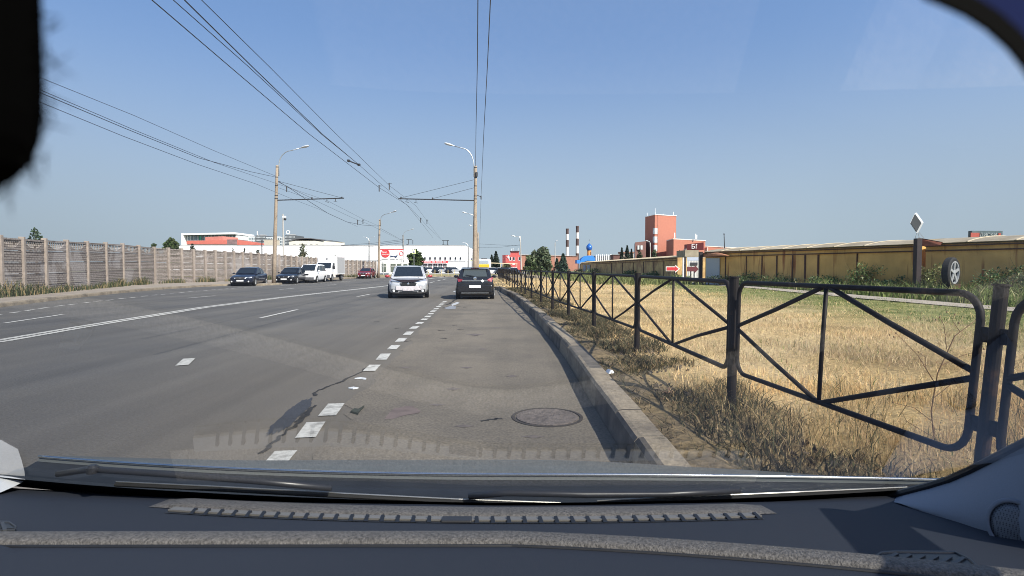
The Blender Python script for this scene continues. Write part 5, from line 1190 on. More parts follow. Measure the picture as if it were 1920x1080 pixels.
# gate: white corrugated leaf, posts, arrow signs
t = thing('corrugated_gate', (X_(1300, 57), 57, 0), 'white corrugated gate leaf with a dark notice between the garage rows', 'gate')
b = MB(); nC = 16
for k in range(nC): px = lerp(1288.5, 1311.5, (k + .5) / nC); b.box((X_(px, 57), 57 + (.03 if k % 2 else 0), 1.25), (.085, .05, 2.3))
b.build('leaf', mat('gate_white', (.62, .60, .58), .7, var=.1, bscale=4), t)
b = MB(); b.box((X_(1300, 57), 57.02, Z_(485.5, 57)), (1.3, .1, .35)); b.build('top_panel', mat('gate_blue', (.42, .46, .56), .6, var=.05), t)
b = MB(); b.box((X_(1300.5, 57), 56.93, Z_(495, 57)), (.72, .03, .30)); b.build('notice', M_dkmetal, t)
b = MB(); b.box((X_(1300, 57), 59, 2.9), (1.4, 3, .7)); b.build('booth_roof', M_groof, t)
t = thing('gate_post', (X_(1313.5, 44.5), 44.5, 0), 'tall black square gate post beside the blue door', 'post')
b = MB(); b.box((X_(1313.5, 44.5), 44.5, Z_(473, 44.5) / 2), (.24, .3, Z_(473, 44.5))); b.build('shaft', MATS['pole_black'], t); b = MB(); b.box((X_(1313.5, 44.5), 44.5, Z_(473, 44.5) + .02), (.28, .34, .04)); b.build('cap', M_rust, t)
t = thing('gate_post', (X_(1281, 50), 50, 0), 'slim white gate post right of the bright red arrow', 'post')
b = MB(); b.box((X_(1281, 50), 50, Z_(483, 50) / 2), (.11, .11, Z_(483, 50))); b.build('shaft', M_white, t); b = MB(); b.box((X_(1284.5, 50.5), 50.5, 1.25), (.16, .1, 2.4)); b.build('dark_jamb', MATS['pole_black'], t)
def arrow(px0, px1, rc, Y, label, border, fill, post_rows):
    t = thing('arrow_sign', (X_((px0 + px1) / 2, Y), Y, .1), label, 'sign'); hx = lerp(px0, px1, .66)
    def poly(s_): c_ = at((px0 + px1) / 2, rc, Y); P = [(px0, rc - 4.4), (hx, rc - 4.4), (hx, rc - 7.6), (px1, rc), (hx, rc + 7.6), (hx, rc + 4.4), (px0, rc + 4.4)]; return [c_ + (at(x, y, Y) - c_) * 1.0 for x, y in P]
    P = poly(1); b = MB()
    # concave outline as two convex slabs
    b.slab([P[0], P[1], P[5], P[6]], (0, 1, 0), .05); b.slab([P[2], P[3], P[4]], (0, 1, 0), .05); b.build('board', border, t)
    if fill:
        b = MB(); Q_ = [at(px0 + 1.6, rc - 3.0, Y - .012), at(hx - .3, rc - 3.0, Y - .012), at(hx - .3, rc + 3.0, Y - .012), at(px0 + 1.6, rc + 3.0, Y - .012)]; b.slab(Q_, (0, -1, 0), .01); b.slab([at(hx + .0, rc - 5.0, Y - .012), at(px1 - 2.4, rc, Y - .012), at(hx + .0, rc + 5.0, Y - .012)], (0, -1, 0), .01); b.build('fill', fill, t)
    for px in (lerp(px0, px1, .3), lerp(px0, px1, .6)):
        b = MB(); q = at(px, rc + 4, Y + .08); b.tube([q, (q.x, q.y, .1)], .03, 6); b.build('post', M_dkmetal, t)
arrow(1248.5, 1275, 504, 42, 'bright red arrow sign with white border pointing right', mat('arrow_border', (.80, .74, .70), .6, var=.03), mat('arrow_red', (.55, .035, .04), .5, var=.06), None)
arrow(1288.5, 1310, 504.5, 43, 'dark maroon arrow sign without border before the white gate leaf', mat('arrow_maroon', (.13, .025, .03), .6, var=.08), None, None)

# chimneys, chapel, other far buildings
def chimney(px, top, w_, bands, Y, label):
    p = (X_(px, Y), Y, 0); t = thing('factory_chimney', p, label, 'chimney')
    zt = Z_(top, Y)
    def rad(row): return w_ / 2 * lerp(1.0, 1.18, (row - top) / 75) * Y / F
    for (r0, r1, dark_) in bands:
        b = MB(); b.tube([(p[0], Y, Z_(r1, Y)), (p[0], Y, Z_(r0, Y))], [rad(r1), rad(r0)], 16); b.build('band', mat('chimney_dark', (.085, .052, .048), .85, var=.1) if dark_ else mat('chimney_white', (.72, .66, .62), .8, var=.1, bscale=1), t)
    b = MB(); b.tube([(p[0], Y, zt - .8), (p[0], Y, zt + .15)], rad(top) * 1.10, 16); b.build('rim', MATS['chimney_dark'], t)
chimney(1063.5, 429, 5.2, [(429, 439, 1), (439, 450, 0), (450, 463, 1), (463, 511, 0)], 420, 'shorter of two banded factory chimneys, standing on the left')
chimney(1082.3, 424.3, 5.4, [(424.3, 436, 1), (436, 447.4, 0), (447.4, 460.7, 1), (460.7, 475, 0), (475, 511, 1)], 430, 'taller of two banded factory chimneys, standing on the right')
YC = 235
t = thing('chapel', (X_(1104.5, YC), YC, 0), 'orange chapel with shiny blue onion dome between chimneys and garages', 'chapel')
sc = YC / F
b = MB(); b.lathe([(3.7 * sc, 0), (3.7 * sc, (502 - 470) * sc + CAMZ)], (X_(1104.5, YC), YC, 0), 16); b.build('drum', mat('orange_wall', (.70, .33, .10), .8, var=.05), t)
b = MB(); z0 = Z_(470, YC); b.lathe([(3.4 * sc, 0), (4.6 * sc, 1.5 * sc), (5.7 * sc, 4.5 * sc), (5.6 * sc, 7 * sc), (4.2 * sc, 10 * sc), (2.2 * sc, 12 * sc), (.6 * sc, 13.6 * sc), (.12 * sc, 15 * sc), (.1 * sc, 20 * sc)], (X_(1104.5, YC), YC, z0), 24); b.build('dome', mat('dome_blue', (.03, .14, .48), .22, .3, coat=.6, var=.03), t, smooth=True)
for px in (1101.8, 1107.2):
    b = MB(); b.box((X_(px, YC), YC - 3.5 * sc, Z_(474.5, YC)), (.35, .25, 1.2)); b.build('window', mat('orange_dark', (.35, .15, .05), .8, var=.05), t)
b = MB(); b.bar((X_(1104.5, YC), YC, Z_(452, YC)), (X_(1104.5, YC), YC, Z_(448.5, YC)), .1, .1, up=(0, 1, 0)); b.bar((X_(1103.6, YC), YC, Z_(450.3, YC)), (X_(1105.4, YC), YC, Z_(450.3, YC)), .1, .1); b.build('cross', M_dkmetal, t)
YB_ = 225
t = thing('blue_arch_building', (X_(1103, YB_), YB_, 0), 'bright blue building with arched gable in front of the onion dome', 'building')
b = MB(); plan = []
P = [at(1081.5, 494, YB_), at(1088, 494, YB_), at(1088, 487.5, YB_), at(1081.5, 487.5, YB_)]; b.slab(P, (0, 1, 0), 6)
n = 10; outer_ = [(1088, 492)] + [(1088 + 27 * .62 * (1 - math.cos(math.pi / 2 * k / n)) , 492 - 13 * math.sin(math.pi / 2 * k / n)) for k in range(1, n + 1)] + [(1110, 479), (1114, 481), (1115.5, 484), (1115.5, 489.5), (1102, 488.5), (1095, 491)]
b.slab([at(x, y, YB_) for x, y in outer_], (0, 1, 0), 6); b.build('front', mat('blue_front', (.035, .22, .62), .6, var=.04), t)
b = MB(); b.slab([at(1089.5, 512, YB_ + .3), at(1119, 512, YB_ + .3), at(1119, 490, YB_ + .3), at(1103, 489, YB_ + .3), at(1095, 491.5, YB_ + .3), at(1089.5, 496, YB_ + .3)], (0, 1, 0), 5); b.build('wall', mat('arch_tan', (.52, .34, .18), .8, var=.1), t)
t = thing('striped_hall', (X_(1131, 230), 230, 0), 'building faced with tall white vertical ribs right of the blue arch', 'building')
b = MB(); b.prism([corner(1116, 230), corner(1146, 230), (X_(1146, 230), 240), (X_(1116, 230), 240)], 0, Z_(479.5, 230)); b.build('wall', mat('rib_backing', (.22, .23, .22), .8, var=.1), t)  # plain grey wall between and behind the white ribs
for k in range(8):
    px = 1117.5 + k * 3.9; b = MB(); b.box((X_(px, 230), 229.7, (Z_(477.5 - (k % 2), 230)) / 2), (.42, .6, Z_(477.5 - (k % 2), 230))); b.build('rib', M_white, t)
t = thing('pink_factory', (X_(1045, 270), 270, 0), 'long low salmon factory block behind the broad tree and the spruce', 'building')
b = MB(); b.prism([corner(975, 270), corner(1083, 262), (X_(1083, 270), 285), (X_(975, 270), 285)], 0, [Z_(478, 270), Z_(480.5, 262), Z_(480.5, 262), Z_(478, 270)]); b.build('wall', mat('salmon_wall', (.55, .26, .18), .85, var=.08, bscale=1), t)
b = MB(); b.prism([(X_(975, 270), 269.7), (X_(1083, 262), 261.7), (X_(1083, 270), 285), (X_(975, 270), 285)], [Z_(478, 270), Z_(480.5, 262), Z_(480.5, 262), Z_(478, 270)], [Z_(477.2, 270), Z_(479.7, 262), Z_(479.7, 262), Z_(477.2, 270)]); b.build('coping', MATS['coping'], t)
for px in (1052, 1058, 1064, 1072, 1078):
    b = MB(); b.box((X_(px, 264), 263 + (1083 - px) * .07, Z_(496, 264)), (1.0, .3, 1.2)); b.build('window', M_win, t)
t = thing('brown_shed', (X_(1152, 190), 190, 0), 'small dark brown shed roof left of the three pointed spruces', 'building')
wall_box(t, 'wall', [corner(1150, 190), corner(1163, 190), (X_(1163, 190), 196), (X_(1150, 190), 196)], 0, Z_(478, 190), M_brown); b = MB(); b.box((X_(1156.5, 190), 193, Z_(478, 190) + .06), (2.7, 6.4, .12)); b.build('roof', M_groof, t)
t = thing('pale_house', (X_(1174, 230), 230, 0), 'pale house gable glimpsed between the pointed spruces', 'building')
wall_box(t, 'wall', [corner(1165, 230), corner(1188, 230), (X_(1188, 230), 236), (X_(1165, 230), 236)], 0, Z_(475, 230), mat('house_pale', (.52, .42, .36), .8, var=.05)); b = MB(); b.prism([corner(1164, 229.5), corner(1189, 229.5), (X_(1189, 230), 236.5), (X_(1164, 230), 236.5)], Z_(475, 230), Z_(472, 230)); b.build('roof', mat('roof_brick', (.28, .14, .10), .8, var=.1), t)
# red building with star ornament
YE = 170
t = thing('red_building', (X_(958, YE), YE, 0), 'small red building with white star ornament and white window surrounds', 'building')
M_rb = mat('crimson_wall', (.50, .10, .09), .8, var=.06)
b = MB(); b.prism([corner(942, YE + 1.5), corner(948, YE), corner(976, YE), (X_(976, YE), YE + 12), (X_(942, YE), YE + 12)], 0, Z_(478, YE)); b.build('wall', M_rb, t)
b = MB(); b.prism([corner(957, YE + .3), corner(973, YE + .3), (X_(973, YE), YE + 6), (X_(957, YE), YE + 6)], Z_(478, YE), Z_(471.5, YE)); up = b.build('upper_storey', M_rb, t)
b = MB(); b.box((X_(965, YE), YE + 3, Z_(471, YE)), (2.9, 6.2, .18)); b.build('roof', M_dkmetal, up)
b = MB()
for (px, h_) in ((959.5, 5), (962, 6.5), (971.5, 5.5)): b.box((X_(px, YE), YE + .6, Z_(471 - h_ / 2, YE)), (.12, .12, h_ * .16))
b.build('finial', M_white, up)
for px in (957, 963.5, 974.5):
    b = MB(); b.box((X_(px, YE), YE - .03, Z_(485, YE)), (.50, .1, .85)); w_ = b.build('window', M_win, t); b = MB()
    for dx in (-.3, .3): b.box((X_(px, YE) + dx, YE - .06, Z_(485, YE)), (.10, .12, .95))
    b.box((X_(px, YE), YE - .06, Z_(488.2, YE)), (.7, .14, .1)); b.build('surround', M_white, w_)
b = MB(); c_ = at(953, 481.8, YE - .1); r_o, r_i = .62, .2; b.slab([c_ + Vector((math.cos(R(90 + 45 * k)) * (r_o if k % 2 == 0 else r_i), 0, math.sin(R(90 + 45 * k)) * (r_o if k % 2 == 0 else r_i))) for k in range(8)], (0, -1, 0), .06); b.build('star', M_white, t)
b = MB(); b.box((X_(963, YE), YE - .04, Z_(495, YE)), (.7, .1, .5)); b.build('white_panel', M_white, t)
# pipe gantry
YG = 150
t = thing('pipe_gantry', (X_(943, YG), YG, 0), 'pale yellow pipe carried on legs across the view right of the bus', 'pipe')
b = MB(); b.tube([at(914, 493, YG), at(970, 495, YG)], .12, 8); b.build('pipe', mat('pipe_cream', (.62, .52, .34), .7, var=.06), t)
for px in (938.5, 943, 969):
    b = MB(); q = at(px, 494, YG); b.tube([q, (q.x, q.y, 0)], .08, 6); b.build('leg', MATS['pipe_cream'], t)
t = thing('low_wall', (X_(945, 125), 125, 0), 'long low pinkish white wall below the pipe, right of the bus', 'wall')
b = MB(); b.prism([corner(916, 125), corner(972, 122), (X_(972, 122), 122.4), (X_(916, 125), 125.4)], 0, [Z_(504, 125), Z_(507.5, 122), Z_(507.5, 122), Z_(504, 125)]); b.build('wall_body', mat('pinkish_wall', (.62, .54, .52), .8, var=.06), t); b = MB(); b.prism([(X_(916, 125), 124.9), (X_(972, 122), 121.9), (X_(972, 122), 122.5), (X_(916, 125), 125.5)], [Z_(504, 125), Z_(507.5, 122), Z_(507.5, 122), Z_(504, 125)], [Z_(503.6, 125), Z_(507, 122), Z_(507, 122), Z_(503.6, 125)]); b.build('coping', M_grey, t)
# ------------------------------------------------------------------ vegetation
def crown_pts(ells, n, shell=.55):
    """points in lumpy ellipsoids, biased outward"""
    out = []
    vol = [e[3] * e[4] * e[5] for e in ells]; tot = sum(vol)
    for e, v_ in zip(ells, vol):
        k = max(8, int(n * v_ / tot)); d = nrs.normal(size=(k, 3)); d /= np.linalg.norm(d, axis=1)[:, None]
        r = shell + (1 - shell) * nrs.rand(k) ** .7; r *= 1 + .16 * np.sin(d[:, 0] * 7 + e[0]) * np.cos(d[:, 2] * 6 + e[1])
        out.append(np.array(e[:3]) + d * r[:, None] * np.array(e[3:6]))
    return np.concatenate(out)
def leafcols(n, base, var=.35, alt=None, palt=.2):
    c = np.array(base)[None, :] * (1 + var * (nrs.rand(n, 1) * 2 - 1)) * (1 + .12 * (nrs.rand(n, 3) * 2 - 1))
    if alt is not None: m = nrs.rand(n) < palt; c[m] = np.array(alt) * (1 + .3 * (nrs.rand(m.sum(), 1) * 2 - 1))
    return np.clip(c, .004, .9)
def tree(px, rb, rt, wpx, Y, label, base=(.055, .085, .028), n=1800, leaf=.16, trunk_r=.14, name='leafy_tree', group=None, gaps=.55, zb=.1, lean=0, crown_low=.30, alt=None, lobes=7):
    top = at(px, rt, Y); H = top.z; W = wpx * Y / F; x = top.x
    t = thing(name, (x, Y, zb), label, 'tree', group)
    b = MB(); tr = [Vector((x - lean, Y, zb - .2)), Vector((x - lean * .5 + .05, Y, zb + (H - zb) * .3)), Vector((x, Y, zb + (H - zb) * .65)), Vector((x, Y, zb + (H - zb) * .92))]
    b.tube(tr, [trunk_r, trunk_r * .8, trunk_r * .5, trunk_r * .15], 7)
    for k in range(7):
        a = k * 2.4; z0 = zb + (H - zb) * (.28 + .06 * k); L_ = W * .38; b.tube([Vector((x, Y, z0)), Vector((x + math.cos(a) * L_ * .6, Y + math.sin(a) * L_ * .6, z0 + L_ * .45)), Vector((x + math.cos(a) * L_, Y + math.sin(a) * L_, z0 + L_ * 1.0))], [trunk_r * .4, trunk_r * .25, trunk_r * .08], 5)
    b.build('trunk', mat('bark', (.13, .10, .075), .95, var=.2, bscale=6), t)
    zc0 = zb + (H - zb) * crown_low; ch = H - zc0
    ells = [(x, Y, zc0 + ch * .5, W * .36, W * .36, ch * .46)]
    for k in range(lobes):
        a = k * 2.399 + px; f_ = (k + .5) / lobes; rr = W * .5 * (1 - abs(f_ - .42) * 1.1) * .75; s_ = W * rnd.uniform(.15, .26) * (1.1 - .45 * f_)
        ells.append((x + math.cos(a) * rr, Y + math.sin(a) * rr, zc0 + ch * (.08 + .84 * f_), s_, s_, s_ * rnd.uniform(.8, 1.2)))
    ells.append((x, Y, H - ch * .09, W * .12, W * .12, ch * .09))
    P = crown_pts(ells, n, gaps); P = P[P[:, 2] > zb + .1]
    tint = .75 + .5 * (np.sin(P[:, 0] * 2.3 / max(W, 1) * 4) * np.sin(P[:, 2] * 3.1 / max(W, 1) * 4 + 1) * .5 + .5)
    cols = leafcols(len(P), base, .35, alt) * tint[:, None]
    cards(P, leaf * (0.6 + .8 * nrs.rand(len(P))), cols, 'crown', LEAF, t, .2, aspect=.55)
    return t
def spruce(px, rb, rt, wpx, Y, label, base=(.028, .046, .03), n=1500, group=None, zb=.1, name='spruce_tree'):
    top = at(px, rt, Y); H = top.z; W = wpx * Y / F; x = top.x
    t = thing(name, (x, Y, zb), label, 'tree', group)
    b = MB(); b.tube([(x, Y, zb - .2), (x, Y, H)], [.12 + H * .008, .02], 7); b.build('trunk', MATS['bark'], t)
    u = nrs.rand(n) ** .75; tier = np.round(u * 13) / 13; u2 = np.clip(u * .35 + tier * .65, 0, 1)
    ang = nrs.rand(n) * 2 * np.pi; lobes = 1 + .22 * np.sin(ang * 5 + tier * 40)
    r = W / 2 * (1 - u2) ** .85 * np.sqrt(nrs.rand(n)) * lobes * (1 - .25 * ((u * 13) % 1)) + .03
    P = np.stack([x + r * np.cos(ang), Y + r * np.sin(ang), zb + .3 + (H - zb - .3) * u - r * .22], 1)
    cards(P, (.05 + W * .055) * (.6 + .8 * nrs.rand(n)), leafcols(n, base, .4), 'crown', LEAF, t, .2, aspect=.4)
    return t
def bush(x, y, h, w_, label, base=(.075, .11, .035), n=500, leaf=.05, group=None, zb=.13, alt=None, name='bush'):
    t = thing(name, (x, y, zb), label, 'bush', group)
    b = MB()
    for k in range(7):
        a = k * .9 + x; L_ = w_ * .35; b.tube([(x, y, zb - .05), (x + math.cos(a) * L_ * .5, y + math.sin(a) * L_ * .5, zb + h * .55), (x + math.cos(a) * L_, y + math.sin(a) * L_, zb + h * rnd.uniform(.8, 1.0))], [.012, .009, .004], 4)
    b.build('stem', mat('stem_green', (.12, .12, .05), .9, var=.2), t)
    ells = [(x, y, zb + h * .42, w_ * .38, w_ * .38, h * .42)] + [(x + rnd.uniform(-.35, .35) * w_, y + rnd.uniform(-.35, .35) * w_, zb + h * rnd.uniform(.3, .85), w_ * .18, w_ * .18, h * .2) for _ in range(6)]
    P = crown_pts(ells, n, .25); P = P[P[:, 2] > zb]
    cards(P, leaf * (.5 + nrs.rand(len(P))), leafcols(len(P), base, .4, alt, .12), 'foliage', LEAF, t, 0, aspect=.45)
    return t
GT = 'trees along the horizon'
tree(568, 480, 456.5, 24, 104, 'loose leafy tree showing above the panel wall before the white store', n=230, leaf=.30, gaps=.25, base=(.15, .16, .10), crown_low=.1)
tree(779, 505, 466, 32, 97, 'full green tree left of the red store banner, behind the silver car', n=1100, leaf=.30, base=(.065, .10, .03), crown_low=.12)
tree(66, 450, 426, 27, 46, 'sparse young tree poking above the near part of the panel wall', n=260, leaf=.13, gaps=.3, base=(.10, .14, .08), crown_low=.55)
tree(321, 470, 444.5, 33, 72, 'round dense tree top above the panel wall left of the white framed offices', n=1500, leaf=.20, base=(.07, .10, .035), crown_low=.3)
tree(288, 470, 452.5, 14, 90, 'small faint tree top above the wall left of the round dense one', n=300, leaf=.16, crown_low=.3)
tree(361, 475, 456.5, 15, 76, 'dark bushy tree top at the left foot of the coral roof', n=400, leaf=.14, base=(.035, .045, .022), crown_low=.3)
tree(437, 475, 464, 6.5, 80, 'tiny tree tip over the wall, left of the three before the white store', n=120, leaf=.10, base=(.03, .04, .02), crown_low=.5)
tree(458, 478, 465, 6.5, 80, 'tiny tree tip over the wall, middle of the three before the white store', n=120, leaf=.10, base=(.03, .04, .02), crown_low=.5)
tree(483, 480, 466.5, 11, 80, 'tiny tree tip over the wall, beside the thin dark utility pole', n=220, leaf=.10, base=(.03, .04, .02), crown_low=.5)
tree(629, 490, 478, 9, 84, 'small twiggy tree top just above the white box truck', n=110, leaf=.12, gaps=.3, base=(.09, .09, .07), crown_low=.5)
tree(872, 505, 480, 14, 175, 'dark tree clump at the right end of the white store', n=500, leaf=.4, base=(.03, .045, .02))
tree(1016, 511, 463, 44, 118, 'broadest dark green tree right of the slim lamp post', n=2600, leaf=.30, base=(.115, .145, .08), crown_low=.06, lobes=10)
tree(994, 511, 477, 26, 112, 'lower green tree at the left foot of the broadest one', n=1000, leaf=.26, base=(.10, .135, .06), crown_low=.08)
tree(1002, 511, 468, 20, 122, 'upright tree crown between the low green one and the broadest one', n=800, leaf=.28, base=(.10, .13, .07), crown_low=.1)
spruce(1056, 511, 476, 31, 108, 'broad blue-green spruce below the two banded chimneys', n=2400, base=(.06, .095, .068))
spruce(1044, 511, 484, 20, 112, 'smaller spruce on the left of the broad blue-green one', n=900, base=(.03, .05, .03))
for (px, rt, wd, lab) in ((922, 478, 9, 'smaller of two dark spruces right of the bus'), (930, 471.5, 12, 'taller of two dark spruces right of the bus'), (1166, 464, 8, 'left of three pointed spruces beside the brick-red tower'), (1176, 460.5, 11, 'tallest middle one of three pointed spruces beside the brick-red tower'), (1184, 467, 8, 'right of three pointed spruces beside the brick-red tower')):
    spruce(px, 511, rt, wd * 2.1, 185, lab, n=1800)
tree(912, 511, 488, 12, 190, 'dark low tree mass directly right of the bus', n=500, leaf=.45, base=(.03, .045, .022), crown_low=.05)
tree(928, 511, 490, 24, 188, 'dark rounded tree mass under the two dark spruces', n=700, leaf=.45, base=(.035, .05, .025), crown_low=.05)
tree(950, 511, 493, 20, 165, 'olive shrubby tree in front of the small red building', n=600, leaf=.35, base=(.08, .085, .035), crown_low=.05)
tree(1199, 490, 470, 16, 130, 'grey-green tree before the left wing of the brick-red building', n=600, leaf=.28, base=(.075, .085, .05), crown_low=.1)
tree(1227, 490, 466, 12, 128, 'grey-green tree against the dark side of the brick-red tower', n=500, leaf=.28, base=(.07, .09, .045), crown_low=.1)
tree(1276, 482, 469, 14, 105, 'small dark tree top above the garage roof left of the portal', n=400, leaf=.2, base=(.045, .05, .025), crown_low=.3)

# bushes near the garages and the gate
for (px, row, h, w_, lab, bs) in ((1612, 540, 1.25, 2.0, 'large flowering bush before the mustard wall left of the sign pole', (.085, .12, .04)), (1742, 548, 1.2, 1.5, 'yellow-green bush between the sign pole and the big wheel', (.13, .14, .045)), (1405, 528, .85, 2.6, 'low dark green bush below the rust-streaked garage wall, left one', (.045, .075, .025)), (1460, 530, .80, 2.4, 'low dark green bush below the rust-streaked garage wall, right one', (.05, .085, .03)), (1545, 534, .8, 2.0, 'low bush left of the large flowering one', (.06, .10, .035)), (1862, 556, 1.1, 1.9, 'dark green bush right of the big wheel', (.05, .085, .03)), (1925, 560, 1.4, 1.9, 'tall dark bush at the right edge before the garages', (.045, .075, .03)), (1352, 526, .75, 2.2, 'round dark bush in front of the blue gate door', (.035, .06, .022)), (1660, 538, .7, 1.6, 'small bush left of the black sign pole', (.07, .10, .04)), (1228, 517, .8, 3.0, 'pale flowering bush left of the bright red arrow', (.09, .12, .05)), (1120, 514, 1.1, 6.0, 'wide green bush at the far end of the brown garages', (.06, .09, .035)), (1185, 516, .8, 4.0, 'green bush before the blue garage doors', (.07, .10, .04)), (1090, 512, 1.0, 5.0, 'green bush below the blue arched building', (.05, .08, .03))):
    q = G(px, row, .13); s__ = (px - 960) / F; best = 999
    for (a_, b_2) in (((27.6, 15.0), (21.25, 28.8)), ((21.05, 29.3), (15.25, 44.2)), ((18.9, 64), (17.0, 138))):
        da, db = a_[0] - s__ * a_[1], b_2[0] - s__ * b_2[1]
        if da * db <= 0: best = min(best, lerp(a_[1], b_2[1], da / (da - db)))
    if q.y > best - .9: q = Vector((s__ * (best - .9), best - .9, .13))
    near = q.y < 50
    bush(q.x, q.y, h * 1.3, w_ * 1.15, lab, tuple(c__ * 1.55 for c__ in bs), n=1100 if near else 450, leaf=.055 if near else .16, alt=(.45, .45, .25))

def blades(P, h, w_, cols, name, m, leanmax=.5, kind='stuff'):
    n = len(P); a = nrs.rand(n) * 2 * np.pi; d = np.stack([np.cos(a), np.sin(a), np.zeros(n)], 1)
    b_ = nrs.rand(n) * 2 * np.pi; L = (nrs.rand(n) * leanmax)[:, None] * np.stack([np.cos(b_), np.sin(b_), np.zeros(n)], 1)
    h = h[:, None]; w_ = w_[:, None]; up = np.array([0, 0, 1.0])[None, :]
    mid = P + L * h * .35 + up * h * .6; tip = P + L * h * 1.1 + up * h * np.sqrt(np.clip(1 - (nrs.rand(n, 1) * .4) ** 2, .3, 1))
    T1 = np.stack([P - d * w_, P + d * w_, mid + d * w_ * .7], 1); T2 = np.stack([P - d * w_, mid + d * w_ * .7, mid - d * w_ * .7], 1); T3 = np.stack([mid - d * w_ * .7, mid + d * w_ * .7, tip], 1)
    A = np.concatenate([T1, T2, T3]); c = np.concatenate([cols] * 3)
    o = mesh_np(A, 3, np.repeat(c, 3, 0), name, m); tag(o, kind=kind); return o
GRASS = leaf_mat('grass_blades', .8, .3)
kxv = lambda y: np.interp(y, [k[0] for k in KERB], [k[1] for k in KERB])
def scatter(n, y0, y1, x0, x1, power=1.0):
    """x measured from the kerb"""
    y = y0 + (y1 - y0) * nrs.rand(n) ** power; x = kxv(y) + x0 + (x1 - x0) * nrs.rand(n)
    m = (x < y * .98 + .6); return np.stack([x[m], y[m], np.full(m.sum(), .13)], 1)
def vnoise(P, s, seed=0):
    return np.array([mnoise.noise(Vector((p[0] * s + seed, p[1] * s, seed))) for p in P])
straw = np.array([.74, .56, .32])
sets = []
for (n, y0, y1, x0, x1, hh, ww) in ((30000, 1.5, 6, .75, 5.5, .085, .0024), (34000, 6, 13, .9, 11, .085, .0040), (26000, 13, 28, .9, 15, .075, .007), (16000, 28, 60, .8, 16.5, .08, .016)):
    P = scatter(n, y0, y1, x0, x1); rel = P[:, 0] - kxv(P[:, 1]); nz = vnoise(P, .9)
    keep = (nrs.rand(len(P)) < np.clip((rel - .55) / .8, .08, 1)) & (nrs.rand(len(P)) < .55 + .6 * nz + .25); P = P[keep]; nz = nz[keep]
    nz3 = vnoise(P, .28, 21)[:, None]; c = straw[None, :] * (.62 + .7 * nrs.rand(len(P), 1)) * (1 + .55 * nz3) * np.array([[1, 1, 1]]) * np.concatenate([np.ones_like(nz3), 1 - .12 * nz3, 1 - .35 * nz3], 1) * (1 + .1 * (nrs.rand(len(P), 3) - .5))
    gsel = nrs.rand(len(P)) < np.clip((P[:, 0] + nz * 3 - 8.8) / 4.5, .06, .85); c[gsel] = np.array([.20, .235, .075]) * (.6 + .8 * nrs.rand(gsel.sum(), 1))
    h = hh * (.45 + 1.0 * nrs.rand(len(P))) * (1 + .5 * nz); sets.append((P, h, ww * (.6 + .8 * nrs.rand(len(P))), c))
blades(np.concatenate([s_[0] for s_ in sets]), np.concatenate([s_[1] for s_ in sets]), np.concatenate([s_[2] for s_ in sets]), np.concatenate([s_[3] for s_ in sets]), 'dry_grass', GRASS, 1.1)
# tall straw tangle at the near fence
P = scatter(7500, 1.6, 6.0, .9, 4.0); nz = vnoise(P, 1.3, 5); P = P[nz > -.1]
c = np.array([.62, .46, .24]) * (.55 + .8 * nrs.rand(len(P), 1)) * np.ones((1, 3)); gs = nrs.rand(len(P)) < .28; c[gs] = np.array([.10, .11, .055]) * (.6 + .8 * nrs.rand(gs.sum(), 1))
blades(P, .09 + .22 * nrs.rand(len(P)) ** 1.5, np.full(len(P), .0026), c, 'tall_dry_grass', GRASS, 1.3)
# dark weedy litter along the kerb
P = scatter(42000, 3, 34, .30, 1.6); nz = vnoise(P, .8, 9); P = P[nz > -.12]; nz = nz[nz > -.12]
c = np.array([.10, .095, .05]) * (.4 + .9 * nrs.rand(len(P), 1)) * np.ones((1, 3)); gs = nrs.rand(len(P)) < .3; c[gs] = np.array([.30, .22, .12]) * (.5 + .8 * nrs.rand(gs.sum(), 1))
blades(P, (.03 + .12 * nrs.rand(len(P))) * (1 + 1.0 * nz), .003 + .0007 * P[:, 1], c, 'verge_weeds', GRASS, 1.9)
# clods and crumbs of dark soil along the kerb
P = scatter(5000, 3, 30, .26, 1.35); nz = vnoise(P, 1.0, 15); P = P[nz > -.1]; P[:, 2] = .165 + .02 * nrs.rand(len(P))
o = cards(P, (.010 + .022 * nrs.rand(len(P)) ** 2) * (1 + P[:, 1] * .03), np.array([.085, .068, .05]) * (.4 + 1.3 * nrs.rand(len(P), 1)) * np.ones((1, 3)), 'soil_debris', mat('soil_crumbs', (.1, .08, .06), .95, attr='tint'), None, .2, aspect=.8); tag(o, kind='stuff')
# green weeds beyond the path up to the garages
Y_ = 14 + 46 * nrs.rand(26000) ** 1.3; X_s = 15.2 + nrs.rand(26000) * 10; gx = np.interp(Y_, [15, 29.3, 44.2, 64, 140], [27.6, 21.2, 15.25, 18.9, 17.0])
m_ = (X_s > 16.4) & (X_s < gx - .05) & (X_s < Y_ * .98 + .6); P = np.stack([X_s[m_], Y_[m_], np.full(m_.sum(), .13)], 1); nz = vnoise(P, .55, 3)
c = np.array([.17, .215, .07]) * (.55 + .8 * nrs.rand(len(P), 1)) * np.ones((1, 3)); ys_ = nrs.rand(len(P)) < .22; c[ys_] = np.array([.36, .33, .17]) * (.6 + .6 * nrs.rand(ys_.sum(), 1))
blades(P, (.18 + .46 * nrs.rand(len(P))) * (1 + 1.0 * nz), .012 + .0007 * P[:, 1], c, 'roadside_weeds', GRASS, .9)
Y_ = 42 + 90 * nrs.rand(9000); X_s = np.interp(Y_, [42, 140], [6, 3]) + nrs.rand(9000) * 14; P = np.stack([X_s, Y_, np.full(9000, .12)], 1); P = P[P[:, 0] < np.interp(P[:, 1], [44, 64, 140], [15, 18.5, 16.8])]
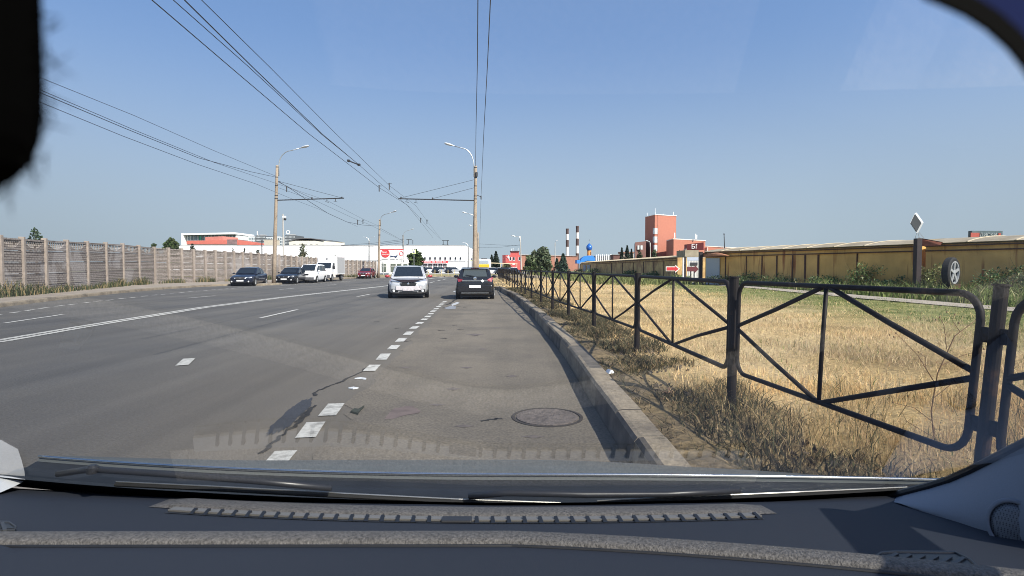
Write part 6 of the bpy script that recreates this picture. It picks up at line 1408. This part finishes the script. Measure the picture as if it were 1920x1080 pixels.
c = np.array([.18, .20, .075]) * (.55 + .8 * nrs.rand(len(P), 1)) * np.ones((1, 3)); blades(P, .2 + .35 * nrs.rand(len(P)), np.full(len(P), .06), c, 'far_weeds', GRASS, .8)
# weeds at the foot of the left wall
pts_w = [(q[0], q[1]) for q in wposts]; Lw = []
for a, c_ in zip(pts_w, pts_w[1:]):
    n = int(150 * math.hypot(c_[0] - a[0], c_[1] - a[1]) / 2)
    for _ in range(n): t_ = rnd.random(); Lw.append((lerp(a[0], c_[0], t_) + rnd.uniform(.15, .8), lerp(a[1], c_[1], t_) - rnd.uniform(.05, .5), .12))
P = np.array(Lw); nz = vnoise(P, .45, 2); P = P[nz > -.18]; nz = nz[nz > -.18]
c = np.array([.08, .10, .045]) * (.45 + .9 * nrs.rand(len(P), 1)) * np.ones((1, 3)); ys_ = nrs.rand(len(P)) < .3; c[ys_] = np.array([.32, .25, .13])
blades(P, (.15 + .35 * nrs.rand(len(P))) * (1 + 1.4 * nz), np.full(len(P), .022), c, 'wall_weeds', GRASS, .8)
# dead thistle stalk by the near railing panel
q = G(1752, 828, .14); t = thing('dead_weed', tuple(q), 'dead branching brown weed stalk standing behind the nearest railing panel', 'plant')
b = MB()
def Pq(px, row, dy=0): return at(px, row, q.y + dy)
for path, r_ in (([(1752, 828), (1746, 770), (1758, 700), (1790, 630), (1830, 600)], .006), ([(1754, 720), (1720, 665), (1680, 625)], .004), ([(1765, 685), (1800, 668), (1845, 655)], .0035), ([(1775, 655), (1770, 610), (1762, 595)], .003), ([(1748, 790), (1715, 765), (1675, 755)], .0035), ([(1752, 745), (1790, 715), (1800, 712)], .003), ([(1742, 815), (1700, 790), (1690, 770)], .003), ([(1800, 622), (1785, 600), (1790, 590)], .0025), ([(1735, 690), (1735, 670), (1722, 660)], .0025)):
    b.tube([Pq(x, y, (x - 1752) * .0012) for x, y in path], [r_] + [r_ * .75] * (len(path) - 2) + [r_ * .4], 5)
b.build('stalk', mat('dead_stalk', (.17, .105, .06), .9, var=.25, bscale=30), t)
b = MB()
for (x, y) in ((1680, 625), (1676, 632), (1762, 595), (1790, 590), (1830, 600), (1800, 712), (1722, 660), (1845, 655), (1755, 600), (1775, 585), (1798, 606), (1675, 755), (1668, 628)):
    b.lathe([(.002, -.006), (.007, 0), (.004, .008)], Pq(x, y, (x - 1752) * .0012), 6)
b.build('seed_head', mat('seed_heads', (.30, .20, .11), .9, var=.3, bscale=60), t)
# litter
q = G(1136, 706, .17); b = MB(); P = [Vector((.0, 0, 0)), Vector((.11, .02, .0)), Vector((.09, .07, .05)), Vector((.03, .08, .07)), Vector((-.02, .05, .03))]
b.slab([q + p for p in P], (.2, -1, .6), .03); tag(b.build('crumpled_paper', mat('litter_white', (.68, .70, .72), .7, var=.1, bscale=20), bevel=.008), 'crumpled white scrap lying in the weeds by the kerb', 'litter')
def scrap(pix, label, m_, h=.012):
    b = MB(); b.slab([G(*p_) + Vector((0, 0, .005)) for p_ in pix], (0, .3, 1), h); tag(b.build('paper_scrap', m_), label, 'litter')
scrap([(665, 711), (676, 709.5), (687, 711), (686, 713), (676, 711.5)], 'thin curved white scrap on the road near the third dash', MATS['litter_white'])
scrap([(653, 729), (662, 727.5), (672, 729), (662, 731)], 'flat white scrap on the road, nearer of the two by the dashes', MATS['litter_white'])
scrap([(657, 775), (664, 770), (672, 771), (683, 764), (674, 774), (671, 779)], 'dark leafy twig lying on the road beside the wide dashes', mat('twig', (.04, .045, .03), .9, var=.3, bscale=50), .02)
b = MB(); q = G(1215, 745, .17)
for k in range(9): a = rnd.uniform(0, 3.1); c_ = q + Vector((rnd.uniform(-.3, .35), rnd.uniform(-.25, .35), .0)); b.tube([c_, c_ + Vector((math.cos(a) * .12, math.sin(a) * .12, .03)), c_ + Vector((math.cos(a) * .26, math.sin(a) * .26, .01))], [.006, .005, .003], 5)
tag(b.build('dead_twigs', mat('twig_brown', (.20, .12, .08), .9, var=.3, bscale=40)), 'small heap of broken brown twigs on the dark soil by the kerb', 'twigs')
# yellow posts on the grass strip before the store
for k, px in enumerate((803, 815.5, 828, 840, 852.5)):
    p = at(px, 517, 97); b = MB(); b.tube([(p.x, 97, .05), (p.x, 97, 1.05)], .05, 6); b.box((p.x, 97, 1.07), (.13, .13, .05)); tag(b.build('bollard', mat('bollard_cream', (.62, .50, .28), .7, var=.05)), 'pale thin bollard on the dry grass strip before the white store', 'bollard', 'bollards on the dry grass strip')
# ------------------------------------------------------------------ the car we sit in
C0 = Vector((0, 0, CAMZ))
own = thing('viewer_car', (0, .9, 0), 'dark interior and grey bonnet of the car the view is taken from', 'car')
GK, GD, GC = .13, 1.0, .10; GS = GC + .4314 - GK
def glass_z(x, y):
    yy = y - .11 * x * x; gk = GK + (.13 * x * x / (x * x + .06) if x < 0 else 0.0); return GC - (GC + .4314 - gk) * yy - gk * yy * yy
def glass_hit(px, row):
    d = ray(px, row); d = d / d.y
    y0, y1 = .02, 1.6; f0 = lambda y: d.z * y - glass_z(d.x * y, y)
    for _ in range(60):
        m = (y0 + y1) / 2
        if f0(m) < 0: y0 = m
        else: y1 = m
    return C0 + d * y0
def dash_z(x, y):
    return min(-.41 + .19 * (.95 - y), glass_z(x, y) - .008)
def dash_hit(px, row, lift=0.0):
    d = ray(px, row); d = d / d.y; y = .3
    while y < 1.3 and d.z * y > dash_z(d.x * y, y) + lift: y += .001
    return C0 + d * y
M_dash = mat('dash_plastic', (.023, .027, .037), .7, var=.05, bump=.25, bscale=900, spec=.16)
M_pad = mat('dash_padding', (.095, .088, .082), .6, var=.5, bump=1.0, bscale=420, spec=.3)
M_trim = mat('pillar_plastic', (.20, .215, .25), .7, var=.04, bump=.15, bscale=700, spec=.3)
xs = [(-1.15 + 2.3 * k / 90) for k in range(91)]
y_roll = lambda x: .752 - .12 * max(x, 0) - .26 * max(x, 0) ** 2 + .004 * min(x, 0)
y_def = lambda x: .849 + (.20 if x < 0 else .17) * x * x
# main dashboard skin
rows_ = []
for k in range(40):
    u = k / 39; r_ = []
    for x in xs:
        y = lerp(1.03 + .11 * x * x, .36, u); r_.append(C0 + Vector((x, y, dash_z(x, y))))
    rows_.append(r_)
b = MB(); b.grid(rows_)
low = [[p + Vector((0, 0, -.12)) for p in r_] for r_ in rows_]; b.grid([rows_[-1], low[-1]]); b.grid(low)
dash = b.build('dashboard', M_dash, own, smooth=True)
# padded roll across the dashboard
rows_ = []
for k in range(9):
    a = math.pi * k / 8; rows_.append([C0 + Vector((x, y_roll(x) + .024 * math.cos(a), dash_z(x, y_roll(x) + .024 * math.cos(a)) + .002 + .009 * math.sin(a) ** .8)) for x in xs])
b = MB(); b.grid(rows_); b.build('padded_roll', M_pad, dash, smooth=True)
b = MB(); b.tube([C0 + Vector((x, y_roll(x) - .027, dash_z(x, y_roll(x) - .027) + .001)) for x in xs], .0022, 6); b.build('roll_seam', M_black, dash)
# windscreen vent: textured strip, ledge and slats
xd = [lerp(-.62, .43, k / 60) for k in range(61)]
fade = lambda x: min(1, (x + .62) / .05) if x < 0 else min(1, (.43 - x) / .05)
rows_ = []
for k in range(7):
    a = math.pi * k / 6; rows_.append([C0 + Vector((x, y_def(x) + .045 + .030 * math.cos(a), dash_z(x, y_def(x) + .045 + .030 * math.cos(a)) + .001 + .008 * fade(x) * math.sin(a) ** .7)) for x in xd])
b = MB(); b.grid(rows_); b.build('vent_padding', M_pad, dash, smooth=True)
b = MB(); rows_ = [[C0 + Vector((x, y_def(x) + dy, dash_z(x, y_def(x) + dy) + dz)) for x in xd[3:-2]] for (dy, dz) in ((.016, .004), (-.004, .004), (-.004, .0005))]; b.grid(rows_); b.build('vent_ledge', mat('vent_ledge', (.14, .132, .122), .5, var=.06, bump=.2, bscale=500), dash)
b = MB(); rows_ = [[C0 + Vector((x, y_def(x) + dy, dash_z(x, y_def(x) + dy) + .0012)) for x in xd[3:-2]] for dy in (-.0022, -.0135)]; b.grid(rows_); slot = b.build('vent_slot', M_black, dash)
b = MB(); x = -.52
while x < .40:
    if not (-.105 < x < -.075 + .02):
        y = y_def(x); z = dash_z(x, y) + .001; q = C0 + Vector((x, y, z))
        b.add([q + Vector((-.001, -.013, 0)), q + Vector((.004, -.013, 0)), q + Vector((.003, .006, .0)), q + Vector((-.003, .006, 0)), q + Vector((-.002, -.013, .003)), q + Vector((.005, -.013, .003)), q + Vector((.002, .006, .0052)), q + Vector((-.003, .006, .0052))], [(0, 1, 2, 3), (4, 7, 6, 5), (0, 4, 5, 1), (1, 5, 6, 2), (2, 6, 7, 3), (3, 7, 4, 0)])
    x += .0245
b.build('vent_rib', M_black, dash)
b = MB(); q = C0 + Vector((-.085, y_def(-.085) - .002, dash_z(-.085, y_def(-.085)) + .003)); b.box(q, (.047, .018, .006)); b.build('sensor_cover', mat('cover_black', (.022, .022, .024), .5, var=.05), dash, bevel=.002)
# right pillar cover, gasket, speaker, side vent
U = [((1664, 937), 1.03), ((1700, 927), 1.0), ((1740, 917), .97), ((1780, 905), .94), ((1820, 888), .90), ((1850, 873), .87), ((1890, 853), .83), ((1930, 833), .80), ((2060, 760), .70)]
Lw = [((1660, 938), 1.0), ((1690, 945), .955), ((1722, 958), .925), ((1758, 976), .89), ((1795, 999), .855), ((1830, 1022), .82), ((1870, 1050), .79), ((1920, 1086), .76), ((2060, 1180), .69)]
rows_ = []
for (u_, l_) in zip(U, Lw):
    a, c_ = at(*u_[0], u_[1]), at(*l_[0], l_[1]); r_ = []
    for k in range(9):
        t_ = k / 8; r_.append(a.lerp(c_, t_) + Vector((-.030, -.025, .0)) * math.sin(math.pi * t_) * min(1, (u_[0][0] - 1664) / 90))
    rows_.append(r_)
b = MB(); b.grid(rows_); b.grid([[p + Vector((.03, .02, -.01)) for p in r_] for r_ in rows_]); pil = b.build('pillar_cover', M_trim, own, smooth=True)
b = MB(); b.tube([at(*u_[0], u_[1]) + Vector((.002, .006, .002)) for u_ in U], .0065, 8); b.build('gasket', M_black, pil)
c_ = at(1899, 985, .765); nrm = Vector((-.62, -.72, .22)).normalized(); Ms = nrm.to_track_quat('Z', 'Y').to_matrix()
b = MB(); b.lathe([(.036, -.004), (.036, .003), (.031, .004), (.030, .0015), (.001, .003)], c_, 32, M=Ms @ Matrix.Diagonal((.82, 1.0, 1.0))); sp_ = b.build('speaker_ring', M_trim, pil, smooth=True)
ms = bpy.data.materials.new('speaker_mesh'); ms.use_nodes = True; n_ = ms.node_tree.nodes; l_ = ms.node_tree.links; tc = n_.new('ShaderNodeTexCoord'); vo = n_.new('ShaderNodeTexVoronoi'); vo.inputs['Scale'].default_value = 420; vo.inputs['Randomness'].default_value = 0.0; l_.new(tc.outputs['Object'], vo.inputs['Vector']); rp = n_.new('ShaderNodeValToRGB'); rp.color_ramp.elements[0].position = .28; rp.color_ramp.elements[0].color = (.012, .012, .014, 1); rp.color_ramp.elements[1].position = .42; rp.color_ramp.elements[1].color = (.13, .14, .16, 1); l_.new(vo.outputs['Distance'], rp.inputs[0]); l_.new(rp.outputs[0], n_['Principled BSDF'].inputs['Base Color']); MATS['speaker_mesh'] = ms
b = MB(); b.lathe([(.030, .002), (.022, .006), (.001, .0075)], c_, 32, M=Ms @ Matrix.Diagonal((.82, 1.0, 1.0))); b.build('speaker_grille', ms, sp_, smooth=True)
vent = [(1640, 1046), (1652, 1038), (1680, 1035.5), (1790, 1037), (1818, 1050), (1832, 1064), (1826, 1070), (1790, 1067), (1700, 1057), (1648, 1052)]
b = MB(); b.slab([dash_hit(x, y, .003) for x, y in vent], (0, -.1, 1), .003); sv_ = b.build('side_vent', M_black, dash)
b = MB(); P = [dash_hit(x, y, .006) for x, y in vent]; b.tube(P + [P[0]], .0022, 6, cap=False); b.build('vent_frame', mat('vent_frame', (.028, .03, .034), .5, var=.05), sv_)
b = MB()
for k in range(6): x0 = 1672 + k * 25; b.bar(dash_hit(x0 - 13, 1050 + k * 2.3, .007), dash_hit(x0 + 10, 1039 + k * 1.5, .007), .004, .003)
b.build('vent_slat', MATS['vent_frame'], sv_)
b = MB(); b.slab([dash_hit(x, y, .004) for x, y in ((-25, 979), (18, 980), (29, 988), (28, 994), (-25, 996))], (0, -.1, 1), .003); sv2 = b.build('side_vent', M_black, dash)
b = MB(); b.tube([dash_hit(x, y, .007) for x, y in ((-25, 979), (18, 980), (29, 988), (28, 994), (-25, 996))], .0018, 6); b.bar(dash_hit(4, 981, .008), dash_hit(9, 995, .008), .004, .003); b.build('vent_frame', MATS['vent_frame'], sv2)
b = MB(); b.slab([at(-60, 900, 1.06), at(2, 905, 1.06), at(29, 911, 1.06), at(4, 922, 1.04), at(-60, 948, 1.0)], (.2, 1, .2), .02); b.build('pillar_cover', mat('sunlit_trim', (.40, .41, .42), .7, var=.04), own)  # pale colour stands in for sunlight on the left cover
b = MB(); P = [C0 + Vector((-.74 + .012 * k, .70 - .0022 * k * k, dash_z(-.7, .69) - .01)) for k in range(12)]
bn = MB(); rows_ = []
for k in range(14):
    a = lerp(-.2, 1.0, k / 13); rows_.append([C0 + Vector((lerp(-1.1, -.50, j / 12), .715 - a * .24 - .10 * (j / 12) ** 4, dash_z(-.6, .70) + .006 - .05 * (1 - min(1, (1 - j / 12) * 3)) ** 2 - .02 * (1 if k == 0 else 0))) for j in range(13)])
bn.grid(rows_); bn.build('instrument_hood', M_dash, dash, smooth=True)
# windscreen glass with its black edge
mg = bpy.data.materials.new('windscreen_glass'); mg.use_nodes = True; n_ = mg.node_tree.nodes; l_ = mg.node_tree.links; n_.remove(n_['Principled BSDF'])
tr_ = n_.new('ShaderNodeBsdfTransparent'); tr_.inputs[0].default_value = (.95, .97, .965, 1); gl = n_.new('ShaderNodeBsdfGlossy'); gl.inputs['Roughness'].default_value = .022
lw_ = n_.new('ShaderNodeLayerWeight'); lw_.inputs['Blend'].default_value = .5; pw = n_.new('ShaderNodeMath'); pw.operation = 'POWER'; pw.inputs[1].default_value = 4.0; l_.new(lw_.outputs['Facing'], pw.inputs[0])
ml = n_.new('ShaderNodeMath'); ml.operation = 'MULTIPLY_ADD'; ml.inputs[1].default_value = .92; ml.inputs[2].default_value = .06; l_.new(pw.outputs[0], ml.inputs[0])
# faint dust film
tcg = n_.new('ShaderNodeTexCoord'); tn = n_.new('ShaderNodeTexNoise'); tn.inputs['Scale'].default_value = 6; tn.inputs['Detail'].default_value = 5; l_.new(tcg.outputs['Object'], tn.inputs['Vector'])
mx = n_.new('ShaderNodeMixShader'); l_.new(ml.outputs[0], mx.inputs[0]); l_.new(tr_.outputs[0], mx.inputs[1]); l_.new(gl.outputs[0], mx.inputs[2]); l_.new(mx.outputs[0], n_['Material Output'].inputs[0]); MATS['windscreen_glass'] = mg
rows_ = []
for k in range(50):
    yy = lerp(-.12, 1.0, k / 49); rows_.append([C0 + Vector((x, yy + .11 * x * x, glass_z(x, yy + .11 * x * x))) for x in xs])
b = MB(); b.grid(rows_); ws = b.build('windscreen', mg, own, smooth=True)
rows_ = []
for yy in (.962, .985, 1.015): rows_.append([C0 + Vector((x, yy + .11 * x * x, glass_z(x, yy + .11 * x * x) - .003)) for x in xs])
b = MB(); b.grid(rows_); b.build('frit_band', mat('frit', (.003, .003, .003), .9, var=.05, spec=.05), ws)
# cowl and bonnet
yh = lambda x: 1.22 + (.09 if x < 0 else .06) * x * x
zh = lambda x: -.466 - (0 if x < 0 else .035 * x * x)
rows_ = []
for k in range(8):
    u = k / 7; rows_.append([C0 + Vector((x, lerp(1.0 + .11 * x * x, yh(x), u), lerp(-.437, zh(x) - .006, u) - .012 * math.sin(math.pi * u) + (.004 if k % 2 else 0))) for x in xs])
b = MB(); b.grid(rows_); cowl = b.build('cowl', mat('cowl_black', (.018, .019, .02), .5, var=.2, bscale=25), own)
hp = [(0.0, -.004), (.012, .006), (.05, .004), (.12, -.006), (.24, -.040), (.36, -.082), (.50, -.140), (.68, -.235), (.85, -.36), (.92, -.55)]
rows_ = []
for (dy, dz) in hp: rows_.append([C0 + Vector((x, yh(x) + dy - (0.14 * x * x * dy), zh(x) + dz - (.025 if x < 0 else .07) * x * x * min(1, dy * 4))) for x in xs])
b = MB(); b.grid(rows_); b.build('bonnet', mat('grey_metallic', (.115, .125, .122), .5, .15, var=.03, coat=.08, spec=.3), own, smooth=True)
b = MB(); b.tube([C0 + Vector((x, yh(x) + .006, zh(x) + .008)) for x in xs], .0035, 6); b.build('bonnet_edge', M_chrome, own, smooth=True)
# wipers resting on the glass
def gpt(px, row, off=.008): p = glass_hit(px, row); return p + Vector((0, .45, .89)) * off
for (blade, arm) in ((((215, 913), (420, 923), (640, 935), (860, 946), (1052, 952.5)), ((105, 901), (165, 893), (300, 902), (470, 915), (620, 929))), (((1120, 949), (1300, 940.5), (1500, 932), (1703, 922.5)), ((880, 944), (950, 938), (1100, 941), (1250, 940), (1390, 933)))):
    b = MB(); b.tube([gpt(*q, .012) for q in arm], .006, 8); wa = b.build('wiper_arm', mat('wiper_black', (.025, .025, .027), .35, var=.1), own, smooth=True)
    b = MB(); b.tube([gpt(*q, .004) for q in blade], .0035, 6); b.build('wiper_blade', M_rubber, wa)
    b = MB(); b.tube([gpt(*q, .009) for q in blade], .0015, 6); b.build('blade_spring', mat('blade_steel', (.42, .41, .38), .3, .8, var=.1), wa)
b = MB(); b.lathe([(.010, 0), (.010, .010), (.006, .014)], gpt(172, 893, .006), 12); b.build('wiper_pivot', MATS['wiper_black'], own)
# pillars up to the roof
for P_ in ([(.742, .70, 1.28), (.73, .30, 1.45), (.67, -.12, 1.61)], [(-1.04, .98, 1.14), (-.90, .45, 1.38), (-.67, -.12, 1.61)]):
    b = MB(); b.tube(P_, [.034, .036, .04], 10); b.build('windscreen_pillar', M_trim, own, smooth=True)
# roof over the cabin
b = MB(); b.prism([(-.62, -.14), (.62, -.14), (.70, -.5), (.70, -2.4), (-.70, -2.4), (-.70, -.5)], CAMZ + .15, CAMZ + .20); b.build('roof', mat('headliner', (.30, .30, .31), .9, var=.04), own, bevel=.02)
# furry cover of the mirror, upper left; dark sun shade, upper right: both right beside the lens
Ym = .058
out = [(-260, -260), (88, -260), (97, -40), (101, 60), (104, 150), (103, 225), (95, 275), (76, 318), (45, 348), (0, 371), (-60, 390), (-260, 395)]
b = MB(); b.slab([at(x, y, Ym) for x, y in out], (0, -1, 0), .012); mc = b.build('mirror_cover', mat('fur_black', (.002, .002, .002), 1.0, var=.1, spec=0.0), own, bevel=.002)
ha = []
pp = [Vector(at(x, y, Ym)) for x, y in out[1:11]]
for a, c_ in zip(pp, pp[1:]):
    for k in range(9):
        q = a.lerp(c_, rnd.random()) + Vector((0, -rnd.uniform(0, .003), 0)); t_ = (c_ - a).normalized(); o_ = Vector((-t_.z, 0, t_.x)); o_ = -o_ if o_.x < 0 and o_.z > 0 else o_
        if o_.dot(Vector((1, 0, -.2))) < 0: o_ = -o_
        L_ = .0006 + .0024 * rnd.random() ** 3; e = q + o_ * L_ + Vector((rnd.uniform(-.001, .001), 0, rnd.uniform(-.002, .002))); ha.append((q, e))
b = MB()
for (q, e) in ha: b.tube([q - (e - q) * .3, e], [.00013, .00003], 3)
b.build('fur', MATS['fur_black'], mc)
cur = [(1690, -60), (1735, -4), (1770, 10), (1810, 28), (1850, 54), (1890, 90), (1920, 128), (1960, 190), (2010, 280)]
b = MB(); b.slab([at(x, y, .062) for x, y in cur] + [at(2260, 280, .062), at(2260, -300, .062), at(1690, -300, .062)], (0, -1, 0), .0015); ss = b.build('sun_shade', mat('shade_navy', (.010, .016, .066), .9, var=.03, spec=.05), own)
b = MB()
for p_, q_ in zip(cur, cur[1:]):
    b.slab([at(p_[0] - 3, p_[1] + 4, .0600), at(q_[0] - 3, q_[1] + 4, .0600), at(q_[0] + 18, q_[1] - 28, .0600), at(p_[0] + 18, p_[1] - 28, .0600)], (0, -1, 0), .0005)
b.build('shade_edge', MATS['frit'], ss)
